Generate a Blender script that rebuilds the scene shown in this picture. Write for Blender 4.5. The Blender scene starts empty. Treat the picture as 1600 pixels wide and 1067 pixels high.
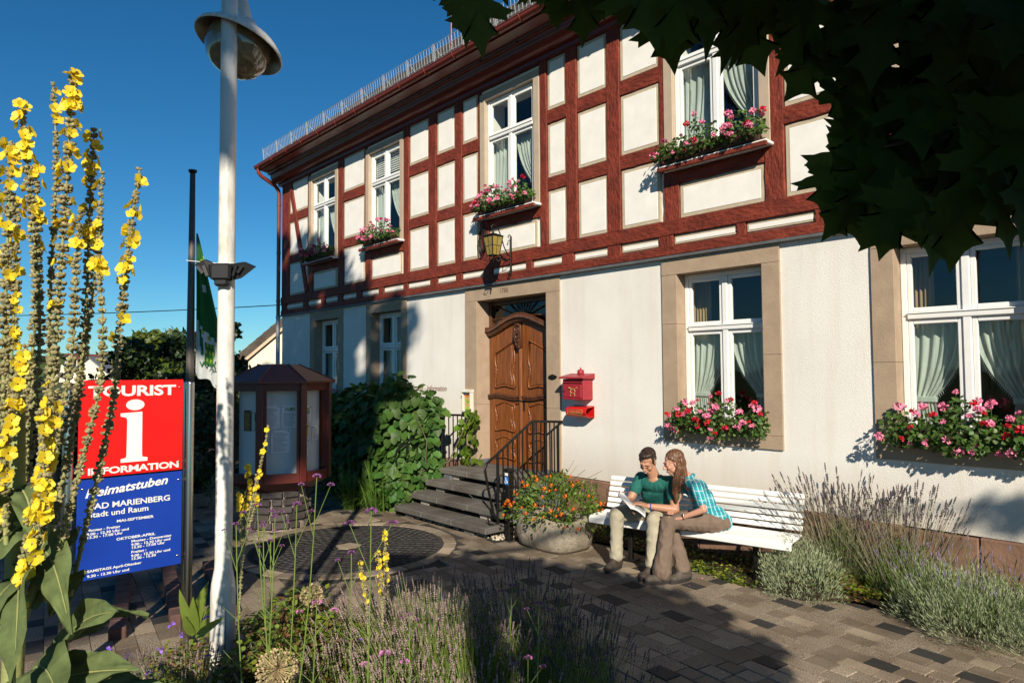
import bpy, bmesh, math, random
import numpy as np
from mathutils import Vector, Matrix

random.seed(7)
RNG = np.random.default_rng(11)
R = math.radians
scene = bpy.context.scene
COL = scene.collection

# ------------------------------------------------------------------ camera
GZ = -0.20                                   # level of the paving; house datum is z = 0
CAMP = Vector((16.35, -7.15, 1.95))
YAW, PITCH, ROLL = R(47.75), R(2.45), R(-0.40)
_f = Vector((-math.sin(YAW) * math.cos(PITCH), math.cos(YAW) * math.cos(PITCH), math.sin(PITCH)))
_r = Vector((math.cos(YAW), math.sin(YAW), 0))
_u = _r.cross(_f)
_r2 = _r * math.cos(ROLL) + _u * math.sin(ROLL)
_u2 = -_r * math.sin(ROLL) + _u * math.cos(ROLL)
cd = bpy.data.cameras.new('camera')
cd.sensor_width = 36.0
cd.lens = 24.0
cd.clip_start = 0.05
cd.clip_end = 3000
cam = bpy.data.objects.new('camera', cd)
COL.objects.link(cam)
_m = Matrix((_r2, _u2, -_f)).transposed().to_4x4()
_m.translation = CAMP
cam.matrix_world = _m
scene.camera = cam

# ------------------------------------------------------------------ light
SUN = Vector((1.30, -1.0, 0.93)).normalized()          # towards the sun
s_el = math.asin(SUN.z)
s_az = math.atan2(SUN.x, SUN.y)                        # clockwise from +Y
world = bpy.data.worlds.new('World')
scene.world = world
world.use_nodes = True
wt = world.node_tree
wt.nodes.clear()
wo = wt.nodes.new('ShaderNodeOutputWorld')
wb = wt.nodes.new('ShaderNodeBackground')
sk = wt.nodes.new('ShaderNodeTexSky')
sk.sky_type = 'NISHITA'
sk.sun_disc = False
sk.sun_elevation = s_el
sk.sun_rotation = s_az
sk.air_density = 1.0
sk.dust_density = 0.0
sk.ozone_density = 3.0
sk.altitude = 500
wb.inputs[1].default_value = 0.058
hs = wt.nodes.new('ShaderNodeHueSaturation')
hs.inputs['Saturation'].default_value = 1.12
hs.inputs['Value'].default_value = 1.0
tn = wt.nodes.new('ShaderNodeMix'); tn.data_type = 'RGBA'; tn.blend_type = 'MULTIPLY'
tn.inputs[0].default_value = 1.0
tn.inputs[7].default_value = (0.62, 1.0, 1.18, 1)
wt.links.new(sk.outputs[0], tn.inputs[6])
wt.links.new(tn.outputs[2], hs.inputs['Color'])
wt.links.new(hs.outputs[0], wb.inputs[0])
wt.links.new(wb.outputs[0], wo.inputs[0])
sl = bpy.data.lights.new('sun', 'SUN')
sl.energy = 5.0
sl.angle = R(0.53)
sl.color = (1.0, 0.905, 0.75)
so = bpy.data.objects.new('sun', sl)
so.rotation_mode = 'QUATERNION'
so.rotation_quaternion = SUN.to_track_quat('Z', 'Y')
so.location = (24, -20, 18)
COL.objects.link(so)

vs = scene.view_settings
vs.view_transform = 'Standard'
vs.look = 'None'
vs.gamma = 1.0
vs.exposure = 0.42
vs.use_curve_mapping = False
scene.render.engine = 'CYCLES'
scene.cycles.max_bounces = 6
scene.cycles.transparent_max_bounces = 12

# ------------------------------------------------------------------ helpers
def cam_ground(u, v, z=GZ):
    """camera-centred ground frame: v metres ahead of the camera, u to its right"""
    return Vector((CAMP.x - math.sin(YAW) * v + math.cos(YAW) * u,
                   CAMP.y + math.cos(YAW) * v + math.sin(YAW) * u, z))

ORG = {}

def link(o):
    COL.objects.link(o)
    return o

def thing(name, loc, label, cat, group=None):
    o = bpy.data.objects.new(name, None)
    o.empty_display_size = 0.2
    o.location = loc
    link(o)
    ORG[o.name] = Vector(loc)
    o['label'] = label
    o['category'] = cat
    if group:
        o['group'] = group
    return o

def tag(o, label, cat, group=None):
    o['label'] = label
    o['category'] = cat
    if group:
        o['group'] = group
    return o

class MB:
    def __init__(s):
        s.v = []; s.f = []; s.m = []; s.s = []
    def add(s, vs, fs, mi=0, sm=False):
        b = len(s.v)
        s.v.extend([tuple(p) for p in vs])
        for f in fs:
            s.f.append(tuple(i + b for i in f)); s.m.append(mi); s.s.append(sm)
    def box(s, x0, x1, y0, y1, z0, z1, mi=0, bev=0.0, M=None):
        c = Vector(((x0 + x1) / 2, (y0 + y1) / 2, (z0 + z1) / 2))
        h = (abs(x1 - x0) / 2, abs(y1 - y0) / 2, abs(z1 - z0) / 2)
        vs = []; fs = []
        if bev <= 0:
            for sx in (-1, 1):
                for sy in (-1, 1):
                    for sz in (-1, 1):
                        vs.append(c + Vector((sx * h[0], sy * h[1], sz * h[2])))
            fs = [(0, 1, 3, 2), (4, 6, 7, 5), (0, 4, 5, 1), (2, 3, 7, 6), (0, 2, 6, 4), (1, 5, 7, 3)]
        else:
            b = min(bev, min(h) * 0.9)
            idx = {}
            for sx in (-1, 1):
                for sy in (-1, 1):
                    for sz in (-1, 1):
                        for a in range(3):
                            q = [sx * (h[0] - b), sy * (h[1] - b), sz * (h[2] - b)]
                            q[a] = (sx, sy, sz)[a] * h[a]
                            idx[(sx, sy, sz, a)] = len(vs)
                            vs.append(c + Vector(q))
            for a in range(3):
                o1, o2 = [k for k in range(3) if k != a]
                for sg in (-1, 1):
                    q = []
                    for (p1, p2) in ((-1, -1), (1, -1), (1, 1), (-1, 1)):
                        t = [0, 0, 0]; t[a] = sg; t[o1] = p1; t[o2] = p2
                        q.append(idx[(t[0], t[1], t[2], a)])
                    fs.append(tuple(q))
                for p1 in (-1, 1):                                   # edges along axis a
                    for p2 in (-1, 1):
                        t0 = [0, 0, 0]; t1 = [0, 0, 0]
                        t0[a] = -1; t1[a] = 1
                        t0[o1] = t1[o1] = p1; t0[o2] = t1[o2] = p2
                        fs.append((idx[(*t0, o1)], idx[(*t1, o1)], idx[(*t1, o2)], idx[(*t0, o2)]))
            for sx in (-1, 1):
                for sy in (-1, 1):
                    for sz in (-1, 1):
                        fs.append((idx[(sx, sy, sz, 0)], idx[(sx, sy, sz, 1)], idx[(sx, sy, sz, 2)]))
        if M is not None:
            vs = [M @ p for p in vs]
        s.add(vs, fs, mi)
    def obox(s, c, size, M, mi=0, bev=0.0):
        """box of a size centred at c, turned by 3x3 M"""
        T = Matrix.Translation(Vector(c)) @ M.to_4x4()
        s.box(-size[0] / 2, size[0] / 2, -size[1] / 2, size[1] / 2, -size[2] / 2, size[2] / 2, mi, bev, T)
    def bar(s, a, b, w, d=None, mi=0, up=(0, 0, 1), bev=0.0):
        a = Vector(a); b = Vector(b); d = d or w
        z = (b - a); L = z.length; z.normalize()
        up = Vector(up)
        if abs(z.dot(up)) > 0.98:
            up = Vector((1, 0, 0))
        x = up.cross(z).normalized(); y = z.cross(x)
        M = Matrix((x, y, z)).transposed()
        s.obox((a + b) / 2, (w, d, L), M, mi, bev)
    def tube(s, pts, rad, n=8, mi=0, cap=True, sm=True):
        pts = [Vector(p) for p in pts]
        if not hasattr(rad, '__len__'):
            rad = [rad] * len(pts)
        vs = []; fs = []
        prev = None
        for i, p in enumerate(pts):
            t = (pts[min(i + 1, len(pts) - 1)] - pts[max(i - 1, 0)])
            t = t.normalized() if t.length > 1e-9 else Vector((0, 0, 1))
            if prev is None:
                a = Vector((0, 0, 1)) if abs(t.z) < 0.9 else Vector((1, 0, 0))
                x = a.cross(t).normalized()
            else:
                x = (prev - t * prev.dot(t))
                x = x.normalized() if x.length > 1e-6 else t.orthogonal().normalized()
            prev = x
            y = t.cross(x)
            for k in range(n):
                an = 2 * math.pi * k / n
                vs.append(p + (x * math.cos(an) + y * math.sin(an)) * rad[i])
        for i in range(len(pts) - 1):
            for k in range(n):
                a = i * n + k; b = i * n + (k + 1) % n
                fs.append((a, b, b + n, a + n))
        s.add(vs, fs, mi, sm)
        if cap:
            L = len(pts) - 1
            s.add([vs[k] for k in range(n)][::-1], [tuple(range(n))], mi)
            s.add([vs[L * n + k] for k in range(n)], [tuple(range(n))], mi)
    def lathe(s, prof, c, n=20, mi=0, M=None, sm=True):
        c = Vector(c); vs = []; fs = []
        for (r, z) in prof:
            for k in range(n):
                a = 2 * math.pi * k / n
                p = Vector((r * math.cos(a), r * math.sin(a), z))
                vs.append((M @ p if M is not None else p) + c)
        for i in range(len(prof) - 1):
            for k in range(n):
                a = i * n + k; b = i * n + (k + 1) % n
                fs.append((a, b, b + n, a + n))
        s.add(vs, fs, mi, sm)
    def prism(s, poly, a0, a1, axis='y', mi=0):
        """poly in the two other axes, extruded along axis"""
        n = len(poly)
        def mk(p, q, a):
            return {'x': (a, p, q), 'y': (p, a, q), 'z': (p, q, a)}[axis]
        vs = [mk(p, q, a0) for p, q in poly] + [mk(p, q, a1) for p, q in poly]
        fs = [tuple(range(n)), tuple(range(2 * n - 1, n - 1, -1))]
        for i in range(n):
            j = (i + 1) % n
            fs.append((i, j, j + n, i + n))
        s.add(vs, fs, mi)
    def build(s, name, mats, parent=None, fix=True, local=False):
        me = bpy.data.meshes.new(name)
        off = Vector((0, 0, 0))
        if parent is not None and not local:
            off = ORG[parent.name]
        V = np.array(s.v, dtype=np.float64) - np.array(off)
        me.from_pydata(V.tolist(), [], s.f)
        if not isinstance(mats, (list, tuple)):
            mats = [mats]
        for m in mats:
            me.materials.append(m)
        me.polygons.foreach_set('material_index', s.m)
        me.polygons.foreach_set('use_smooth', s.s)
        if fix and len(s.f) < 60000:
            bm = bmesh.new(); bm.from_mesh(me)
            bmesh.ops.recalc_face_normals(bm, faces=bm.faces)
            bm.to_mesh(me); bm.free()
        me.update()
        o = bpy.data.objects.new(name, me)
        link(o)
        if parent is not None:
            o.parent = parent
        ORG[o.name] = off if parent is not None else Vector((0, 0, 0))
        return o

def inst(me, name, M, parent=None):
    """another object on a shared mesh, M its matrix in the parent's frame"""
    o = bpy.data.objects.new(name, me)
    COL.objects.link(o)
    if parent is not None:
        o.parent = parent
    o.matrix_local = M
    return o

def np_mesh(name, V, F, mats, parent=None, smooth=False, midx=None, off=None):
    """fast mesh from arrays; F is (n,k) of one size"""
    V = np.asarray(V, dtype=np.float32)
    if parent is not None:
        V = V - np.array(ORG[parent.name], dtype=np.float32)
    me = bpy.data.meshes.new(name)
    me.vertices.add(len(V)); me.vertices.foreach_set('co', V.ravel())
    F = np.asarray(F, dtype=np.int32)
    k = F.shape[1]
    me.loops.add(F.size); me.loops.foreach_set('vertex_index', F.ravel())
    me.polygons.add(len(F))
    me.polygons.foreach_set('loop_start', np.arange(0, F.size, k, dtype=np.int32))
    me.polygons.foreach_set('loop_total', np.full(len(F), k, dtype=np.int32))
    if smooth:
        me.polygons.foreach_set('use_smooth', np.ones(len(F), dtype=bool))
    if not isinstance(mats, (list, tuple)):
        mats = [mats]
    for m in mats:
        me.materials.append(m)
    if midx is not None:
        me.polygons.foreach_set('material_index', np.asarray(midx, dtype=np.int32))
    me.update(calc_edges=True)
    o = bpy.data.objects.new(name, me)
    link(o)
    if parent is not None:
        o.parent = parent
        ORG[o.name] = ORG[parent.name]
    else:
        ORG[o.name] = Vector((0, 0, 0))
    return o

def unit(n, rng=RNG):
    a = rng.normal(size=(n, 3))
    return a / np.linalg.norm(a, axis=1, keepdims=True)

def frames(D, N=None, rng=RNG):
    """rotation matrices with local +Y along D and local Z near N"""
    D = D / np.linalg.norm(D, axis=1, keepdims=True)
    if N is None:
        N = unit(len(D), rng)
    X = np.cross(D, N)
    X /= np.maximum(np.linalg.norm(X, axis=1, keepdims=True), 1e-6)
    Z = np.cross(X, D)
    return np.stack([X, D, Z], axis=2)

def scatter(tv, tf, P, M, S):
    """copies of a template leaf: tv (k,3), tf (m,q) -> arrays"""
    tv = np.asarray(tv, float); tf = np.asarray(tf, int)
    n = len(P)
    S = np.asarray(S, float)
    if S.ndim == 1:
        S = S[:, None, None]
    else:
        S = S[:, None, :]
    W = np.einsum('nij,nkj->nki', M, tv[None] * S) + P[:, None, :]
    F = tf[None] + (np.arange(n) * len(tv))[:, None, None]
    return W.reshape(-1, 3), F.reshape(-1, tf.shape[1])

# leaf templates (local: +Y along the leaf, Z its normal)
LEAF4 = ([(0, 0, 0), (0.32, 0.45, 0.06), (0, 1, -0.05), (-0.32, 0.45, 0.06)], [(0, 1, 2), (0, 2, 3)])
LEAF6 = ([(0, 0, 0), (0.3, 0.2, 0.05), (0.36, 0.55, 0.05), (0, 1, -0.1), (-0.36, 0.55, 0.05), (-0.3, 0.2, 0.05), (0, .5, -.03)],
         [(6, 0, 1), (6, 1, 2), (6, 2, 3), (6, 3, 4), (6, 4, 5), (6, 5, 0)])
BLADE = ([(-0.5, 0, 0), (0.5, 0, 0), (0.0, 1, 0.0)], [(0, 1, 2)])

# ------------------------------------------------------------------ materials
MATS = {}
def _nt(name):
    m = bpy.data.materials.new(name)
    m.use_nodes = True
    t = m.node_tree
    b = t.nodes['Principled BSDF']
    MATS[name] = m
    return m, t, b

def pmat(name, col, rough=0.6, var=0.15, scale=8.0, bump=0.0, bscale=40.0, metal=0.0, spec=0.5,
         col2=None, stretch=(1, 1, 1), island=0.0, detail=6, bdist=0.01, coord='Object', sheen=0, trans=0.0, coat=0.0):
    """painted / mineral surface: base colour broken up by noise, fine relief by a second noise"""
    m, t, b = _nt(name)
    N = t.nodes; L = t.links
    tc = N.new('ShaderNodeTexCoord')
    mp = N.new('ShaderNodeMapping'); mp.inputs['Scale'].default_value = stretch
    L.new(tc.outputs[coord], mp.inputs[0])
    nz = N.new('ShaderNodeTexNoise'); nz.inputs['Scale'].default_value = scale
    nz.inputs['Detail'].default_value = detail; nz.inputs['Roughness'].default_value = 0.6
    L.new(mp.outputs[0], nz.inputs['Vector'])
    rp = N.new('ShaderNodeValToRGB')
    c2 = col2 or tuple(min(1, c * (1 + var)) for c in col)
    c1 = tuple(c * (1 - var) for c in col) if not col2 else col
    rp.color_ramp.elements[0].position = 0.3; rp.color_ramp.elements[0].color = (*c1, 1)
    rp.color_ramp.elements[1].position = 0.7; rp.color_ramp.elements[1].color = (*c2, 1)
    L.new(nz.outputs[0], rp.inputs[0])
    out = rp.outputs[0]
    if island > 0:
        ge = N.new('ShaderNodeNewGeometry')
        hv = N.new('ShaderNodeHueSaturation')
        ma = N.new('ShaderNodeMapRange')
        ma.inputs['To Min'].default_value = 1 - island; ma.inputs['To Max'].default_value = 1 + island
        L.new(ge.outputs['Random Per Island'], ma.inputs[0])
        L.new(ma.outputs[0], hv.inputs['Value'])
        mb = N.new('ShaderNodeMapRange')
        mb.inputs['To Min'].default_value = 0.5 - island * 0.06; mb.inputs['To Max'].default_value = 0.5 + island * 0.03
        mul = N.new('ShaderNodeMath'); mul.operation = 'FRACT'
        m7 = N.new('ShaderNodeMath'); m7.operation = 'MULTIPLY'; m7.inputs[1].default_value = 7.3
        L.new(ge.outputs['Random Per Island'], m7.inputs[0]); L.new(m7.outputs[0], mul.inputs[0])
        L.new(mul.outputs[0], mb.inputs[0]); L.new(mb.outputs[0], hv.inputs['Hue'])
        L.new(out, hv.inputs['Color'])
        out = hv.outputs[0]
    L.new(out, b.inputs['Base Color'])
    b.inputs['Roughness'].default_value = rough
    b.inputs['Metallic'].default_value = metal
    b.inputs['Specular IOR Level'].default_value = spec
    if coat:
        b.inputs['Coat Weight'].default_value = coat
    if bump > 0:
        n2 = N.new('ShaderNodeTexNoise'); n2.inputs['Scale'].default_value = bscale
        n2.inputs['Detail'].default_value = 4
        L.new(mp.outputs[0], n2.inputs['Vector'])
        bp = N.new('ShaderNodeBump'); bp.inputs['Strength'].default_value = bump
        bp.inputs['Distance'].default_value = bdist
        L.new(n2.outputs[0], bp.inputs['Height'])
        L.new(bp.outputs[0], b.inputs['Normal'])
    if trans > 0:
        tr = N.new('ShaderNodeBsdfTranslucent')
        L.new(out, tr.inputs[0])
        mx = N.new('ShaderNodeMixShader'); mx.inputs[0].default_value = trans
        L.new(b.outputs[0], mx.inputs[1]); L.new(tr.outputs[0], mx.inputs[2])
        L.new(mx.outputs[0], t.nodes['Material Output'].inputs[0])
    return m

def leafmat(name, col, island=0.35, trans=0.3, rough=0.5, spec=0.4, scale=3.0, var=.2):
    return pmat(name, col, rough=rough, var=var, scale=scale, island=island, trans=trans, spec=spec)
# ------------------------------------------------------------------ shared materials
def stucco():
    m, t, b = _nt('white_roughcast')
    N = t.nodes; L = t.links
    tc = N.new('ShaderNodeTexCoord')
    vo = N.new('ShaderNodeTexVoronoi'); vo.inputs['Scale'].default_value = 150
    vo.feature = 'SMOOTH_F1'
    L.new(tc.outputs['Object'], vo.inputs['Vector'])
    nz = N.new('ShaderNodeTexNoise'); nz.inputs['Scale'].default_value = 170; nz.inputs['Detail'].default_value = 5
    L.new(tc.outputs['Object'], nz.inputs['Vector'])
    big = N.new('ShaderNodeTexNoise'); big.inputs['Scale'].default_value = 1.3; big.inputs['Detail'].default_value = 8
    L.new(tc.outputs['Object'], big.inputs['Vector'])
    mp = N.new('ShaderNodeMapping'); mp.inputs['Scale'].default_value = (7, 7, .5)
    L.new(tc.outputs['Object'], mp.inputs[0])
    st = N.new('ShaderNodeTexNoise'); st.inputs['Scale'].default_value = 1.0; st.inputs['Detail'].default_value = 5
    L.new(mp.outputs[0], st.inputs['Vector'])
    rp = N.new('ShaderNodeValToRGB')
    rp.color_ramp.elements[0].position = .32; rp.color_ramp.elements[0].color = (.74, .71, .66, 1)
    rp.color_ramp.elements[1].position = .62; rp.color_ramp.elements[1].color = (.80, .775, .725, 1)
    L.new(big.outputs[0], rp.inputs[0])
    r2 = N.new('ShaderNodeValToRGB')
    r2.color_ramp.elements[0].position = .28; r2.color_ramp.elements[0].color = (.90, .87, .82, 1)
    r2.color_ramp.elements[1].position = .5; r2.color_ramp.elements[1].color = (1, 1, 1, 1)
    L.new(st.outputs[0], r2.inputs[0])
    mx = N.new('ShaderNodeMix'); mx.data_type = 'RGBA'; mx.blend_type = 'MULTIPLY'; mx.inputs[0].default_value = .6
    L.new(rp.outputs[0], mx.inputs[6]); L.new(r2.outputs[0], mx.inputs[7])
    # rain splash and grime on the lowest metre, broken up by noise
    sx = N.new('ShaderNodeSeparateXYZ'); ge = N.new('ShaderNodeNewGeometry'); L.new(ge.outputs['Position'], sx.inputs[0])
    mr = N.new('ShaderNodeMapRange'); mr.inputs['From Min'].default_value = 1.05; mr.inputs['From Max'].default_value = .40
    L.new(sx.outputs['Z'], mr.inputs[0])
    mm = N.new('ShaderNodeMath'); mm.operation = 'MULTIPLY'; L.new(mr.outputs[0], mm.inputs[0]); L.new(big.outputs[0], mm.inputs[1])
    m3 = N.new('ShaderNodeMix'); m3.data_type = 'RGBA'; m3.inputs[7].default_value = (.40, .33, .25, 1)
    L.new(mm.outputs[0], m3.inputs[0]); L.new(mx.outputs[2], m3.inputs[6])
    # small dark pits of the roughcast
    pr = N.new('ShaderNodeValToRGB'); pr.color_ramp.elements[0].position = .30; pr.color_ramp.elements[0].color = (.62, .60, .56, 1)
    pr.color_ramp.elements[1].position = .42; pr.color_ramp.elements[1].color = (1, 1, 1, 1); L.new(nz.outputs[0], pr.inputs[0])
    m4 = N.new('ShaderNodeMix'); m4.data_type = 'RGBA'; m4.blend_type = 'MULTIPLY'; m4.inputs[0].default_value = 1
    L.new(m3.outputs[2], m4.inputs[6]); L.new(pr.outputs[0], m4.inputs[7])
    L.new(m4.outputs[2], b.inputs['Base Color'])
    b.inputs['Roughness'].default_value = .9
    b.inputs['Specular IOR Level'].default_value = .15
    ad = N.new('ShaderNodeMath'); ad.operation = 'ADD'
    L.new(vo.outputs['Distance'], ad.inputs[0]); L.new(nz.outputs[0], ad.inputs[1])
    bp = N.new('ShaderNodeBump'); bp.inputs['Strength'].default_value = .6; bp.inputs['Distance'].default_value = .005
    L.new(ad.outputs[0], bp.inputs['Height']); L.new(bp.outputs[0], b.inputs['Normal'])
    return m
M_STUCCO = stucco()
M_PLASTER = pmat('smooth_white_plaster', (.80, .775, .73), .85, .06, 4, .35, 60, spec=.2, bdist=.004)
M_EDGE = pmat('beige_panel_edge', (.47, .39, .28), .85, .12, 12, .2, 60)
M_TIMBER = pmat('oxblood_timber', (.170, .030, .016), .65, .35, 9, 1.0, 26, stretch=(.5, 1, 1), bdist=.022, spec=.3)
M_TIMBERV = pmat('oxblood_timber_upright', (.170, .030, .016), .65, .35, 9, 1.0, 26, stretch=(1, 1, .45), bdist=.022, spec=.3)
M_SOFFIT = pmat('oxblood_gloss_board', (.13, .020, .014), .33, .2, 3, .15, 30, stretch=(.2, 1, 1))
M_STONE = pmat('tan_sandstone', (.37, .275, .195), .85, .12, 5, .5, 45, bdist=.006, spec=.2)
M_PLINTH = pmat('red_sandstone', (.20, .115, .078), .9, .3, 4, .6, 25, bdist=.01, spec=.2)
M_WHITE = pmat('white_gloss_paint', (.78, .78, .76), .35, .04, 6, .05, 30)
M_DARK = pmat('black_iron', (.022, .020, .018), .42, .3, 20, .3, 60, metal=.6)
M_ZINC = pmat('galvanised_steel', (.42, .44, .46), .5, .15, 20, metal=.35)
M_GREY = pmat('grey_flashing', (.10, .105, .11), .55, .2, 6)
M_GUTTER = pmat('oxblood_gutter_metal', (.19, .034, .022), .33, .12, 6, spec=.6)
M_ROOF = pmat('dark_slate', (.06, .055, .05), .7, .35, 6, .3, 20, island=.3)
M_BOARD = pmat('tan_window_board', (.44, .35, .26), .7, .08, 6, .15, 30)
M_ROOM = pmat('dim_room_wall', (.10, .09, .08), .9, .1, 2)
def wood(name, c1, c2, stretch=(14, 14, 1.2), rough=.38):
    m, t, b = _nt(name)
    N = t.nodes; L = t.links
    tc = N.new('ShaderNodeTexCoord')
    mp = N.new('ShaderNodeMapping'); mp.inputs['Scale'].default_value = stretch
    L.new(tc.outputs['Object'], mp.inputs[0])
    nz = N.new('ShaderNodeTexNoise'); nz.inputs['Scale'].default_value = 1.6; nz.inputs['Detail'].default_value = 9
    nz.inputs['Distortion'].default_value = .3
    L.new(mp.outputs[0], nz.inputs['Vector'])
    rp = N.new('ShaderNodeValToRGB')
    rp.color_ramp.elements[0].position = .33; rp.color_ramp.elements[0].color = (*c1, 1)
    rp.color_ramp.elements[1].position = .68; rp.color_ramp.elements[1].color = (*c2, 1)
    L.new(nz.outputs[0], rp.inputs[0]); L.new(rp.outputs[0], b.inputs['Base Color'])
    b.inputs['Roughness'].default_value = rough
    bp = N.new('ShaderNodeBump'); bp.inputs['Strength'].default_value = .25; bp.inputs['Distance'].default_value = .004
    L.new(nz.outputs[0], bp.inputs['Height']); L.new(bp.outputs[0], b.inputs['Normal'])
    return m
M_DOOR = wood('varnished_oak', (.11, .031, .008), (.27, .086, .021), (40, 40, 1.6), .42)
M_DOORD = wood('dark_carved_oak', (.05, .018, .008), (.115, .042, .018))

def glassmat(name, tint=(.9, .95, .93), refl=1.0):
    m = bpy.data.materials.new(name); m.use_nodes = True
    t = m.node_tree; N = t.nodes; L = t.links
    N.clear()
    o = N.new('ShaderNodeOutputMaterial')
    tr = N.new('ShaderNodeBsdfTransparent'); tr.inputs[0].default_value = (*tint, 1)
    gl = N.new('ShaderNodeBsdfGlossy'); gl.inputs['Roughness'].default_value = .02
    ge = N.new('ShaderNodeNewGeometry')
    dt = N.new('ShaderNodeVectorMath'); dt.operation = 'DOT_PRODUCT'
    L.new(ge.outputs['Normal'], dt.inputs[0]); L.new(ge.outputs['Incoming'], dt.inputs[1])
    ab = N.new('ShaderNodeMath'); ab.operation = 'ABSOLUTE'; L.new(dt.outputs['Value'], ab.inputs[0])
    on = N.new('ShaderNodeMath'); on.operation = 'SUBTRACT'; on.inputs[0].default_value = 1; L.new(ab.outputs[0], on.inputs[1])
    pw = N.new('ShaderNodeMath'); pw.operation = 'POWER'; pw.inputs[1].default_value = 5; L.new(on.outputs[0], pw.inputs[0])
    mu = N.new('ShaderNodeMath'); mu.operation = 'MULTIPLY_ADD'; mu.inputs[1].default_value = .92; mu.inputs[2].default_value = .045 * refl
    mu.use_clamp = True
    L.new(pw.outputs[0], mu.inputs[0])
    tc = N.new('ShaderNodeTexCoord')
    nz = N.new('ShaderNodeTexNoise'); nz.inputs['Scale'].default_value = 1.5
    L.new(tc.outputs['Object'], nz.inputs['Vector'])
    bp = N.new('ShaderNodeBump'); bp.inputs['Strength'].default_value = .15; bp.inputs['Distance'].default_value = .02
    L.new(nz.outputs[0], bp.inputs['Height'])
    L.new(bp.outputs[0], gl.inputs['Normal'])
    mx = N.new('ShaderNodeMixShader')
    L.new(mu.outputs[0], mx.inputs[0]); L.new(tr.outputs[0], mx.inputs[1]); L.new(gl.outputs[0], mx.inputs[2])
    L.new(mx.outputs[0], o.inputs[0])
    return m
M_GLASS = glassmat('window_glass', refl=1.7)
def lace(name, col):
    m, t, b = _nt(name)
    N = t.nodes; L = t.links
    b.inputs['Base Color'].default_value = (*col, 1); b.inputs['Roughness'].default_value = .9
    tc = N.new('ShaderNodeTexCoord')
    mp = N.new('ShaderNodeMapping'); mp.inputs['Scale'].default_value = (26, 26, 2)
    L.new(tc.outputs['Object'], mp.inputs[0])
    nz = N.new('ShaderNodeTexNoise'); nz.inputs['Scale'].default_value = 1; nz.inputs['Detail'].default_value = 3
    L.new(mp.outputs[0], nz.inputs['Vector'])
    rp = N.new('ShaderNodeValToRGB')
    rp.color_ramp.elements[0].position = .3; rp.color_ramp.elements[0].color = (.0, .0, .0, 1)
    rp.color_ramp.elements[1].position = .7; rp.color_ramp.elements[1].color = (.32, .32, .32, 1)
    L.new(nz.outputs[0], rp.inputs[0])
    tl = N.new('ShaderNodeBsdfTranslucent'); tl.inputs[0].default_value = (*col, 1)
    m1 = N.new('ShaderNodeMixShader'); m1.inputs[0].default_value = .3
    L.new(b.outputs[0], m1.inputs[1]); L.new(tl.outputs[0], m1.inputs[2])
    tr = N.new('ShaderNodeBsdfTransparent')
    m2 = N.new('ShaderNodeMixShader')
    L.new(rp.outputs[0], m2.inputs[0]); L.new(m1.outputs[0], m2.inputs[1]); L.new(tr.outputs[0], m2.inputs[2])
    L.new(m2.outputs[0], t.nodes['Material Output'].inputs[0])
    return m
M_LACE = lace('pale_green_net', (.66, .72, .66))
M_DRAPE = pmat('ochre_drape', (.30, .21, .10), .9, .3, 6, stretch=(8, 8, .3))

# ------------------------------------------------------------------ house
HX0, HX1, HD = 0.0, 19.0, 9.5
house = thing('timber_framed_house', (8, 4, GZ), 'long white house with oxblood timber framing, carved oak door and tan stone window surrounds', 'house')

GOPEN = [(1.77, 2.90, 1.22, 3.12), (4.27, 5.37, 1.22, 3.12), (7.64, 9.25, .40, 3.10), (11.52, 12.63, 1.22, 3.12), (13.98, 15.08, 1.22, 3.12), (16.9, 18.0, 1.22, 3.12)]
UC = [2.205, 4.785, 8.465, 12.085, 14.66, 17.4]
UOPEN = [(c - .57, c + .57, 4.47, 6.37) for c in UC]

def pierced(mb, x0, x1, z0, z1, y0, y1, holes):
    xs = sorted({x0, x1, *[h[0] for h in holes], *[h[1] for h in holes]})
    zs = sorted({z0, z1, *[h[2] for h in holes], *[h[3] for h in holes]})
    xs = [x for x in xs if x0 <= x <= x1]; zs = [z for z in zs if z0 <= z <= z1]
    inh = lambda x, z: any(h[0] < x < h[1] and h[2] < z < h[3] for h in holes)
    nx, nz = len(xs) - 1, len(zs) - 1
    solid = [[not inh((xs[i] + xs[i + 1]) / 2, (zs[j] + zs[j + 1]) / 2) for j in range(nz)] for i in range(nx)]
    S = lambda i, j: 0 <= i < nx and 0 <= j < nz and solid[i][j]
    for i in range(nx):
        for j in range(nz):
            if not solid[i][j]:
                continue
            a, b, c, d = xs[i], xs[i + 1], zs[j], zs[j + 1]
            for y in (y0, y1):
                mb.add([(a, y, c), (b, y, c), (b, y, d), (a, y, d)], [(0, 1, 2, 3) if y == y0 else (3, 2, 1, 0)])
            if not S(i - 1, j): mb.add([(a, y0, c), (a, y0, d), (a, y1, d), (a, y1, c)], [(0, 1, 2, 3)])
            if not S(i + 1, j): mb.add([(b, y0, c), (b, y1, c), (b, y1, d), (b, y0, d)], [(0, 1, 2, 3)])
            if not S(i, j - 1): mb.add([(a, y0, c), (a, y1, c), (b, y1, c), (b, y0, c)], [(0, 1, 2, 3)])
            if not S(i, j + 1): mb.add([(a, y0, d), (b, y0, d), (b, y1, d), (a, y1, d)], [(0, 1, 2, 3)])

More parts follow.
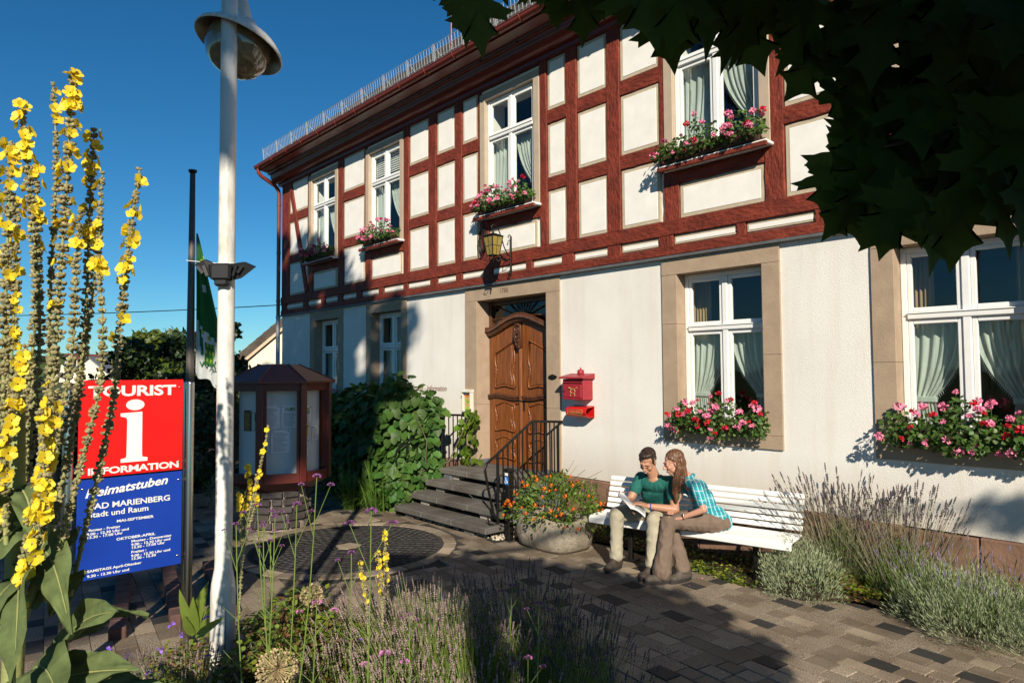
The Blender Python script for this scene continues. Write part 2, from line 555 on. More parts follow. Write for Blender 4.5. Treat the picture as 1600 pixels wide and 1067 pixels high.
w = MB(); pierced(w, HX0, HX1, .46, 3.34, 0, .42, [(a - .10, b + .10, c - .05, d + .08) for a, b, c, d in GOPEN])
w.build('ground_floor_wall', M_STUCCO, house, fix=False)
w = MB(); pierced(w, HX0 + .02, HX1, 3.34, 6.75, .012, .40, UOPEN)
w.build('upper_wall', M_PLASTER, house, fix=False)
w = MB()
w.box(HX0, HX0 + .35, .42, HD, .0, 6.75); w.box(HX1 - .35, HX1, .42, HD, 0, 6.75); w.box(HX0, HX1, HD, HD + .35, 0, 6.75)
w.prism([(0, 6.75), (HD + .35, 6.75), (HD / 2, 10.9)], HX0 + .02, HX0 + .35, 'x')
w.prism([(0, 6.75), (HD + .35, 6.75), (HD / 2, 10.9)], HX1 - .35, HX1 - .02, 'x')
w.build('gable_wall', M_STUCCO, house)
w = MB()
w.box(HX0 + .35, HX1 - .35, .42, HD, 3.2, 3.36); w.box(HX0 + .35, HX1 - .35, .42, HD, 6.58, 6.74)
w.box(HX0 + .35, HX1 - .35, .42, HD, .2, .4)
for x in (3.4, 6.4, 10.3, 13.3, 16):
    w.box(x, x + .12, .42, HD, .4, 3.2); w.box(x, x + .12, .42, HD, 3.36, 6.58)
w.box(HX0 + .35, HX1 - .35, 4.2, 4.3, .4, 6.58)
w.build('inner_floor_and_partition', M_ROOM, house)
# plinth of sandstone blocks
x = HX0 - .03
k = 0
while x < HX1:
    L_ = random.uniform(.55, .95)
    x1 = min(x + L_, HX1)
    if x1 <= 7.32 or x >= 9.53 or True:
        a, b = x, x1
        if a < 7.32 < b: b = 7.32
        if a < 9.53 < b: a = 9.53
        if not (7.32 <= a and b <= 9.53) and b - a > .05:
            m_ = MB(); m_.box(a + .004, b - .004, -.035 - random.uniform(0, .012), .40, GZ - .5, .455 + random.uniform(-.012, .01), 0, .012)
            m_.build('plinth_block', M_PLINTH, house)
    x = x1

# sandstone surrounds
def surround(x0, x1, z0, z1, ox0, ox1, oz0, oz1, head=True, sill=True, split=()):
    """four or more dressed stones round an opening, 25 mm proud of the roughcast"""
    pr = -.022
    dp = .40
    zt = z1
    def st(a, b, c, d):
        m_ = MB(); m_.box(a + .0012, b - .0012, pr - random.uniform(0, .004), dp, c + .0012, d - .0012, 0, .003)
        m_.build('surround_stone', M_STONE, house)
    st(x0, x1, oz1, zt)
    if sill: st(x0, x1, z0, oz0)
    zlo = oz0 if sill else z0
    for (a, b) in ((x0, ox0), (ox1, x1)):
        cuts = [zlo] + sorted(random.uniform(zlo + .6, oz1 - .5) for _ in range(1)) + [oz1]
        if oz1 - zlo > 2.4: cuts = [zlo, zlo + .9, oz1]
        for c, d in zip(cuts[:-1], cuts[1:]):
            st(a, b, c, d)
surround(1.56, 3.11, 1.07, 3.30, *GOPEN[0]); surround(4.08, 5.56, 1.07, 3.30, *GOPEN[1])
surround(11.30, 12.84, 1.07, 3.30, *GOPEN[3]); surround(13.77, 15.29, 1.07, 3.30, *GOPEN[4])
surround(16.7, 18.2, 1.07, 3.30, *GOPEN[5])
surround(7.325, 9.53, .50, 3.32, 7.64, 9.25, .4, 3.10, sill=False)
for a, b in ((7.325, 7.64), (9.25, 9.53)):
    m_ = MB(); m_.box(a, b, -.035, .40, .42, .50, 0, .008); m_.build('door_jamb_foot', M_GREY, house)

# ---- timber frame
def beam(x0, x1, z0, z1, proud=.03, vert=False):
    m_ = MB()
    p = proud + random.uniform(-.006, .006)
    jx = random.uniform(-.006, .006)
    n = 6
    # slightly wavering faces so the edges are not ruler straight
    if vert:
        L = [z0 + (z1 - z0) * i / n for i in range(n + 1)]
        pts = []
        for z in L:
            a = random.uniform(-.007, .007); b = random.uniform(-.007, .007)
            pts.append((x0 + a, x1 + b, z))
        vs_ = []; fs_ = []
        for (a, b, z) in pts:
            vs_ += [(a, .05, z), (a, -p + .008, z), (a + .008, -p, z), (b - .008, -p, z), (b, -p + .008, z), (b, .05, z)]
    else:
        L = [x0 + (x1 - x0) * i / n for i in range(n + 1)]
        vs_ = []
        for x in L:
            a = z0 + random.uniform(-.006, .006); b = z1 + random.uniform(-.006, .006)
            vs_ += [(x, .05, a), (x, -p + .008, a), (x, -p, a + .008), (x, -p, b - .008), (x, -p + .008, b), (x, .05, b)]
    fs_ = []
    for i in range(n):
        for k in range(5):
            a = i * 6 + k
            fs_.append((a, a + 1, a + 7, a + 6))
    fs_.append(tuple(range(6))); fs_.append(tuple(range(n * 6, n * 6 + 6)))
    m_.add(vs_, fs_)
    return m_.build('timber_beam', M_TIMBERV if vert else M_TIMBER, house)

def panel(x0, x1, z0, z1):
    """plastered infill with a beige border line, a little proud of the frame's back"""
    m_ = MB()
    g = .004
    m_.box(x0 + g, x1 - g, -.012, .02, z0 + g, z1 - g, 1, .008)
    b = min(.052, (z1 - z0) * .26)
    m_.box(x0 + b, x1 - b, -.0165, .0, z0 + b, z1 - b, 0, .003)
    return m_.build('infill_panel', [M_PLASTER, M_EDGE], house)

# uprights between sole beam and wall plate : (x0, x1, zlow, zhigh)
ROW = [(3.80, 4.60), (4.79, 5.60), (5.80, 6.57)]
posts = [(.02, .44), (2.90, 3.13), (5.47, 5.655), (6.30, 6.53), (7.08, 7.27), (9.17, 9.31), (9.70, 9.91), (10.46, 10.68), (12.78, 12.93), (15.36, 15.55), (16.2, 16.5)]
for a, b in posts:
    beam(a, b, 3.80, 6.57, .036, True)
for c in UC:
    for s_, wd in ((-1, .075), (1, .06)):
        x_ = c + s_ * .697
        a, b = (x_ - wd, x_) if s_ < 0 else (x_, x_ + wd)
        if s_ < 0:
            beam(a, b, 4.42, 6.57, .03, True)
            beam(c - .72, c - .50, 3.80, 4.40, .033, True)
beam(12.70, 12.93, 3.8, 4.42, .034, True)
# rails
cells = [(.44, 1.43), (3.13, 4.01), (5.655, 6.30), (6.53, 7.08), (7.27, 7.69), (9.31, 9.70), (9.91, 10.46), (10.68, 11.31), (12.93, 13.88), (15.55, 16.2)]
for a, b in cells:
    beam(a, b, 4.60, 4.79, .03); beam(a, b, 5.60, 5.80, .03)
    for z0, z1 in ROW:
        panel(a, b, z0, z1)
# panels and rails under the windows
for c in UC:
    r_ = c + .60 if c not in (2.205,) else c + .70
    panel(c - .50, c + .61, 3.80, 4.23)
    beam(c - .50, c + .70, 4.24, 4.40, .028)
for a, b in ((11.31 - .02, 11.37),):
    pass
# braces
def brace(p, q, w_):
    m_ = MB()
    P = Vector((p[0], -.03, p[1])); Q = Vector((q[0], -.03, q[1]))
    m_.bar(P, Q, w_, .05, up=(0, 1, 0), bev=.006)
    m_.build('timber_brace', M_TIMBERV, house)
brace((.50, 6.55), (1.42, 3.82), .15)
beam(2.93, 3.17, 3.8, 4.45, .031, True)
# sole beams, small panels, eaves plate
beam(0, 6.2, 3.61, 3.80, .045); beam(6.2, 12.9, 3.61, 3.80, .042); beam(12.9, HX1, 3.61, 3.80, .045)
beam(0, 7.0, 3.36, 3.475, .045); beam(7.0, 14.0, 3.36, 3.475, .042); beam(14.0, HX1, 3.36, 3.475, .045)
beam(0, 8.0, 6.57, 6.78, .05); beam(8.0, HX1, 6.57, 6.78, .047)
sp = [(.30, 1.21), (1.46, 2.12), (2.32, 2.90), (3.11, 3.70), (3.92, 4.58), (4.77, 5.46), (5.62, 6.33), (6.55, 7.09), (7.26, 7.83), (8.05, 8.84), (8.98, 9.60), (9.82, 10.44), (10.67, 11.28), (11.49, 12.34), (12.46, 13.24), (13.45, 14.18), (14.4, 15.2), (15.4, 16.2), (16.4, 17.4)]
for i, (a, b) in enumerate(sp):
    panel(a, b, 3.487, 3.60)
prev = .0
for a, b in sp + [(HX1, HX1)]:
    if a - prev > .02: beam(prev + .001, a - .001, 3.475, 3.61, .034, True)
    prev = b
m_ = MB()
m_.prism([(.01, 3.375), (-.065, 3.355), (-.068, 3.325), (-.055, 3.32), (.01, 3.33)], HX0 - .02, HX1, 'x')
m_.build('drip_flashing', M_GREY, house)

# ---- windows
def curtain_mesh(mb, x0, x1, z0, z1, y, side, tie=.34, mi=0):
    """a net curtain hung from the head and tied back to one side"""
    nx, nz = 30, 22
    zt = z0 + (z1 - z0) * tie
    vs_ = []; fs_ = []
    W_ = x1 - x0
    for j in range(nz + 1):
        z = z1 + (z0 - z1) * j / nz
        if z > zt:
            u = (z1 - z) / (z1 - zt)
            wd = W_ * (1 - .62 * u ** 2.2)
        else:
            u = (zt - z) / (zt - z0 + 1e-6)
            wd = W_ * (.38 + .10 * u)
        for i in range(nx + 1):
            s_ = i / nx
            xx = s_ * wd
            x = x0 + xx if side < 0 else x1 - xx
            d = .016 * math.sin(s_ * 42 + 1.3 * math.sin(s_ * 9)) * (wd / W_ + .2)
            vs_.append((x, y + d, z))
    for j in range(nz):
        for i in range(nx):
            a = j * (nx + 1) + i
            fs_.append((a, a + 1, a + nx + 2, a + nx + 1))
    mb.add(vs_, fs_, mi, True)
    # ruffled edge and tie
    ins = 1 if side < 0 else -1
    pts = []
    for j in range(nz + 1):
        z = z1 + (z0 - z1) * j / nz
        k_ = j * (nx + 1) + nx
        pts.append(Vector(vs_[k_]))
    for j in range(len(pts) - 1):
        for q in range(3):
            p = pts[j].lerp(pts[j + 1], q / 3)
            mb.add([(p.x - .004, y - .004, p.z), (p.x + .004, y - .004, p.z), (p.x + ins * .014, y - .006, p.z - .035)], [(0, 1, 2)], mi)
    xa, xb = (x0, x0 + W_ * .42) if side < 0 else (x1 - W_ * .42, x1)
    mb.box(xa, xb, y - .024, y + .02, zt - .03, zt + .025, mi, .006)

def window(c, x0, x1, z0, z1, yf, zt0, zt1, curtain='tied', head_blind=False, drape=False, name='window'):
    """white casement window with a heavy transom; x0..x1, z0..z1 is the masonry opening"""
    m_ = MB(); fw = .055; d0, d1 = yf, yf + .07
    m_.box(x0 + .002, x0 + fw, d0, d1, z0 + .002, z1 - .002, 0, .005); m_.box(x1 - fw, x1 - .002, d0, d1, z0 + .002, z1 - .002, 0, .005)
    m_.box(x0 + fw, x1 - fw, d0 + .001, d1, z1 - fw, z1 - .002, 0, .005); m_.box(x0 + fw, x1 - fw, d0 + .001, d1, z0 + .002, z0 + .06, 0, .005)
    # mullion and transom
    m_.box(c - .035, c + .035, d0 - .012, d1, z0 + .06, z1 - fw, 0, .008)
    m_.box(x0 + fw, x1 - fw, d0 - .022, d1, zt0 + .045, zt1 - .045, 0, .01)
    m_.box(x0 + fw, x1 - fw, d0 - .034, d0 - .004, zt0 + .10, zt1 - .05, 0, .006)
    fr = m_.build('window', M_WHITE, house)
    # four casements, each with its pane
    for (a, b) in ((x0 + fw, c - .035), (c + .035, x1 - fw)):
        for (e, f) in ((z0 + .06, zt0 + .045), (zt1 - .045, z1 - fw)):
            s_ = MB(); q = .045
            ya, yb = d0 + .006, d0 + .052
            s_.box(a + .002, a + q, ya, yb, e + .002, f - .002, 0, .006); s_.box(b - q, b - .002, ya, yb, e + .002, f - .002, 0, .006)
            s_.box(a + q, b - q, ya, yb, f - q, f - .002, 0, .006); s_.box(a + q, b - q, ya, yb, e + .002, e + q, 0, .006)
            s_.build('casement', M_WHITE, fr)
            g_ = MB(); g_.add([(a + q - .004, d0 + .03, e + q - .004), (b - q + .004, d0 + .03, e + q - .004), (b - q + .004, d0 + .03, f - q + .004), (a + q - .004, d0 + .03, f - q + .004)], [(0, 1, 2, 3)])
            g_.build('pane', M_GLASS, fr, fix=False)
    if curtain:
        yy = d1 + .07
        for side, (a, b) in ((-1, (x0 + .03, c - .005)), (1, (c + .005, x1 - .03))):
            cu = MB()
            if curtain == 'tied' or side > 0:
                curtain_mesh(cu, a, b, z0 + .02, zt0 + .07, yy, side)
            else:
                curtain_mesh(cu, a, b, z0 + .02, zt0 + .07, yy, side, tie=.02)
            cu.build('net_curtain', M_LACE, fr, fix=False)
    if head_blind:
        cu = MB()
        for k in range(9):
            z = z1 - .08 - k * .045
            cu.box(x0 + .03, x1 - .03, d1 + .03, d1 + .06, z - .018, z, 0)
        cu.build('blind', M_WHITE, fr)
    if drape:
        for a, b in ((x0 - .02, x0 + .22), (x1 - .22, x1 + .02)):
            cu = MB(); vs_ = []; fs_ = []
            for i in range(25):
                x = a + (b - a) * i / 24
                y = d1 + .2 + .02 * math.sin(i * 1.5)
                vs_ += [(x, y, z0), (x, y, z1 + .05)]
            for i in range(24): fs_.append((2 * i, 2 * i + 2, 2 * i + 3, 2 * i + 1))
            cu.add(vs_, fs_, 0, True); cu.build('drape', M_DRAPE, fr, fix=False)
    return fr

for i, (a, b, z0, z1) in enumerate(GOPEN):
    if i == 2: continue
    window((a + b) / 2, a, b, z0, z1, .15 if i > 2 else .18, 2.37, 2.53, 'tied', drape=(i > 2))
for i, c in enumerate(UC):
    # tan board lining
    m_ = MB()
    xo0, xo1 = c - .697, c + .697
    y0_ = -.045
    m_.box(xo0, c - .568, y0_, .10, 4.43, 6.50, 0, .006); m_.box(c + .568, xo1, y0_, .10, 4.43, 6.50, 0, .006)
    m_.box(c - .568, c + .568, y0_ + .001, .10, 6.37, 6.499, 0, .006)
    m_.build('window_lining', M_BOARD, house)
    m_ = MB()
    m_.box(c - .70, c + .73, -.20, .09, 4.405, 4.445, 0, .008)
    m_.box(c - .70, c + .73, -.205, -.17, 4.375, 4.43, 1, .006)
    m_.build('window_ledge', [M_WHITE, M_TIMBER], house)
    window(c, c - .568, c + .568, 4.45, 6.37, .02, 5.66, 5.83, 'half', head_blind=(i == 1))

# ---- eaves, gutter, roof
m_ = MB()
prof = [(.2, 6.60), (-.055, 6.60), (-.06, 6.66), (-.10, 6.665)]
for k in range(9):
    a = R(90) * k / 8
    prof.append((-.10 - .16 * math.sin(a), 6.665 + .15 * (1 - math.cos(a))))
prof += [(-.27, 6.85), (-.33, 6.855), (-.34, 6.90), (-.53, 6.93), (-.54, 7.03), (.2, 7.25)]
m_.prism(prof, HX0 - .16, HX1, 'x')
m_.build('eaves_cornice', M_SOFFIT, house)
# gutter: half round trough
gy, gz, gr = -.605, 7.00, .072
m_ = MB(); vs_ = []; n = 10
for x in (HX0 - .18, HX1):
    for k in range(n + 1):
        a = math.pi + math.pi * k / n
        vs_.append((x, gy + gr * math.cos(a), gz + gr * math.sin(a)))
    for k in range(n + 1):
        a = 2 * math.pi - math.pi * k / n
        vs_.append((x, gy + (gr - .006) * math.cos(a), gz + (gr - .006) * math.sin(a)))
q = 2 * (n + 1)
fs_ = [(k, (k + 1) % q, (k + 1) % q + q, k + q) for k in range(q)]
m_.add(vs_, fs_, 0, False)
m_.tube([(HX0 - .18, gy - gr, gz + .006), (HX1, gy - gr, gz + .006)], .010, 8)
m_.add([(HX0 - .18, gy + gr * math.cos(math.pi + math.pi * k / n), gz + gr * math.sin(math.pi + math.pi * k / n)) for k in range(n + 1)], [tuple(range(n + 1))])
m_.build('gutter', M_GUTTER, house, fix=False)
x = .05
while x < HX1:
    m_ = MB()
    m_.tube([(x, gy + (gr + .006) * math.cos(math.pi + math.pi * k / 8), gz + (gr + .006) * math.sin(math.pi + math.pi * k / 8)) for k in range(9)], .008, 6)
    m_.build('gutter_bracket', M_GUTTER, house)
    x += .78
m_ = MB()
m_.tube([(-.06, gy, gz - .06), (-.06, gy, gz - .16), (-.055, gy + .08, gz - .24), (-.05, -.18, gz - .42), (-.05, -.10, gz - .52), (-.05, -.085, gz - .62), (-.05, -.085, 3.3)], .047, 12)
for z in (6.1, 4.9, 3.7): m_.tube([(-.05, -.085, z), (-.05, -.085, z + .03)], .056, 12)
m_.build('downpipe', M_GUTTER, house)
m_ = MB(); m_.tube([(-.05, -.085, 3.3), (-.05, -.085, GZ)], .05, 12)
m_.tube([(-.05, -.085, 3.3), (-.05, -.085, 3.34)], .06, 12)
m_.build('lower_downpipe', M_ZINC, house)
# roof planes with stepped slate courses
pit = math.tan(R(40)); ry = HD / 2 + .05
def roofz(y): return 7.06 + (y + .60) * pit
m_ = MB()
m_.prism([(-.58, 7.02), (-.58, 7.05), (ry, roofz(ry) - .02), (HD + .7, 7.05), (HD + .7, 7.0), (ry, roofz(ry) - .14)], HX0 - .2, HX1 + .2, 'x')
m_.build('roof', M_ROOF, house)
V_ = []; F_ = []
rows = 26; cw = .24
cnt = 0
for r_ in range(rows):
    y = -.60 + r_ * .215
    nx = int((HX1 - HX0 + .4) / cw)
    for k in range(nx):
        x0 = HX0 - .2 + (k + (.5 if r_ % 2 else 0)) * cw
        z = roofz(y) + random.uniform(0, .006)
        y2 = y + .27
        z2 = roofz(y2)
        b = len(V_)
        V_ += [(x0 + .004, y, z + .018), (x0 + cw - .004, y, z + .018), (x0 + cw - .004, y2, z2 + .004), (x0 + .004, y2, z2 + .004),
               (x0 + .004, y, z), (x0 + cw - .004, y, z)]
        F_ += [(b, b + 1, b + 2, b + 3), (b + 4, b + 5, b + 1, b)]
o = np_mesh('roof_slates', V_, F_, M_ROOF, house); o['kind'] = 'stuff'
# snow guard, a lattice fence in sections
x = HX0 - .15
while x < HX1:
    x1 = x + .80
    m_ = MB()
    y, zb = -.44, roofz(-.44) + .03
    lean = -.03
    top = zb + .25
    for z, yy in ((zb + .02, y), (top, y + lean), (zb + .14, y + lean * .5)):
        m_.tube([(x + .01, yy, z), (x1 - .01, yy, z)], .006, 5)
    for k in range(10):
        xx = x + .04 + k * .08
        m_.tube([(xx, y, zb + .0), (xx, y + lean, top)], .0042, 4)
    m_.bar((x + .0, y, zb - .02), (x + .0, y + lean, top + .02), .014, .02)
    m_.bar((x + .0, y + lean, top), (x + .0, y + .16, roofz(y + .16)), .008, .014)
    m_.build('snow_guard', M_ZINC, house)
    x = x1
m_ = MB(); m_.tube([(7.42, -.36, 7.2), (7.42, -.36, 9.2)], .014, 8); m_.build('lightning_rod', M_GUTTER, house)
m_ = MB()
pts = []
x = -.1
while x < 15:
    pts.append((x, -.335, 6.86 - .012 * math.sin(x * 4) ** 2)); x += .25
m_.tube(pts, .006, 5)
for x in np.arange(.5, 15, .85): m_.box(x, x + .02, -.35, -.32, 6.845, 6.875)
m_.build('soffit_cable', M_DARK, house)

# ---- door
DY = .24
def ogee(xa, xb, za, zb, dip):
    """top edge of a baroque panel between xa and xb"""
    pts = []
    for i in range(17):
        s_ = i / 16
        pts.append((xa + (xb - xa) * s_, za + (zb - za) * s_ + dip * math.sin(math.pi * s_) ** 2))
    return pts
def archz(x):
    s_ = (x - 8.445) / .80
    return 2.575 + .20 * (math.cos(math.pi * min(1, abs(s_) * 1.08)) * .5 + .5) ** .8 - .0
door = None
for k, (xa, xb) in enumerate(((7.655, 8.425), (8.465, 9.235))):
    m_ = MB()
    n = 14
    poly = [(xa, .42), (xb, .42)] + [(xb + (xa - xb) * i / n, archz(xb + (xa - xb) * i / n) - .03) for i in range(n + 1)]
    m_.prism(poly, DY, DY + .06, 'y')
    d_ = m_.build('door_leaf', M_DOOR, house)
    sgn = 1 if k == 0 else -1
    xo, xi = (xa, xb) if k == 0 else (xb, xa)
    # raised panels
    def outline(z0, z1, top):
        a, b = xo + sgn * .16, xi - sgn * .15
        P = []
        nn = 12
        for i in range(nn + 1):                       # bottom
            s_ = i / nn
            P.append((a + (b - a) * s_, z0 + .03 * math.sin(math.pi * s_) ** 2))
        for i in range(1, nn):                        # inner side, waisted
            s_ = i / nn
            P.append((b - sgn * .028 * math.sin(math.pi * s_) ** 3 + sgn * .012 * math.sin(3 * math.pi * s_), z0 + (z1 - z0) * s_))
        for i in range(nn + 1):
            s_ = i / nn
            zz = z1 + (top(b + (a - b) * s_) if top else .05 * math.sin(math.pi * s_) ** 2)
            P.append((b + (a - b) * s_, zz))
        for i in range(1, nn):
            s_ = 1 - i / nn
            P.append((a + sgn * .028 * math.sin(math.pi * s_) ** 3 - sgn * .012 * math.sin(3 * math.pi * s_), z0 + (z1 - z0) * s_))
        return P
    for z0, z1, top in ((1.68, 2.20, lambda x: (archz(x) - 2.575) * 1.1 + .02), (.98, 1.40, None), (.53, .84, None)):
        P = outline(z0, z1, top)
        pm = MB()
        cx = sum(p[0] for p in P) / len(P); cz = sum(p[1] for p in P) / len(P)
        loop = [(p[0], DY - .012, p[1]) for p in P]
        pm.tube(loop + [loop[0]], .017, 6, cap=False)
        inn = [(cx + (p[0] - cx) * .80, DY - .008, cz + (p[1] - cz) * .90) for p in P]
        pm.tube(inn + [inn[0]], .008, 5, cap=False)
        pm.add([(cx + (p[0] - cx) * .74, DY - .018, cz + (p[1] - cz) * .86) for p in P] + [(cx + (p[0] - cx) * .80, DY - .001, cz + (p[1] - cz) * .90) for p in P],
               [tuple(range(len(P)))] + [(i, (i + 1) % len(P), (i + 1) % len(P) + len(P), i + len(P)) for i in range(len(P))])
        # carved scroll bosses
        for sx in (xo + sgn * .19, xi - sgn * .18):
            for dz in (-.05, 0, .05):
                zc = (z0 + z1) / 2 + dz
                pm.tube([(sx + .02 * math.cos(a), DY - .022, zc + .022 * math.sin(a)) for a in np.linspace(0, 5, 9)], [.011] * 4 + [.009] * 3 + [.006] * 2, 5)
        pm.build('door_panel', M_DOOR, d_)
    mm = MB()
    pts = [(xa + (xb - xa) * i / 20, DY - .02, 1.535 + .02 * math.sin(2 * math.pi * i / 20 + (0 if k == 0 else math.pi)) + .015 * math.sin(math.pi * i / 20)) for i in range(21)]
    mm.tube(pts, .028, 6); mm.tube([(p[0], p[1] - .01, p[2] - .035) for p in pts], .012, 6)
    mm.build('lock_rail_moulding', M_DOORD, d_)
m_ = MB()
m_.box(8.415, 8.475, DY - .045, DY, .42, 2.62, 0, .012)
m_.box(8.43, 8.46, DY - .058, DY - .04, .5, 2.5, 0, .006)
m_.build('door_astragal', M_DOOR, house)
m_ = MB()                                              # arched cornice over the leaves
pts = []
for i in range(29):
    x = 7.645 + 1.60 * i / 28
    pts.append((x, archz(x)))
for off, rr, yy in ((-.01, .045, -.02), (.04, .04, -.055), (.075, .022, -.075)):
    m_.tube([(x, DY + yy, z + off) for x, z in pts], rr, 8)
for i in range(56):                                    # carved beads
    x = 7.66 + 1.57 * i / 55
    m_.tube([(x, DY - .10, archz(x) + .02), (x + .012, DY - .085, archz(x) + .07)], .010, 5)
m_.build('door_cornice', M_DOORD, house)
m_ = MB()                                              # carved console at the crown
for z, w_ in ((2.62, .10), (2.50, .075), (2.38, .055)):
    m_.tube([(8.445 + w_ * .6 * math.cos(a), DY - .10, z + w_ * .6 * math.sin(a)) for a in np.linspace(.5, 6.2, 14)], [.026 - .0012 * i for i in range(14)], 6)
m_.box(8.40, 8.49, DY - .10, DY, 2.30, 2.66, 0, .02)
for s_ in (-1, 1):
    m_.tube([(8.445 + s_ * .06, DY - .09, 2.66), (8.445 + s_ * .075, DY - .1, 2.5), (8.445 + s_ * .03, DY - .08, 2.32)], [.02, .018, .01], 6)
m_.build('carved_console', M_DOORD, house)
m_ = MB()                                              # frame and fan light
for a, b in ((7.642, 7.70), (9.19, 9.248)):
    m_.box(a, b, DY + .0, DY + .09, 2.5, 3.098, 0, .004)
m_.box(7.70, 9.19, DY, DY + .09, 3.03, 3.098, 0, .004)
cx, cz = 8.445, 2.80
for a in range(1, 10):
    an = math.pi * a / 10
    dx, dz = math.cos(an), math.sin(an)
    L = min(.74 / max(abs(dx), 1e-3), .235 / max(dz, 1e-3))
    m_.tube([(cx + dx * .10, DY + .03, cz + dz * .07), (cx + dx * L, DY + .03, cz + dz * L)], .009, 5)
for s_ in (-1, 1):
    m_.tube([(cx, DY + .03, cz + .035), (cx + s_ * .745, DY + .03, cz + .0)], .012, 5)
m_.prism([(cx + .125 * math.cos(a), cz + .11 * math.sin(a)) for a in np.linspace(0, math.pi, 13)], DY + .015, DY + .045, 'y')
m_.build('fanlight_frame', M_DOORD, house)
m_ = MB(); m_.add([(7.70, DY + .05, 2.55), (9.19, DY + .05, 2.55), (9.19, DY + .05, 3.03), (7.70, DY + .05, 3.03)], [(0, 1, 2, 3)])
m_.build('fanlight_pane', M_GLASS, house, fix=False)
m_ = MB()
m_.box(8.475, 8.515, DY - .012, DY, 1.32, 1.56, 0, .006)
m_.tube([(8.495, DY - .01, 1.47), (8.495, DY - .05, 1.475), (8.44, DY - .06, 1.48), (8.38, DY - .055, 1.455), (8.36, DY - .05, 1.475)], .010, 6)
m_.build('door_handle', M_DARK, house)
m_ = MB(); m_.box(7.64, 9.25, DY - .24, DY + .3, .36, .418, 0, .006); m_.build('door_threshold', M_GREY, house)
# ------------------------------------------------------------------ ground
def struct(o, nm=None):
    o['kind'] = 'structure'
    return o

M_EARTH = pmat('dark_garden_soil', (.045, .032, .022), .95, .4, 6, .8, 30, bdist=.02, spec=.1)
M_GRASSF = pmat('far_meadow', (.06, .085, .03), .95, .3, .2, spec=.1)
m_ = MB()
n = 24
m_.add([(x, y, GZ - .03) for y in np.linspace(-40, 60, n) for x in np.linspace(-60, 60, n)],
       [(j * n + i, j * n + i + 1, (j + 1) * n + i + 1, (j + 1) * n + i) for j in range(n - 1) for i in range(n - 1)])
struct(m_.build('ground', M_EARTH, fix=False))
m_ = MB()
def ring(r0, r1, z0, z1, k=48):
    for i in range(k):
        a, b = 2 * math.pi * i / k, 2 * math.pi * (i + 1) / k
        m_.add([(r0 * math.cos(a), r0 * math.sin(a), z0), (r1 * math.cos(a), r1 * math.sin(a), z1), (r1 * math.cos(b), r1 * math.sin(b), z1), (r0 * math.cos(b), r0 * math.sin(b), z0)], [(0, 1, 2, 3)])
ring(38, 2200, GZ - .034, GZ - 2)
struct(m_.build('meadow', M_GRASSF, fix=False))

def speckle(name, c1, c2, sc=130):
    m, t, b = _nt(name)
    N = t.nodes; L = t.links
    tc = N.new('ShaderNodeTexCoord')
    nz = N.new('ShaderNodeTexNoise'); nz.inputs['Scale'].default_value = sc; nz.inputs['Detail'].default_value = 3
    L.new(tc.outputs['Object'], nz.inputs['Vector'])
    rp = N.new('ShaderNodeValToRGB')
    rp.color_ramp.elements[0].position = .38; rp.color_ramp.elements[0].color = (*c1, 1)
    rp.color_ramp.elements[1].position = .64; rp.color_ramp.elements[1].color = (*c2, 1)
    L.new(nz.outputs[0], rp.inputs[0])
    ge = N.new('ShaderNodeObjectInfo')
    n2 = N.new('ShaderNodeTexNoise'); n2.inputs['Scale'].default_value = 2.2; n2.inputs['Detail'].default_value = 6
    geo = N.new('ShaderNodeNewGeometry'); L.new(geo.outputs['Position'], n2.inputs['Vector'])
    r2 = N.new('ShaderNodeValToRGB')
    r2.color_ramp.elements[0].position = .3; r2.color_ramp.elements[0].color = (.62, .58, .54, 1)
    r2.color_ramp.elements[1].position = .6; r2.color_ramp.elements[1].color = (1, 1, 1, 1)
    L.new(n2.outputs[0], r2.inputs[0])
    mx = N.new('ShaderNodeMix'); mx.data_type = 'RGBA'; mx.blend_type = 'MULTIPLY'; mx.inputs[0].default_value = 1
    L.new(rp.outputs[0], mx.inputs[6]); L.new(r2.outputs[0], mx.inputs[7])
    hv = N.new('ShaderNodeHueSaturation')
    ma = N.new('ShaderNodeMapRange'); ma.inputs['To Min'].default_value = .82; ma.inputs['To Max'].default_value = 1.18
    L.new(ge.outputs['Random'], ma.inputs[0]); L.new(ma.outputs[0], hv.inputs['Value'])
    L.new(mx.outputs[2], hv.inputs['Color']); L.new(hv.outputs[0], b.inputs['Base Color'])
    b.inputs['Roughness'].default_value = .75
    b.inputs['Specular IOR Level'].default_value = .3
    bp = N.new('ShaderNodeBump'); bp.inputs['Strength'].default_value = .5; bp.inputs['Distance'].default_value = .004
    L.new(nz.outputs[0], bp.inputs['Height']); L.new(bp.outputs[0], b.inputs['Normal'])
    return m
P_DARK = speckle('charcoal_paver', (.030, .028, .027), (.055, .052, .050))
P_MID = speckle('brown_speckled_paver', (.100, .077, .055), (.44, .36, .27))
P_TAN = speckle('tan_paver', (.27, .215, .15), (.45, .365, .27))
P_BRN = speckle('dull_brown_paver', (.125, .096, .068), (.27, .215, .155))
M_JOINT = pmat('joint_sand', (.035, .028, .022), .95, .4, 20, .4, 80)

m_ = MB(); m_.add([(-6, -16, GZ - .013), (22, -16, GZ - .013), (22, -.0, GZ - .013), (-6, -.0, GZ - .013)], [(0, 1, 2, 3)])
pav = struct(m_.build('paving', M_JOINT, fix=False))
DC = Vector((8.66, -2.92, GZ)); DR = 1.17

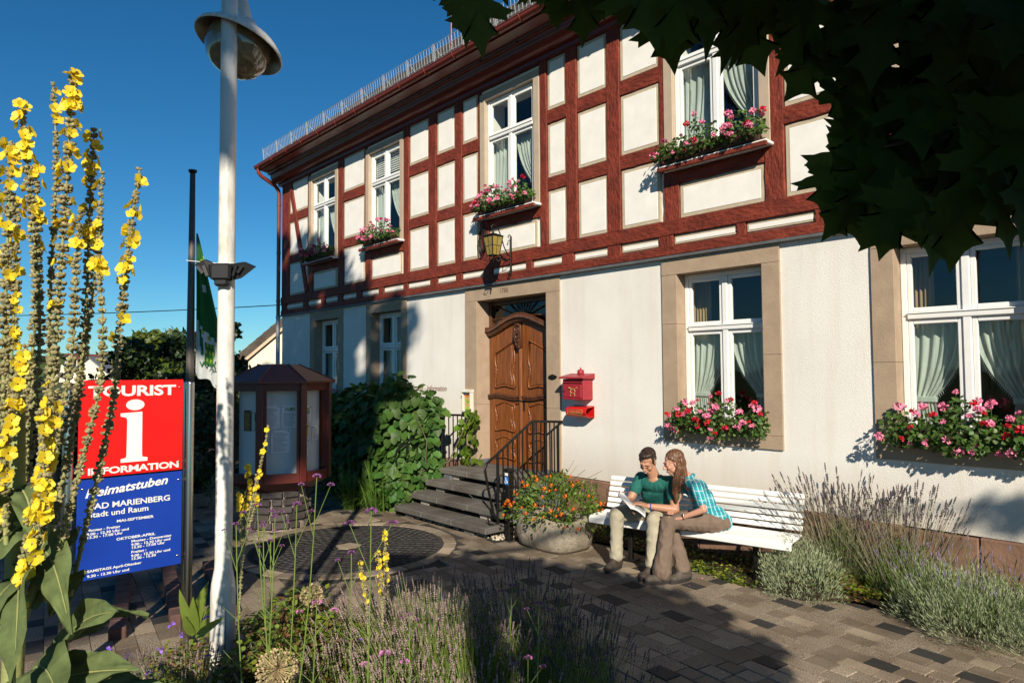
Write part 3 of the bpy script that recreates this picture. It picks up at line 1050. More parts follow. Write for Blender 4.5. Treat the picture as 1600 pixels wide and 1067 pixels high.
A8 = R(-8)
cA, sA = math.cos(A8), math.sin(A8)
def rot8(x, y): return (x * cA - y * sA, x * sA + y * cA)
PW = [.165, .20, .25, .30, .14]
CD = .155
paver_me = {}
def paver_mesh(i, k, d=CD):
    key = (i, k)
    if key not in paver_me:
        b = MB(); b.box(-PW[i] / 2 + .0028, PW[i] / 2 - .0028, -d / 2 + .0028, d / 2 - .0028, -.05, 0, 0, .007)
        o = b.build('paver', [P_DARK, P_MID, P_TAN, P_BRN][k], None, local=True)
        paver_me[key] = o.data
        COL.objects.unlink(o); bpy.data.objects.remove(o)
    return paver_me[key]
fwd = Vector((-math.sin(YAW), math.cos(YAW), 0))
def uvof(p):
    d = Vector((p[0], p[1], 0)) - Vector((CAMP.x, CAMP.y, 0))
    return d.dot(_r), d.dot(fwd)
BED_EDGE = [(-4.0, 4.6), (-3.0, 4.75), (-2.4, 5.05), (-1.6, 5.2), (-.6, 5.2), (0, 5.0), (.45, 4.75), (.78, 4.45), (.95, 3.9), (1.0, 3.2), (1.05, 1.0)]
def bed_v(u):
    if u < -4.0: return 4.6
    if u > .78: return -9
    for (a, b), (c, d) in zip(BED_EDGE[:-1], BED_EDGE[1:]):
        if a <= u <= c and c > a: return b + (d - b) * (u - a) / (c - a)
    return -9
rp_ = random.Random(5)
allp = []
prev_dark = []
for j in range(-72, 84):
    yy = j * CD
    xx = -14 + rp_.uniform(0, .3)
    cur_dark = []; last = -1
    while xx < 14:
        i = rp_.choices([0, 1, 2, 3, 4], [3, 4, 4, 1.6, 1.5])[0]
        w_ = PW[i]
        k = rp_.choices([0, 1, 2, 3], [1.7, 6.2, 1.5, 3.4])[0]
        if k == 0 and (last == 0 or any(a < xx + w_ + .02 and b > xx - .02 for a, b in prev_dark)): k = 1
        if k == 0: cur_dark.append((xx, xx + w_))
        last = k
        cx_, cy_ = rot8(xx + w_ / 2, yy)
        wx_, wy_ = cx_ + 12, cy_ - 3
        xx += w_
        if not (3.5 < wx_ < 16.6 and -7.5 < wy_ < -.1): continue
        if (wx_ > 9.9 and wy_ > -.62) or (7.4 < wx_ <= 9.9 and wy_ > -1.35): continue
        if (Vector((wx_, wy_, GZ)) - DC).length < DR + .17 + w_ * .45: continue
        u, v = uvof((wx_, wy_))
        if v < 1.2 or abs(u) > v * .80 + .3: continue
        if v < bed_v(u) - .25: continue
        allp.append((v, i, k, wx_, wy_, rp_.uniform(-.003, .003), rp_.uniform(-.01, .01), rp_.uniform(-.004, .004), rp_.uniform(-.004, .004)))
    prev_dark = cur_dark
allp.sort()
rest = []
base = pav
for idx_, (v, i, k, x, y, dz, ra, tx, ty) in enumerate(allp):
    M = Matrix.Translation((x, y, GZ + dz)) @ Matrix.Rotation(A8 + ra, 4, 'Z') @ Matrix.Rotation(tx, 4, 'X') @ Matrix.Rotation(ty, 4, 'Y')
    if idx_ < 290:
        inst(paver_mesh(i, k), 'paver', M, pav)
    else:
        rest.append((i, k, M))
m_ = MB()
for i, k, M in rest:
    m_.box(-PW[i] / 2 + .0025, PW[i] / 2 - .0025, -CD / 2 + .0025, CD / 2 - .0025, -.03, 0, k, 0, M)
o = m_.build('paver_field', [P_DARK, P_MID, P_TAN, P_BRN], pav, fix=False); o['kind'] = 'stuff'
# round inlay of dark setts
M_SETT = pmat('dark_basalt_sett', (.042, .038, .036), .8, .2, 30, .4, 120, island=.25, spec=.3)
m_ = MB(); m_.prism([(DC.x + DR * math.cos(a), DC.y + DR * math.sin(a)) for a in np.linspace(0, 2 * math.pi, 64, endpoint=False)], GZ - .04, GZ - .008, 'z')
disc = struct(m_.build('round_sett_inlay', pmat('dark_joint', (.03, .027, .024), .95))); disc['label'] = 'round dark sett inlay'
V_ = []; F_ = []
rr = .0
rgs = random.Random(3)
while rr < DR - .05:
    r0, r1 = rr, rr + .075
    if r0 < .14:
        rr = r1; continue
    n = max(5, int(2 * math.pi * (r0 + r1) / 2 / .105))
    for i in range(n):
        a0, a1 = 2 * math.pi * (i + .04 + (rr * 7 % 1)) / n, 2 * math.pi * (i + .96 + (rr * 7 % 1)) / n
        h = GZ + rgs.uniform(-.002, .003); b = len(V_)
        q = .004
        for (r_, a_, z_) in ((r0 + q, a0, h), (r1 - q, a0, h), (r1 - q, a1, h), (r0 + q, a1, h), (r0 + .001, a0, h - .02), (r1 - .001, a0, h - .02), (r1 - .001, a1, h - .02), (r0 + .001, a1, h - .02)):
            V_.append((DC.x + r_ * math.cos(a_), DC.y + r_ * math.sin(a_), z_))
        F_ += [(b, b + 1, b + 2, b + 3), (b, b + 4, b + 5, b + 1), (b + 1, b + 5, b + 6, b + 2), (b + 2, b + 6, b + 7, b + 3), (b + 3, b + 7, b + 4, b)]
    rr = r1
o = np_mesh('sett', V_, F_, M_SETT, disc); o['kind'] = 'stuff'
n = 34
for i in range(n):                                  # tan border stones
    a0, a1 = 2 * math.pi * (i + .03) / n, 2 * math.pi * (i + .97) / n
    m_ = MB(); q = [(DC.x + r_ * math.cos(a_), DC.y + r_ * math.sin(a_)) for r_, a_ in ((DR + .005, a0), (DR + .16, a0), (DR + .16, a1), (DR + .005, a1))]
    m_.prism(q, GZ - .05, GZ + .001 + rgs.uniform(-.001, .002), 'z')
    m_.build('border_stone', rgs.choice([P_TAN, P_MID, P_BRN, P_MID]), disc)
m_ = MB()
q = []
for k in range(10):                                # pale rosette in the middle
    a = 2 * math.pi * k / 10
    r_ = .17 if k % 2 == 0 else .13
    q.append((DC.x + r_ * math.cos(a), DC.y + r_ * math.sin(a)))
m_.prism(q, GZ - .05, GZ + .002, 'z'); m_.build('centre_stone', P_TAN, disc)

# brick edging steps in the dark corner under the sign
M_BRICKD = pmat('worn_clinker', (.10, .055, .042), .85, .3, 9, .5, 50, island=.25)
ke = thing('brick_garden_steps', cam_ground(-3.75, 6.3), 'low worn brick steps in the shade below the information sign', 'steps')
for j, (u0, v0, u1, v1) in enumerate([(-4.1, 7.3, -3.2, 5.6), (-3.75, 7.5, -2.85, 5.9), (-3.35, 7.6, -2.5, 6.1)]):
    A = cam_ground(u0, v0); B = cam_ground(u1, v1); n = 9
    for i in range(n):
        a = A.lerp(B, i / n); b = A.lerp(B, (i + .94) / n)
        m_ = MB(); m_.bar(a + Vector((0, 0, .04 - .045 * j * 0)), b + Vector((0, 0, .04)), .13, .11, bev=.008)
        m_.build('brick', M_BRICKD, ke)

# soil of the beds
def soil(poly, z, name):
    m_ = MB()
    c = Vector((sum(p[0] for p in poly) / len(poly), sum(p[1] for p in poly) / len(poly), z + .05))
    vs_ = [c] + [Vector((p[0], p[1], z)) for p in poly]
    m_.add(vs_, [(0, i, i % len(poly) + 1) for i in range(1, len(poly) + 1)])
    return struct(m_.build(name, M_EARTH, fix=False))
bp_ = [cam_ground(-7, .6)] + [cam_ground(-7, 4.5)] + [cam_ground(u, v) for u, v in BED_EDGE] + [cam_ground(1.05, .6)]
soil([(p.x, p.y) for p in bp_], GZ + .012, 'flower_bed')
wall_bed = [(9.75, -.62), (10.6, -.55), (12.0, -.60), (12.95, -.80), (13.4, -.85), (13.75, -.55), (14.1, -.50), (14.6, -.75), (15.2, -.65), (19, -.6), (19, -.03), (9.75, -.03)]
soil(wall_bed, GZ + .014, 'wall_bed')

# ------------------------------------------------------------------ steps
M_TREAD = speckle('basalt_step', (.085, .078, .070), (.19, .175, .155), 120)
M_BLOCK = pmat('pale_concrete_block', (.30, .27, .22), .9, .2, 12, .4, 60)
steps = thing('entrance_steps', (8.55, -.8, GZ), 'open flight of four dark grey slab steps up to the carved oak door', 'steps')
TT = [-.045, .112, .268, .425]
for k, (z, yf) in enumerate(zip(TT, (-1.53, -1.25, -.97, -.69))):
    yb = yf + .36 if k < 3 else -.02
    x0, x1 = 7.50 + rgs.uniform(-.02, .02), 9.63 + rgs.uniform(-.02, .02)
    cuts = [x0, x0 + (x1 - x0) * .33, x0 + (x1 - x0) * .66, x1]
    m_ = MB()
    for a, b in zip(cuts[:-1], cuts[1:]):
        m_.box(a + .001, b - .001, yf, yb, z - .085, z, 0, .010)
    t_ = m_.build('tread', M_TREAD, steps)
    for x in (7.72, 9.12):
        zb = GZ if k == 0 else TT[k - 1] - .0
        m_ = MB(); m_.box(x, x + .20, yf + .055, yf + .20, zb, z - .086, 0, .006)
        m_.build('support_block', M_TREAD if (k % 2 == 0) else M_BLOCK, steps)
m_ = MB(); m_.box(7.62, 7.80, -.7, -.05, GZ, .33, 0, .01); m_.box(9.36, 9.54, -.7, -.05, GZ, .33, 0, .01)
m_.box(7.8, 9.36, -.24, -.05, GZ, .33, 0, .01)
m_.build('step_carcass', M_GREY, steps)
# pale pebbles beside and under the steps
M_PEB = pmat('cream_pebble', (.42, .36, .27), .8, .15, 8, island=.3)
bmx = bmesh.new(); bmesh.ops.create_icosphere(bmx, subdivisions=1, radius=1)
tv = [tuple(v.co) for v in bmx.verts]; tf = [tuple(v.index for v in f.verts) for f in bmx.faces]; bmx.free()
n = 1500
P = np.column_stack([RNG.uniform(7.6, 9.75, n), RNG.uniform(-1.42, -.3, n), np.full(n, GZ + .005)])
S_ = RNG.uniform(.012, .028, n)
V_, F_ = scatter(tv, tf, P, frames(unit(n)), np.column_stack([S_, S_ * 1.3, S_ * .7]))
o = np_mesh('pebbles', V_, F_, M_PEB, None, True); o['kind'] = 'stuff'

def railing(x, label, xs=0):
    rl = thing('stair_railing', (x, -.8, GZ), label, 'railing')
    m_ = MB()
    path = [(x, -.02, 1.215), (x, -.62, 1.255), (x, -1.30, .835), (x, -1.44, .755), (x, -1.47, .68), (x, -1.42, .45), (x, -1.33, .10), (x, -1.27, .02)]
    for a, b in zip(path[:-1], path[1:]):
        m_.bar(a, b, .034, .018, up=(1, 0, 0), bev=.004)
    m_.build('handrail', M_DARK, rl)
    def top(y): return 1.215 + .04 * (-y) / .62 if y > -.62 else 1.255 - (-y - .62) * (.42 / .68)
    m_ = MB(); m_.bar((x, -1.25, GZ), (x, -1.25, top(-1.25)), .032, .032, bev=.004); m_.build('newel_post', M_DARK, rl)
    m_ = MB(); m_.bar((x, -.60, TT[3] - .09), (x, -.60, 1.25), .032, .032, bev=.004); m_.build('newel_post', M_DARK, rl)
    y = -.10
    while y > -1.2:
        if abs(y + .60) > .03:
            zb = .50 if y > -.62 else .50 - (-y - .62) * .62
            m_ = MB(); m_.bar((x, y, zb), (x, y, top(y) - .01), .014, .014); m_.build('baluster', M_DARK, rl)
        y -= .088
    m_ = MB(); m_.bar((x, -.02, .50), (x, -.62, .50), .014, .03, up=(1, 0, 0)); m_.bar((x, -.62, .50), (x, -1.25, .11), .014, .03, up=(1, 0, 0))
    m_.build('lower_rail', M_DARK, rl)
    m_ = MB()
    m_.tube([(x, -1.25 - .09 * math.cos(a), .30 + .07 * math.sin(a)) for a in np.linspace(0, 3.1, 9)], .008, 5)
    m_.build('scroll', M_DARK, rl)
    m_ = MB()
    m_.tube([(x, -1.25, -.02), (x, -1.30, -.05), (x, -1.40, -.02), (x, -1.43, .08)], .010, 5)
    m_.build('scroll', M_DARK, rl)
    return rl
railing(9.56, 'black iron railing on the open right side of the steps beside the planter')
railing(7.44, 'black iron railing half buried in the climbing hydrangea left of the oak door')

# black post with a blue sticker
bo = thing('bell_post', (9.80, -1.27, GZ), 'slim black post with a blue wheelchair sticker beside the steps', 'post')
m_ = MB(); m_.box(9.757, 9.843, -1.31, -1.23, GZ, .66, 0, .006); m_.box(9.745, 9.855, -1.325, -1.215, .66, .70, 0, .008)
m_.build('post', M_DARK, bo)
M_BLUEST = pmat('blue_sticker', (.02, .16, .50), .4, .05, 4)
m_ = MB(); fc = []
m_.box(9.768, 9.832, -1.316, -1.3105, .50, .60, 0); m_.build('sticker', M_BLUEST, bo)
m_ = MB()
y = -1.318
m_.tube([(9.792, y, .585), (9.794, y, .555), (9.813, y, .553), (9.820, y, .522)], .004, 5)
m_.tube([(9.792 + .017 * math.cos(a), y, .535 + .017 * math.sin(a)) for a in np.linspace(1.9, 6.0, 9)], .0032, 5)
m_.tube([(9.791, y, .588), (9.793, y, .592)], .006, 5)
m_.build('wheelchair_symbol', M_WHITE, bo)
m_ = MB(); m_.box(9.772, 9.828, -1.317, -1.3105, .612, .648, 0, .003); m_.build('bell_push', M_WHITE, bo)
# ------------------------------------------------------------------ lettering
def text_mb(s, size, M, depth=.002, bold=0.0, xs=1.0, shear=0.0, align='LEFT', arch=None, mi=0, mb=None, spacing=1.0):
    """flat raised letters; M maps the text plane (x right, y up) into the place"""
    cu = bpy.data.curves.new('lettering', 'FONT')
    cu.body = s; cu.size = size; cu.extrude = depth; cu.offset = bold * size; cu.shear = shear
    cu.align_x = align; cu.space_character = spacing; cu.resolution_u = 3
    ob = bpy.data.objects.new('lettering', cu); COL.objects.link(ob)
    dg = bpy.context.evaluated_depsgraph_get()
    me = bpy.data.meshes.new_from_object(ob.evaluated_get(dg))
    mb = mb or MB()
    vs_ = [M @ Vector((v.co.x * xs, v.co.y, v.co.z)) if arch is None else M @ arch(Vector((v.co.x * xs, v.co.y, v.co.z))) for v in me.vertices]
    mb.add(vs_, [tuple(p.vertices) for p in me.polygons], mi)
    bpy.data.objects.remove(ob); bpy.data.curves.remove(cu); bpy.data.meshes.remove(me)
    return mb
def wallM(x, y, z):           # text facing -Y
    return Matrix(((1, 0, 0, x), (0, 0, -1, y), (0, 1, 0, z), (0, 0, 0, 1)))

M_CARVE = pmat('carved_shadow_stone', (.16, .11, .075), .9, .1, 10)
o = text_mb('1788.', .105, wallM(8.22, -.0270, 3.185), .0012, 0, .95).build('carved_year', M_CARVE, house, fix=False)
M_BROWNT = pmat('brown_lettering', (.22, .12, .085), .8, .1, 10)
text_mb('Tourist - Information', .135, wallM(5.70, -.003, 1.605), .0015, .008, .93, .25).build('wall_lettering', M_BROWNT, house, fix=False)
m_ = MB(); m_.prism([(9.385 + .085 * math.cos(a), 1.855 + .032 * math.sin(a)) for a in np.linspace(0, 2 * math.pi, 16, endpoint=False)], -.04, -.0255, 'y')
m_.box(9.36, 9.41, -.042, -.026, 1.815, 1.895, 0, .008)
m_.build('bell_plate', M_DARK, house)

# ------------------------------------------------------------------ letter box, newspaper roll, leaflet box
M_RED = pmat('crimson_cast_metal', (.30, .018, .028), .45, .15, 12, .3, 60, spec=.5)
M_REDB = pmat('bright_red_enamel', (.50, .012, .010), .35, .12, 10, .2, 40)
M_GOLD = pmat('worn_gold_paint', (.48, .26, .09), .5, .2, 30, metal=.3)
mx0, mx1 = 9.75, 10.13
lb = thing('letter_box', (9.93, -.1, 1.5), 'crimson cast letter box with a post horn emblem and a crown on its roof', 'letter box')
m_ = MB(); m_.box(mx0, mx1, -.205, -.002, 1.545, 1.83, 0, .006); m_.box(mx0 + .03, mx1 - .03, -.213, -.20, 1.575, 1.745, 0, .006)
m_.build('body', M_RED, lb)
m_ = MB(); m_.prism([(-.25, 1.835), (-.25, 1.852), (-.235, 1.86), (-.0, 1.905), (-.0, 1.83)], mx0 - .035, mx1 + .035, 'x'); m_.build('roof', M_RED, lb)
m_ = MB(); m_.box(mx0 + .01, mx1 - .01, -.222, -.205, 1.775, 1.79, 0, .004)
for k in range(12): m_.box(mx0 + .03 + k * .028, mx0 + .044 + k * .028, -.216, -.205, 1.797, 1.815, 0, .003)
m_.build('slot_flap', M_RED, lb)
m_ = MB()
cx, cz = 9.95, 1.665
m_.tube([(cx + .042 * math.cos(a), -.219, cz + .034 * math.sin(a)) for a in np.linspace(-.3, 6.3, 18)], .007, 6)
m_.tube([(cx - .07, -.219, cz + .045), (cx - .03, -.22, cz + .03), (cx, -.22, cz + .01)], [.013, .008, .005], 6)
m_.tube([(cx + .08, -.219, cz + .048), (cx + .04, -.22, cz + .03)], [.010, .006], 6)
for s_ in (-1, 1): m_.tube([(cx + s_ * .03, -.219, cz - .03), (cx + s_ * .042, -.22, cz - .055), (cx + s_ * .035, -.22, cz - .07)], .006, 5)
m_.build('post_horn_emblem', M_GOLD, lb)
m_ = MB()
m_.tube([(9.96, -.06, 1.885), (9.96, -.06, 1.90), (9.96, -.06, 1.925), (9.96, -.06, 1.95), (9.96, -.06, 1.965), (9.96, -.06, 1.99)], [.04, .045, .05, .035, .012, .008], 10)
for s_ in (-1, 1): m_.tube([(9.96 + s_ * .035, -.06, 1.90), (9.96 + s_ * .055, -.06, 1.93), (9.96 + s_ * .04, -.06, 1.955)], .010, 5)
m_.build('crown_finial', M_RED, lb)
m_ = MB(); m_.tube([(9.785, -.214, 1.665), (9.785, -.222, 1.665)], .009, 8); m_.build('lock', M_DARK, lb)

nr = thing('newspaper_holder', (9.97, -.1, 1.4), 'bright red open ended newspaper roll with gold lettering under the letter box', 'newspaper holder')
m_ = MB()
pf = [(-.02, 1.305), (-.13, 1.305), (-.175, 1.325), (-.195, 1.37), (-.19, 1.41), (-.16, 1.44), (-.02, 1.455)]
pin = [(-.02, 1.312), (-.13, 1.312), (-.168, 1.33), (-.187, 1.37), (-.183, 1.406), (-.156, 1.433), (-.02, 1.447)]
n = len(pf); vs_ = [(9.79, a, b) for a, b in pf] + [(10.16, a, b) for a, b in pf] + [(9.79, a, b) for a, b in pin] + [(10.16, a, b) for a, b in pin]
fs_ = [(i, i + 1, i + 1 + n, i + n) for i in range(n - 1)] + [(2 * n + i, 2 * n + i + 1, 3 * n + i + 1, 3 * n + i) for i in range(n - 1)]
fs_ += [(n + i, n + i + 1, 3 * n + i + 1, 3 * n + i) for i in range(n - 1)] + [(i, i + 1, 2 * n + i + 1, 2 * n + i) for i in range(n - 1)]
m_.add(vs_, fs_); m_.add([(9.79, -.012, 1.30), (10.16, -.012, 1.30), (10.16, -.012, 1.46), (9.79, -.012, 1.46)], [(0, 1, 2, 3)])
m_.build('tray', M_REDB, nr)
m_ = MB(); fr_ = [(9.83, -.199, 1.345), (10.10, -.199, 1.345), (10.10, -.192, 1.41), (9.83, -.192, 1.41)]
m_.tube(fr_ + [fr_[0]], .004, 5); m_.build('name_frame', M_GOLD, nr)
text_mb('ZEITUNG', .042, wallM(9.855, -.197, 1.362), .002, .02, 1.3).build('name_lettering', M_GOLD, nr, fix=False)

lf = thing('leaflet_box', (7.5, -.08, 1.25), 'small clear leaflet box with a colourful brochure on the left door jamb', 'leaflet holder')
M_CLEAR = pmat('milky_acrylic', (.62, .60, .52), .25, .05, 5)
m_ = MB(); m_.box(7.33, 7.55, -.10, -.024, 1.27, 1.30, 0, .004); m_.box(7.33, 7.345, -.10, -.024, 1.30, 1.60); m_.box(7.535, 7.55, -.10, -.024, 1.30, 1.60)
m_.box(7.345, 7.535, -.04, -.024, 1.30, 1.62); m_.prism([(-.115, 1.60), (-.115, 1.612), (-.02, 1.65), (-.02, 1.60)], 7.32, 7.56, 'x')
m_.build('case', M_CLEAR, lf)
def picmat(name, cols, sc=9):
    m, t, b = _nt(name)
    N = t.nodes; L = t.links
    tc = N.new('ShaderNodeTexCoord'); nz = N.new('ShaderNodeTexNoise'); nz.inputs['Scale'].default_value = sc
    L.new(tc.outputs['Object'], nz.inputs['Vector'])
    rp = N.new('ShaderNodeValToRGB'); rp.color_ramp.interpolation = 'LINEAR'
    rp.color_ramp.elements[0].color = (*cols[0], 1); rp.color_ramp.elements[0].position = .35
    rp.color_ramp.elements[1].color = (*cols[-1], 1); rp.color_ramp.elements[1].position = .65
    for i, c in enumerate(cols[1:-1]):
        e = rp.color_ramp.elements.new(.35 + .3 * (i + 1) / (len(cols) - 1)); e.color = (*c, 1)
    L.new(nz.outputs[0], rp.inputs[0]); L.new(rp.outputs[0], b.inputs['Base Color'])
    b.inputs['Roughness'].default_value = .4
    return m
m_ = MB(); m_.box(7.36, 7.52, -.06, -.045, 1.305, 1.52); m_.build('brochure', picmat('landscape_print', [(.10, .25, .03), (.4, .5, .1), (.6, .25, .1), (.55, .5, .4)], 14), lf)
m_ = MB(); m_.box(7.36, 7.52, -.0605, -.045, 1.521, 1.56); m_.build('brochure_heading', pmat('orange_print', (.6, .16, .04), .4), lf)

# ------------------------------------------------------------------ wall lantern
la = thing('wall_lantern', (8.53, -.05, 3.44), 'black wrought iron lantern with yellow panes on a scrolled wall bracket above the door', 'lantern')
m_ = MB()
m_.bar((8.53, -.055, 3.45), (8.53, -.055, 4.04), .032, .018, bev=.004)
m_.tube([(8.53, -.055, 4.04), (8.53, -.09, 4.06), (8.53, -.12, 4.03), (8.53, -.10, 4.01)], .008, 5)
m_.tube([(8.53, -.055, 3.45), (8.53, -.09, 3.42), (8.53, -.12, 3.45), (8.53, -.09, 3.49), (8.53, -.06, 3.51)], .010, 5)
m_.tube([(8.53, -.06, 3.72), (8.53, -.12, 3.74), (8.53, -.20, 3.86), (8.53, -.25, 3.99), (8.53, -.31, 4.11), (8.53, -.37, 4.17), (8.53, -.42, 4.175), (8.53, -.455, 4.14), (8.53, -.44, 4.10), (8.53, -.42, 4.09)], .009, 6)
m_.tube([(8.53, -.06, 3.66), (8.53, -.15, 3.66), (8.53, -.21, 3.71), (8.53, -.19, 3.77), (8.53, -.14, 3.76)], .007, 5)
m_.build('bracket', M_DARK, la)
lc = Vector((8.53, -.42, 0))
m_ = MB()
def sqring(z, h): return [(lc.x + sx * h, lc.y + sy * h, z) for sx, sy in ((-1, -1), (1, -1), (1, 1), (-1, 1))]
zt, zb_, ht, hb = 3.99, 3.70, .105, .065
top, bot = sqring(zt, ht), sqring(zb_, hb)
for k in range(4):
    m_.bar(top[k], bot[k], .012, .012); m_.bar(top[k], top[(k + 1) % 4], .016, .014); m_.bar(bot[k], bot[(k + 1) % 4], .016, .014)
    a = (Vector(top[k]) + Vector(top[(k + 1) % 4])) / 2; b = (Vector(bot[k]) + Vector(bot[(k + 1) % 4])) / 2
    m_.bar(a, b, .006, .006)
    a = Vector(top[k]).lerp(Vector(bot[k]), .5); b = Vector(top[(k + 1) % 4]).lerp(Vector(bot[(k + 1) % 4]), .5); m_.bar(a, b, .006, .006)
m_.add(sqring(zt + .004, ht + .02) + sqring(zt + .05, .03), [(0, 1, 5, 4), (1, 2, 6, 5), (2, 3, 7, 6), (3, 0, 4, 7), (4, 5, 6, 7), (0, 1, 2, 3)])
m_.tube([(lc.x, lc.y, zt + .05), (lc.x, lc.y, zt + .10)], [.02, .008], 8)
m_.build('lantern_frame', M_DARK, la)
m_ = MB()
for k in range(4): 
    a, b, c, d = bot[k], bot[(k + 1) % 4], top[(k + 1) % 4], top[k]
    m_.add([a, b, c, d], [(0, 1, 2, 3)])
m_.build('yellow_pane', pmat('yellow_hammered_glass', (.27, .20, .045), .2, .25, 25, .5, 60), la)
m_ = MB()
for sx in (-1, 1):
    for sy in (-1, 1):
        m_.tube([(lc.x + sx * .06, lc.y + sy * .06, 3.70), (lc.x + sx * .085, lc.y + sy * .085, 3.65), (lc.x + sx * .06, lc.y + sy * .06, 3.61), (lc.x + sx * .03, lc.y + sy * .03, 3.64)], .007, 5)
m_.tube([(lc.x + .0, lc.y, 3.70), (lc.x, lc.y, 3.60)], [.02, .006], 6)
m_.build('scrollwork', M_DARK, la)

cb = MB()
for k in range(7):
    a0 = random.uniform(0, 1)
    cb.tube([(7.86 + random.uniform(-.01, .01) + (.075 + .008 * (k % 3)) * math.sin(t) * (1 + .1 * math.sin(t + a0)), -.05 - .01 * k, 4.10 - k * .012 + .20 * math.cos(t)) for t in np.linspace(0, 2 * math.pi, 17)], .0055, 5, cap=False)
cb.tube([(7.86, -.04, 4.30), (7.87, -.07, 4.36), (7.88, -.05, 4.42)], .006, 5)
tag(cb.build('coiled_cable', M_DARK), 'loose coil of black cable hanging beside the flower box over the door', 'cable')

# ------------------------------------------------------------------ street lamp
def pole_mat():
    m, t, b = _nt('white_lamp_paint')
    N = t.nodes; L = t.links
    tc = N.new('ShaderNodeTexCoord'); mp = N.new('ShaderNodeMapping'); mp.inputs['Scale'].default_value = (7, 7, 2.2)
    L.new(tc.outputs['Object'], mp.inputs[0])
    nz = N.new('ShaderNodeTexNoise'); nz.inputs['Scale'].default_value = 1; nz.inputs['Detail'].default_value = 10; nz.inputs['Roughness'].default_value = .75
    L.new(mp.outputs[0], nz.inputs['Vector'])
    rp = N.new('ShaderNodeValToRGB')
    rp.color_ramp.elements[0].position = .30; rp.color_ramp.elements[0].color = (.42, .38, .31, 1)
    rp.color_ramp.elements[1].position = .52; rp.color_ramp.elements[1].color = (.72, .70, .65, 1)
    L.new(nz.outputs[0], rp.inputs[0]); L.new(rp.outputs[0], b.inputs['Base Color'])
    b.inputs['Roughness'].default_value = .42
    return m
M_POLE = pole_mat()
LP = cam_ground(-1.93, 4.6)
lamp = thing('street_lamp', LP, 'white street lamp with a wide bell hood and clear globe standing in the flower bed', 'street lamp')
m_ = MB()
m_.lathe([(.079, -.02), (.079, .70), (.074, .76), (.056, .86), (.055, .9), (.054, 3.4), (.052, 5.4), (.0, 5.42)], LP, 28)
m_.build('pole', M_POLE, lamp)
m_ = MB()
q = _r; 
m_.add([LP + _r * .045 + Vector((0, 0, .25)) - fwd * .070, LP + _r * .048 + Vector((0, 0, .25)) - fwd * .068, LP + _r * .048 + Vector((0, 0, .62)) - fwd * .068, LP + _r * .045 + Vector((0, 0, .62)) - fwd * .070], [(0, 1, 2, 3)])
m_.build('service_door_seam', M_GREY, lamp)
hc = cam_ground(-1.935, 4.82, 4.335)
ax = (Vector((0, 0, 1)) * .955 + _r * .27 + fwd * .20).normalized()   # hood leans
Mh = Vector((0, 0, 1)).rotation_difference(ax).to_matrix()
m_ = MB()
m_.lathe([(.305, -.055), (.312, -.05), (.30, -.02), (.25, .030), (.18, .065), (.10, .105), (.064, .14), (.05, .17), (.0, .18)], hc, 36, M=Mh)
m_.lathe([(.304, -.056), (.27, -.02), (.22, .03), (.16, .07), (.0, .09)], hc, 36, 1, M=Mh)
m_.build('lamp_hood', [M_POLE, pmat('dull_reflector', (.28, .26, .22), .35, .1, 6, metal=.5)], lamp)
m_ = MB()
m_.lathe([(.222, .0), (.224, -.06), (.212, -.13), (.18, -.195), (.125, -.24), (.06, -.262), (.0, -.268)], hc, 32, M=Mh)
gl = pmat('smoky_lamp_glass', (.11, .088, .050), .10, .6, 7, spec=.8, coat=.6, col2=(.26, .21, .12))
m_.build('globe', gl, lamp)
m_ = MB()
m_.tube([hc + Mh @ Vector((0, 0, .03)), hc + Mh @ Vector((0, 0, -.06)), hc + Mh @ Vector((0, 0, -.16))], [.03, .05, .035], 12)
m_.build('bulb', pmat('frosted_bulb', (.6, .58, .5), .4), lamp)
m_ = MB()
m_.tube([LP + Vector((0, 0, 5.25)), LP + Vector((0, 0, 5.3)) + (hc - LP) * Vector((.5, .5, 0)), hc + Vector((0, 0, .60)), hc + Vector((0, 0, .32)), hc + Mh @ Vector((0, 0, .12))], [.035, .030, .030, .036, .050], 12)
m_.build('arm', M_POLE, lamp)
# clamp-on bracket with a black spot
fl = thing('clamped_flag_bracket', LP + Vector((0, 0, 2.80)), 'black plastic bracket strapped round the white lamp pole at head height', 'bracket')
bz = LP.z + 2.82
m_ = MB()
C0 = Vector((LP.x, LP.y, bz))
def lp(u, v, z): return C0 + _r * u + fwd * v + Vector((0, 0, z))
for s_, du in ((-1, .0), (1, .0)):
    e_ = .80 if s_ < 0 else 1.06; u_ = .018 if s_ < 0 else .0
    m_.add([lp(s_ * .05, -.07, .055), lp(s_ * .14 * e_, -.10, .062 + u_), lp(s_ * .215 * e_, -.10, .028 + u_), lp(s_ * .12 * e_, -.08, -.045 + u_), lp(s_ * .05, -.07, -.06),
            lp(s_ * .05, -.03, .06), lp(s_ * .14 * e_, -.06, .070 + u_), lp(s_ * .215 * e_, -.07, .036 + u_), lp(s_ * .12 * e_, -.04, -.03 + u_), lp(s_ * .05, -.03, -.05)],
           [(0, 1, 2, 3, 4), (5, 6, 7, 8, 9), (0, 1, 6, 5), (1, 2, 7, 6), (2, 3, 8, 7), (3, 4, 9, 8), (4, 0, 5, 9)])
    for k in range(3):
        m_.bar(lp(s_ * (.07 + k * .04), -.105, .045 - .006 * k), lp(s_ * (.055 + k * .03), -.10, -.05 + .02 * k), .012, .02)
m_.obox(lp(0, -.08, 0), (.13, .06, .11), Matrix.Rotation(YAW, 3, 'Z'), 0, .012)
m_.obox(lp(0, -.075, -.07), (.09, .05, .05), Matrix.Rotation(YAW, 3, 'Z'), 0, .012)
m_.build('bracket_body', pmat('black_plastic', (.008, .008, .009), .5, .2, 20), fl)
m_ = MB()
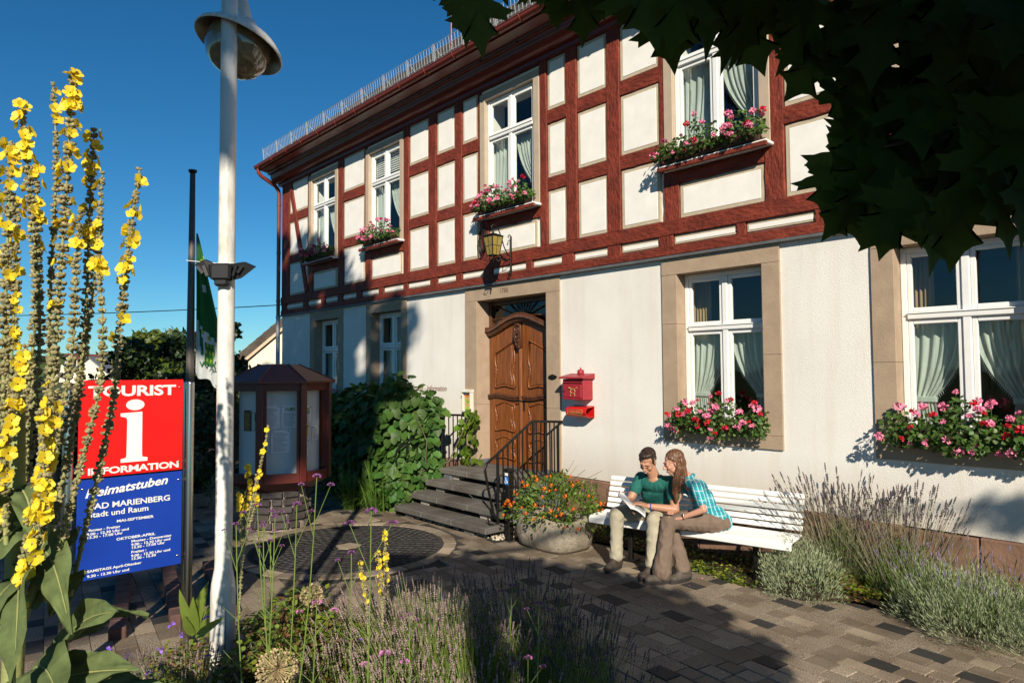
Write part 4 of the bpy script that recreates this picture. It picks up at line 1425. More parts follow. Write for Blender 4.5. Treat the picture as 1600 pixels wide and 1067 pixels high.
m_.tube([lp(.0625 * math.cos(a), .0625 * math.sin(a), .062) for a in np.linspace(0, 2 * math.pi, 20)], .008, 5, cap=False)
m_.bar(lp(-.05, -.05, .062), lp(-.23, -.09, .075), .022, .004); m_.bar(lp(.05, -.05, .062), lp(.13, -.07, .055), .022, .004)
m_.build('strap', pmat('white_nylon_strap', (.62, .62, .60), .5), fl)

# ------------------------------------------------------------------ information sign
sA_ = cam_ground(-3.105, 4.9); sB_ = cam_ground(-2.585, 5.37)
ex = (sB_ - sA_); SW = ex.length; ex.normalize(); ez = Vector((0, 0, 1)); en = ex.cross(ez)   # en faces the viewer
MS = Matrix((ex, ez, en)).transposed().to_4x4()
def smat(x, z, d=.012):
    M = MS.copy(); M.translation = sA_ * 1.0; M.translation = Vector((sA_.x, sA_.y, 0)) + ex * x + ez * z + en * d
    return M
sign = thing('information_sign', ((sA_ + sB_) / 2), 'tall red and blue tourist information board between two steel posts', 'sign')
M_STEEL = pmat('brushed_steel_tube', (.50, .47, .42), .22, .08, 30, metal=1.0, stretch=(1, 1, .05))
M_SR = pmat('signal_red_enamel', (.72, .010, .008), .30, .06, 3, spec=.5)
M_SB = pmat('royal_blue_enamel', (.010, .045, .33), .28, .06, 3, spec=.5)
M_LET = pmat('white_letter_film', (.80, .79, .74), .4, .03, 6)
def pbox(mb, x0, x1, z0, z1, d0, d1, mi=0, bev=0):
    M = smat(0, 0, 0)
    mb.box(x0, x1, z0, z1, d0, d1, mi, bev, M)
for x in (-.055, SW + .055):
    p = Vector((sA_.x, sA_.y, 0)) + ex * x
    m_ = MB()
    for dd in (-.0, -.07):
        m_.lathe([(.0, 1.885), (.028, 1.88), (.030, 1.87), (.030, GZ - .05)], p + en * dd, 18)
    m_.build('post', M_STEEL, sign)
zT, zM, zB = 1.90, 1.195, .475
m_ = MB(); pbox(m_, .0, SW, zM + .006, zT, 0, .010, 0, .003); m_.build('red_panel', M_SR, sign)
m_ = MB(); pbox(m_, .0, SW, zB, zM - .006, 0, .010, 0, .003); m_.build('blue_panel', M_SB, sign)
for z in (zT - .06, zM + .07, zM - .07, zB + .07):
    for x in (.03, SW - .03):
        m_ = MB(); m_.lathe([(.009, 0), (.008, .004), (0, .006)], (0, 0, 0), 10, M=None)
        M = smat(x, z, .010)
        m_.v = [tuple(M @ Vector(v)) for v in m_.v]; m_.build('bolt', M_STEEL, sign)
for z in (zT - .06, zM + .07, zM - .07, zB + .07):
    m_ = MB(); pbox(m_, -.03, 0.0, z - .012, z + .012, -.004, .004); m_.build('clamp', M_STEEL, sign)
    m_ = MB(); pbox(m_, SW, SW + .03, z - .012, z + .012, -.004, .004); m_.build('clamp', M_STEEL, sign)
TS = lambda s, size, x, z, xs=1.0, bold=.0, shear=0, depth=.0012, arch=None, align='LEFT', sp=1.0: text_mb(s, size, smat(x, z, .0115), depth, bold, xs, shear, align, arch, spacing=sp)
W0 = SW
TS('TOURIST', .105, W0 * .5, 1.785, 1.40, .030, align='CENTER', sp=.98).build('letters_tourist', M_LET, sign, fix=False)
TS('INFORMATION', .066, W0 * .525, 1.222, 1.42, .030, align='CENTER', sp=.95).build('letters_information', M_LET, sign, fix=False)
m_ = MB()
cx = W0 * .515; M = smat(0, 0, .0105)
def flat(poly): 
    n = len(poly); vs_ = [M @ Vector((x, z, 0)) for x, z in poly] + [M @ Vector((x, z, .002)) for x, z in poly]
    m_.add(vs_, [tuple(range(n)), tuple(range(2 * n - 1, n - 1, -1))] + [(i, (i + 1) % n, (i + 1) % n + n, i + n) for i in range(n)])
flat([(cx + .002 + .062 * math.cos(a), 1.715 + .040 * math.sin(a)) for a in np.linspace(0, 2 * math.pi, 28, endpoint=False)])
flat([(cx - .095, 1.655), (cx + .05, 1.662), (cx + .052, 1.35), (cx + .055, 1.325), (cx + .09, 1.318), (cx + .09, 1.292), (cx - .09, 1.292), (cx - .09, 1.318), (cx - .055, 1.325), (cx - .052, 1.35), (cx - .050, 1.60), (cx - .056, 1.622), (cx - .095, 1.632)])
m_.build('letter_i', M_LET, sign)
def archf(v):
    return Vector((v.x, v.y + .045 * (v.x / .56) , v.z))
TS('Heimatstuben', .088, W0 * .065, 1.060, 1.10, .022, .28, arch=archf).build('letters_heimatstuben', M_LET, sign, fix=False)
TS('BAD MARIENBERG', .058, W0 * .10, .975, 1.17, .014, sp=.97).build('letters_town', M_LET, sign, fix=False)
TS('Stadt und Raum', .056, W0 * .10, .918, 1.10, .012, sp=1.0).build('letters_stadt', M_LET, sign, fix=False)
hrs = MB()
for s, x, z in (('MAI-SEPTEMBER', .36, .860), ('OKTOBER-APRIL', .36, .728)):
    text_mb(s, .026, smat(W0 * x, z, .0115), .0012, .02, 1.35, mb=hrs)
for s, x, z in (('Montag - Freitag', .09, .820), ('8.00 - 12.30 Uhr und', .09, .793), ('13.30 - 17.00 Uhr', .09, .770),
                ('Montag - Donnerstag', .50, .698), ('9.00 - 12.30 Uhr und', .50, .672), ('13.30 - 17.00 Uhr', .50, .650), ('Freitag :', .50, .618), ('9.00 - 12.30 Uhr und', .50, .590), ('13.30 - 15.30', .50, .568),
                ('SAMSTAGS April-Oktober', .10, .530), ('9.30 - 12.30 Uhr und', .10, .495)):
    text_mb(s, .0245, smat(W0 * x, z, .0115), .0012, .02, 1.30, mb=hrs)
hrs.build('letters_opening_hours', M_LET, sign, fix=False)

# ------------------------------------------------------------------ notice kiosk
kc = cam_ground(-3.32, 9.75)
kx, ky = kc.x, kc.y
kiosk = thing('notice_kiosk', (kx, ky, GZ), 'eight sided dark red glazed notice kiosk on a round clinker brick base', 'notice board')
M_KR = pmat('kiosk_dark_red', (.095, .014, .010), .4, .12, 5, .1, 30)
M_KROOF = pmat('kiosk_roof_sheet', (.12, .030, .022), .45, .15, 3)
KA = YAW + R(20.5)           # turns one side towards the camera
def oct_(r, z, off=0): return [(kx + r * math.cos(KA + R(45) * k + off), ky + r * math.sin(KA + R(45) * k + off), z) for k in range(8)]
RO = .70
M_KGL = glassmat('kiosk_glass', (.98, .99, .98), .6)
KA = math.atan2(CAMP.y - ky, CAMP.x - kx) - R(22.5) + R(3)
lo, hi = .475, 1.80
for k in range(8):
    a = Vector(oct_(RO, 0)[k]); 
    m_ = MB(); M = Matrix.Rotation(KA + R(45) * k, 3, 'Z')
    m_.obox((a.x, a.y, (lo + hi) / 2), (.07, .09, hi - lo), M, 0, .008); m_.build('corner_post', M_KR, kiosk)
m_ = MB()
def ringband(r0, r1, z0, z1):
    A = oct_(r0, z0) + oct_(r1, z0) + oct_(r1, z1) + oct_(r0, z1)
    fs_ = []
    for q in range(4):
        for k in range(8):
            fs_.append((q * 8 + k, q * 8 + (k + 1) % 8, ((q + 1) % 4) * 8 + (k + 1) % 8, ((q + 1) % 4) * 8 + k))
    m_.add(A, fs_)
ringband(RO - .05, RO + .02, hi - .10, hi); m_.build('rail_band', M_KR, kiosk)
m_ = MB(); ringband(RO - .05, RO + .02, lo, lo + .12); m_.build('rail_band', M_KR, kiosk)
m_ = MB()
m_.add(oct_(RO, lo) + oct_(.47, lo - .14), [(k, (k + 1) % 8, (k + 1) % 8 + 8, k + 8) for k in range(8)])
m_.build('underside', M_KR, kiosk)
m_ = MB(); m_.add(oct_(RO + .10, hi) + oct_(RO + .10, hi + .03) + oct_(.28, hi + .26) + oct_(.02, hi + .27), [(k + 8 * q, (k + 1) % 8 + 8 * q, (k + 1) % 8 + 8 * (q + 1), k + 8 * (q + 1)) for q in range(3) for k in range(8)])
m_.add(oct_(RO + .10, hi), [tuple(range(8))])
for k in range(8):
    m_.tube([oct_(RO + .10, hi + .032)[k], oct_(.28, hi + .262)[k]], .010, 5)
m_.build('roof', M_KROOF, kiosk)
M_PIN = pmat('grey_pinboard', (.62, .65, .66), .85, .06, 40, .2, 200)
M_PAPER = pmat('white_notice_paper', (.82, .82, .84), .8, .04, 10)
m_ = MB(); ob_ = oct_(RO - .13, lo + .1) + oct_(RO - .13, hi - .1)
m_.add(ob_, [(k, (k + 1) % 8, (k + 1) % 8 + 8, k + 8) for k in range(8)]); m_.build('pinboard', M_PIN, kiosk)
for k in range(8):
    A_, B_ = Vector(oct_(RO - .01, lo + .12)[k]), Vector(oct_(RO - .01, lo + .12)[(k + 1) % 8])
    d = (B_ - A_).normalized(); A2 = A_ + d * .04; B2 = B_ - d * .04
    nrm = Vector((d.y, -d.x, 0))
    m_ = MB()
    for (p, q) in (((A2, 0), (A2 + d * .035, 0)), ((B2 - d * .035, 0), (B2, 0))):
        m_.bar((p[0] + q[0]) / 2, (p[0] + q[0]) / 2 + Vector((0, 0, hi - lo - .22)), .035, .03, up=tuple(d))
    m_.build('sash', M_KR, kiosk)
    m_ = MB(); m_.add([A2, B2, B2 + Vector((0, 0, hi - lo - .22)), A2 + Vector((0, 0, hi - lo - .22))], [(0, 1, 2, 3)]); m_.build('glass', M_KGL, kiosk, fix=False)
ptxt = pmat('grey_print', (.12, .12, .14), .7)
M_PIX = [picmat('photo_print_a', [(.05, .12, .03), (.2, .35, .1), (.5, .55, .6)], 20), picmat('photo_print_b', [(.1, .3, .4), (.3, .4, .2), (.5, .45, .3)], 18), pmat('black_print', (.03, .03, .03), .5), pmat('yellow_print', (.75, .52, .03), .5)]
def notice(face, s, z, w_, h_, kind):
    """a sheet pinned on side `face`, s metres from its middle"""
    A_, B_ = Vector(oct_(RO - .125, 0)[face % 8]), Vector(oct_(RO - .125, 0)[(face + 1) % 8])
    d = (B_ - A_).normalized(); n_ = Vector((d.y, -d.x, 0)); c = (A_ + B_) / 2 + d * s
    if n_.dot(c - Vector((kx, ky, 0))) < 0: n_ = -n_
    if kind == 'yellow': mats = [M_PIX[3], ptxt, M_PIX[1]]
    elif kind == 'photo': mats = [M_PAPER, ptxt, M_PIX[1]]
    elif kind == 'green': mats = [pmat('pale_green_paper', (.45, .58, .42), .8), ptxt, M_PIX[2]]
    elif kind == 'black': mats = [pmat('dark_poster', (.08, .05, .05), .6), M_PIX[3], M_PIX[2]]
    else: mats = [M_PAPER, ptxt, M_PIX[0]]
    m_ = MB()
    def q(x0, x1, z0, z1, dd, mi):
        o_ = c + n_ * dd
        m_.add([o_ + d * x0 + Vector((0, 0, z0)), o_ + d * x1 + Vector((0, 0, z0)), o_ + d * x1 + Vector((0, 0, z1)), o_ + d * x0 + Vector((0, 0, z1))], [(0, 1, 2, 3)], mi)
    q(-w_ / 2, w_ / 2, z - h_, z, .006, 0)
    if kind in ('photo', 'text2', 'green', 'yellow'):
        q(-w_ * .34, w_ * .34, z - h_ * (.5 if kind != 'text2' else .25), z - h_ * .08, .009, 2)
        zz = z - h_ * (.58 if kind != 'text2' else .33)
    else:
        zz = z - h_ * .12
    rr_ = random.Random(int(s * 100) + face)
    while zz > z - h_ * .93:
        e = rr_.uniform(.12, .42) * w_
        q(-w_ * .40, e, zz - .004, zz, .009, 1)
        zz -= .015
    for sx in (-1, 1):
        p = c + n_ * .014 + d * (sx * w_ * .42) + Vector((0, 0, z - .015))
        m_.tube([p - n_ * .01, p + n_ * .006], .007, 6, 1)
    m_.build('notice', mats, kiosk)
notice(0, -.125, 1.50, .21, .30, 'text'); notice(0, .11, 1.50, .21, .30, 'text2'); notice(0, -.01, 1.17, .24, .30, 'text')
notice(1, -.20, 1.52, .05, .30, 'yellow'); notice(1, -.05, 1.48, .15, .22, 'photo'); notice(1, -.10, 1.22, .15, .16, 'yellow'); notice(1, -.10, 1.02, .15, .22, 'photo')
notice(7, .12, 1.42, .15, .27, 'green'); notice(7, -.06, 1.44, .13, .28, 'black')
notice(1, .12, 1.2, .13, .2, 'text')
# brick base
M_CLINK = pmat('black_clinker_brick', (.050, .040, .038), .55, .35, 14, .5, 60, spec=.5)
M_MORT = pmat('buff_mortar', (.26, .21, .165), .95, .15, 20, .4, 90)
rb = .43
m_ = MB(); m_.lathe([(rb - .02, GZ - .02), (rb - .02, .335), (0, .335)], (kx, ky, 0), 36); m_.build('mortar_core', M_MORT, kiosk)
ch = .104
bm_ = []
for lv in (.27, .20, .13):
    b = MB(); n = 4
    b.box(-lv / 2, lv / 2, -.03, .012, -ch / 2 + .009, ch / 2 - .009, 0, .008)
    o = b.build('brick', M_CLINK, None, local=True); bm_.append((lv, o.data)); bpy.data.objects.remove(o)
for j in range(5):
    zz = GZ + .02 + ch * (j + .5)
    a = rgs.uniform(0, 1)
    a1 = a + 2 * math.pi - .02
    while a < a1:
        lv, me = rgs.choice(bm_)
        da = (lv + .018) / rb
        if a + da > a1 + .08: break
        am = a + da / 2
        M = Matrix.Translation((kx + (rb - .012) * math.cos(am) - kx, ky + (rb - .012) * math.sin(am) - ky, zz - GZ)) @ Matrix.Rotation(am + R(90), 4, 'Z')
        inst(me, 'brick', M, kiosk)
        a += da

# ------------------------------------------------------------------ flagpole and flag
FP = cam_ground(-6.6, 14)
fp = thing('flagpole', FP, 'dark weathered flagpole behind the information sign', 'flagpole')
m_ = MB(); m_.lathe([(.085, 0), (.075, 3), (.052, 6.28), (.0, 6.29)], FP, 14); m_.build('pole', pmat('weathered_pole', (.085, .07, .06), .5, .3, 6, stretch=(4, 4, .5)), fp)
m_ = MB(); m_.lathe([(.0, 6.36), (.085, 6.35), (.085, 6.31), (.05, 6.28)], FP, 12); m_.build('pole_cap', M_DARK, fp)
m_ = MB()
nx, nz = 22, 40
zt_, zb2 = 4.83 - GZ, 1.88 - GZ
vs_ = []; fs_ = []; mi_ = []
for j in range(nz + 1):
    t_ = j / nz
    for i in range(nx + 1):
        s_ = i / nx
        wd = (.03 + .60 * min(1, t_ * 1.25) ** .9) if t_ < .85 else .60 - (t_ - .85) * .5
        x = .09 + s_ * wd
        z = zt_ + (zb2 - zt_) * t_ - .22 * s_ * t_ + (.16 * max(0, .5 - s_) * (1 if t_ > .7 else t_ / .7)) - .1 * (math.sin(s_ * 9) * .5 if t_ > .9 else 0)
        d_ = .05 * math.sin(s_ * 11 + t_ * 2) * min(1, t_ * 3)
        vs_.append(FP + _r * x + fwd * d_ + Vector((0, 0, z)))
def fcol(s_, t_):
    if t_ < .62 + .14 * s_:
        if abs(t_ - (.26 - .10 * s_)) < .022 and s_ > .3: return 2
        if s_ > .45 and s_ < .60 and .36 < t_ < .41: return 1
        return 0
    if abs(t_ - (.645 + .14 * s_)) < .006: return 2
    if s_ < .34 and s_ > .14 + (t_ - .66) * .5 and t_ < .84 and s_ < .24 + (t_ - .66) * .9: return 3
    if .38 < s_ < .62 and .74 < t_ < .90: return 2 if (s_ * 10 + t_ * 30) % 1 < .3 else 0
    return 1
for j in range(nz):
    for i in range(nx):
        a = j * (nx + 1) + i; fs_.append((a, a + 1, a + nx + 2, a + nx + 1))
m_.add(vs_, fs_, 0, True)
m_.m = [fcol((i + .5) / nx, (j + .5) / nz) for j in range(nz) for i in range(nx)]
fm = [pmat('flag_green', (.02, .13, .025), .8, .1, 4, trans=.3), pmat('flag_white', (.60, .62, .60), .8, .05, 4, trans=.3), pmat('flag_lime', (.24, .36, .02), .8), pmat('flag_deep_green', (.01, .10, .05), .8)]
flag = thing('flag', FP + Vector((.1, 0, 2)), 'limp green and white flag hanging on the dark flagpole', 'flag')
m_.build('cloth', fm, flag, fix=False)
MF = Matrix((_r, Vector((0, 0, 1)), -fwd)).transposed().to_4x4()
MF.translation = FP + _r * .22 - fwd * .06 + Vector((0, 0, 2.27))
text_mb('WW', .16, MF, .002, .02, 1, mb=None).build('printed_letters', fm[0], flag, fix=False)
MF.translation = FP + _r * .42 - fwd * .065 + Vector((0, 0, 2.17))
text_mb('ALD', .15, MF, .002, .02, 1).build('printed_letters', pmat('flag_grey', (.07, .1, .08), .8), flag, fix=False)
wr = MB(); A_, B_ = cam_ground(-30, 24, 4.3), Vector((.0, -.02, 3.62))
wr.tube([A_.lerp(B_, t) + Vector((0, 0, -.9 * 4 * t * (1 - t) * .3)) for t in np.linspace(0, 1, 24)], .012, 5)
tag(wr.build('overhead_cable', M_DARK), 'thin overhead cable running left from the house corner', 'cable')
# ------------------------------------------------------------------ plants
L_GER = leafmat('geranium_leaf', (.060, .125, .022), .4, .25)
M_PINK = pmat('pink_petal', (.85, .26, .40), .6, .2, 30, island=.35, trans=.25)
M_REDP = pmat('red_petal', (.55, .006, .012), .55, .2, 30, island=.3, trans=.2)
M_MAG = pmat('magenta_petal', (.48, .03, .16), .55, .2, 30, island=.3, trans=.2)
M_BOXB = pmat('brown_flower_trough', (.075, .035, .020), .6, .2, 5)
petal = ([(-.3, 0, 0), (.3, 0, 0), (.42, .8, .12), (0, 1.05, .05), (-.42, .8, .12)], [(0, 1, 2), (0, 2, 3), (0, 3, 4)])
def head_mesh(name, mat, r=.045, n=34, seed=0):
    g = np.random.default_rng(seed)
    D = unit(n, g); D[:, 2] = np.abs(D[:, 2]) * .9 - .25
    D /= np.linalg.norm(D, axis=1, keepdims=True)
    V_, F_ = scatter(*petal, D * r * .55, frames(D * .6 + unit(n, g) * .8, D, g), np.full(n, r * .62))
    o = np_mesh(name, V_, F_, mat); me = o.data
    bpy.data.objects.remove(o)
    return me
HEADS = {'pink': [head_mesh('flower_head', M_PINK, .046, 34, s) for s in range(3)], 'red': [head_mesh('flower_head', M_REDP, .044, 34, 5 + s) for s in range(2)],
         'mag': [head_mesh('flower_head', M_MAG, .040, 30, 9)]}
def flower_box(cx, z, hw, yc, label, n=700, heads=26, up=.30, down=.12, mix=('pink', 'pink', 'red'), seed=0, group=None, hang=.0, outy=.20, leafs=.036):
    g = np.random.default_rng(100 + seed)
    t = thing('geranium_box', (cx, yc, z), label, 'flower box', group)
    b = MB(); b.box(cx - hw + .06, cx + hw - .06, yc - .085, yc + .085, z, z + .15, 0, .012)
    b.box(cx - hw + .05, cx + hw - .05, yc - .095, yc + .095, z + .13, z + .152, 0, .006)
    b.build('trough', M_BOXB, t)
    def pts(n, shell=.0):
        x = g.uniform(-1, 1, n)
        prof = (1 - np.abs(x) ** 3.2 * .55) * (.75 + .25 * np.sin(x * 7 + seed) + .12 * np.sin(x * 17 + seed * 2))
        a = g.uniform(0, 1, n)
        ang = g.uniform(-.95, .5 * math.pi, n)            # from drooping in front to upright
        rr = (shell + (1 - shell) * np.sqrt(g.uniform(0, 1, n)))
        yy = -np.cos(ang) * outy * rr * (1 + .3 * prof) + .03
        zz = np.where(ang > 0, np.sin(ang) * up * prof * rr, np.sin(ang) * (down + hang) * rr * (0.4 + prof * .6)) + .10
        return np.column_stack([cx + x * (hw + .06), yc + yy, z + zz])
    P = pts(n)
    out = P - np.array([cx, yc + .05, z + .02]); out[:, 0] *= .25
    N = out / np.linalg.norm(out, axis=1, keepdims=True) + unit(n, g) * .7
    V_, F_ = scatter(*LEAF6, P, frames(unit(n, g) + np.array([0, -.2, -.2]), N, g), np.column_stack([g.uniform(.8, 1.3, n) * leafs * 1.5, g.uniform(.8, 1.25, n) * leafs, np.full(n, leafs)]))
    V_[:, 2] += 0
    np_mesh('foliage', V_, F_, L_GER, t)['kind'] = 'stuff'
    # stalks
    H = pts(heads, .86)
    H[:, 2] += g.uniform(0, .07, heads); H[:, 1] -= g.uniform(0, .04, heads)
    sb = MB()
    for h in H:
        a = Vector((h[0] * .9 + cx * .1, yc, z + .12))
        sb.tube([a, a.lerp(Vector(h), .5) + Vector((0, -.01, .02)), Vector(h)], .0025, 4)
    sb.build('stalks', L_GER, t, fix=False)['kind'] = 'stuff'
    for h in H:
        kind = mix[g.integers(0, len(mix))]
        ms = HEADS[kind]
        M = Matrix.Translation(Vector(h) - Vector((cx, yc, z))) @ Matrix.Rotation(g.uniform(0, 6), 4, 'Z') @ Matrix.Rotation(g.uniform(-.4, .8), 4, 'X') @ Matrix.Scale(g.uniform(.5, 1.05), 4)
        inst(ms[g.integers(0, len(ms))], 'flower_head', M, t)
    return t
GG = 'geranium boxes on the window ledges'
flower_box(12.07, 1.222, .56, -.005, 'geranium box with pink and red blooms on the stone sill right above the couple', 1300, 44, .34, .20, ('pink', 'pink', 'red'), 1, GG, .04, .22)
flower_box(14.56, 1.222, .62, -.005, 'fullest geranium box, pink and red, on the stone sill of the right ground floor window', 1700, 46, .36, .16, ('pink', 'pink', 'pink', 'red'), 2, GG, .05, .26, .040)
flower_box(12.08, 4.46, .66, -.12, 'geranium box on the upstairs ledge half behind the maple leaves', 1100, 34, .38, .10, ('pink', 'pink', 'red', 'mag'), 3, GG)
flower_box(8.46, 4.46, .60, -.12, 'geranium box on the upstairs ledge above the lantern', 1000, 38, .36, .10, ('pink', 'pink', 'mag', 'red'), 4, GG)
flower_box(4.78, 4.46, .58, -.12, 'geranium box on the second upstairs window from the left', 900, 34, .34, .10, ('pink', 'mag', 'pink', 'mag'), 5, GG)
flower_box(2.20, 4.46, .58, -.12, 'dark pink geranium box on the leftmost upstairs window', 900, 34, .32, .10, ('mag', 'mag', 'pink'), 6, GG)
flower_box(14.66, 4.46, .62, -.12, 'geranium box on the upstairs ledge hidden behind the maple branch', 800, 16, .30, .10, ('red', 'pink'), 7, GG)
flower_box(2.33, 1.222, .56, .0, 'magenta geranium box on the leftmost ground floor sill behind the kiosk', 700, 26, .34, .14, ('mag', 'pink'), 8, GG)
flower_box(4.82, 1.222, .54, .0, 'geranium box behind the climbing hydrangea on the ground floor sill', 500, 10, .24, .12, ('mag',), 9, GG)

# climbing hydrangea over the left railing
L_HYD = leafmat('hydrangea_leaf', (.055, .130, .024), .45, .28, rough=.48, spec=.3)
M_BARK = pmat('grey_brown_bark', (.10, .075, .05), .9, .35, 14, .8, 30, bdist=.01, stretch=(1, 1, .3))
HEART = ([(0, .02, 0), (.30, -.08, .03), (.52, .18, .07), (.50, .50, .06), (.30, .80, .0), (0, 1.06, -.12), (-.30, .80, .0), (-.50, .50, .06), (-.52, .18, .07), (-.30, -.08, .03), (0, .45, -.03)],
         [(10, i, i + 1) for i in range(9)] + [(10, 9, 0)])
g = np.random.default_rng(21)
hyd = thing('climbing_hydrangea', (6.3, -.9, GZ), 'large glossy climbing hydrangea with rounded leaves smothering the left stair railing', 'shrub')
ELL = [((5.6, -.85, .72), (1.15, .80, 1.00), 1300), ((6.55, -.80, .80), (.98, .78, 1.04), 1600), ((7.15, -.60, .84), (.48, .52, .76), 620), ((5.0, -.9, .45), (.7, .7, .8), 420), ((6.3, -.9, .2), (1.3, .72, .6), 700), ((6.95, -1.05, .25), (.50, .42, .52), 420), ((7.22, -1.18, .32), (.30, .42, .52), 480)]
Ps = []; Ns = []
for c, r_, n in ELL:
    D = unit(n, g); D[:, 1] = -np.abs(D[:, 1]) * 1.0 + .15 * g.uniform(size=n)
    rr = g.uniform(.80, 1.05, n) ** 1
    P = np.array(c) + D * np.array(r_) * rr[:, None] * (1 + .06 * np.sin(D[:, :1] * 9 + D[:, 2:] * 7))
    Ps.append(P); Ns.append(D / np.array(r_))
P = np.vstack(Ps); N = np.vstack(Ns); N /= np.linalg.norm(N, axis=1, keepdims=True)
k = (P[:, 2] > GZ + .03) & (P[:, 1] < -.03) & ~((P[:, 0] > 7.50) & (P[:, 1] < -.45)) & (P[:, 0] < 7.75)
P = P[k]; N = N[k]; n = len(P)
down = np.array([0, -.1, -.85]) + N * .40 + unit(n, g) * .75
sz = g.uniform(.075, .165, n)
V_, F_ = scatter(*HEART, P, frames(down, N * 1.3 + unit(n, g) * .35 + np.array([0, -.1, .45]), g), np.column_stack([sz * .95, sz, sz]))
np_mesh('outer_leaves', V_, F_, L_HYD, hyd)['kind'] = 'stuff'
ms_ = []
for s in range(3):
    V1, F1 = scatter(*HEART, np.zeros((1, 3)), np.eye(3)[None], np.array([[.95, 1, 1]]))
    V1[:, 2] += .05 * np.sin(V1[:, 1] * 3 + s); o = np_mesh('leaf', V1, F1, L_HYD); ms_.append(o.data); bpy.data.objects.remove(o)
for i in range(120):
    D = unit(1, g)[0]; D[1] = -abs(D[1])
    c, r_, _ = ELL[[0, 1, 1, 2][i % 4]]
    p = np.array(c) + D * np.array(r_) * 1.07
    if p[2] < GZ + .1 or p[0] > 7.7 or p[1] > -.05 or (p[0] > 7.5 and p[1] < -.45): continue
    M3 = frames(np.array([[D[0] * .4, -.3, -1]]) + unit(1, g) * .3, np.array([D + [0, -.2, .6]]), g)[0]
    M = Matrix(M3.tolist()).to_4x4(); M.translation = Vector(p) - ORG[hyd.name]
    inst(ms_[i % 3], 'leaf', M @ Matrix.Scale(g.uniform(.11, .17), 4), hyd)
n = 1500                                                # inner dark layer
D = unit(n, g); c = np.array([6.0, -.8, .55]); P = c + D * np.array([1.5, .55, .85]) * g.uniform(.3, .95, n)[:, None]
P = P[(P[:, 2] > GZ) & (P[:, 0] < 7.4)]
V_, F_ = scatter(*LEAF6, P, frames(unit(len(P), g)), np.full(len(P), .16))
np_mesh('inner_leaves', V_, F_, L_HYD, hyd)['kind'] = 'stuff'
m_ = MB()
for i in range(26):
    x = g.uniform(5.0, 7.5); y = g.uniform(-1.2, -.3)
    m_.tube([(x, y, GZ), (x + g.uniform(-.2, .2), y, .3), (x + g.uniform(-.3, .3), y - .2, .9), (x + g.uniform(-.4, .4), y - .1, 1.4)], [.016, .012, .008, .004], 5)
m_.tube([(7.42, -1.25, GZ), (7.46, -1.0, .4), (7.5, -.5, .5), (7.55, -.35, .8), (7.58, -.15, 1.2)], [.02, .018, .014, .01, .006], 6)
m_.build('stems', M_BARK, hyd, fix=False)['kind'] = 'stuff'
n = 70                                                 # young shoots towards the door
P = np.column_stack([g.uniform(7.45, 7.86, n), g.uniform(-.34, -.06, n), g.uniform(.45, 1.35, n)])
V_, F_ = scatter(*HEART, P, frames(unit(n, g) * .5 + np.array([0, -.2, -1]), np.array([[0, -1, .6]]) + unit(n, g) * .5, g), np.full(n, .10))
np_mesh('shoot_leaves', V_, F_, leafmat('young_hydrangea_leaf', (.12, .21, .02), .3, .4), hyd)

def strap_plant(name, c, n, L, w_, mat, label, cat, seed, spread=1.0, lean=(0, 0)):
    g = np.random.default_rng(seed)
    V_ = []; F_ = []
    for i in range(n):
        a = g.uniform(0, 2 * math.pi); tilt = g.uniform(.1, 1.0) * spread
        d = np.array([math.cos(a) * tilt + lean[0], math.sin(a) * tilt + lean[1], 1.0]); d /= np.linalg.norm(d)
        side = np.array([-math.sin(a), math.cos(a), 0]) * w_ * g.uniform(.6, 1.2)
        l_ = L * g.uniform(.6, 1.1); p = np.array([c[0], c[1], c[2]]) + np.array([g.normal() * .05, g.normal() * .05, 0])
        b = len(V_); K = 6
        for k in range(K + 1):
            t = k / K
            wv = side * (1 - t ** 3) * .5
            V_ += [p - wv, p + wv]
            d = d + np.array([0, 0, -.42 * t * (0.4 + tilt)]); d /= np.linalg.norm(d)
            p = p + d * l_ / K
        F_ += [(b + 2 * k, b + 2 * k + 1, b + 2 * k + 3, b + 2 * k + 2) for k in range(K)]
    o = np_mesh(name, V_, F_, mat)
    return tag(o, label, cat)
L_STRAP = leafmat('daylily_leaf', (.10, .20, .03), .3, .35)
strap_plant('daylily_clump', (7.12, -1.62, GZ), 170, .80, .020, L_STRAP, 'clump of arching strap leaves at the foot of the steps under the hydrangea', 'plant', 4, 1.0, (-.15, -.1))
strap_plant('daylily_clump', (6.65, -1.75, GZ), 110, .70, .018, L_STRAP, 'second darker clump of strap leaves left of the first, in the hydrangea shade', 'plant', 5)

# planter by the bench
pt = thing('stone_planter', (10.42, -1.08, GZ), 'rounded granite trough planter between the railing and the white bench', 'planter')
M_GRAN = pmat('weathered_granite', (.17, .145, .11), .9, .3, 16, .9, 45, col2=(.36, .31, .24), bdist=.012, spec=.2)
vs_ = []; fs_ = []; n = 36
prof = [(.0, .0), (.80, .0), (.93, .05), (1.0, .16), (1.0, .28), (.96, .36), (.90, .385), (.80, .385), (.76, .34), (.74, .25), (0, .25)]
for (r_, z_) in prof:
    for k in range(n):
        a = 2 * math.pi * k / n
        sq = 1.06 - .06 * math.cos(4 * a)
        vs_.append((10.42 + .48 * r_ * sq * math.cos(a) * (1 + .02 * math.sin(5 * a + z_ * 9)), -1.08 + .36 * r_ * sq * math.sin(a), GZ + z_ + (.02 * math.sin(3 * a) if z_ > .3 else 0)))
for i in range(len(prof) - 1):
    for k in range(n): fs_.append((i * n + k, i * n + (k + 1) % n, (i + 1) * n + (k + 1) % n, (i + 1) * n + k))
m_ = MB(); m_.add(vs_, fs_, 0, True); m_.build('trough', M_GRAN, pt)
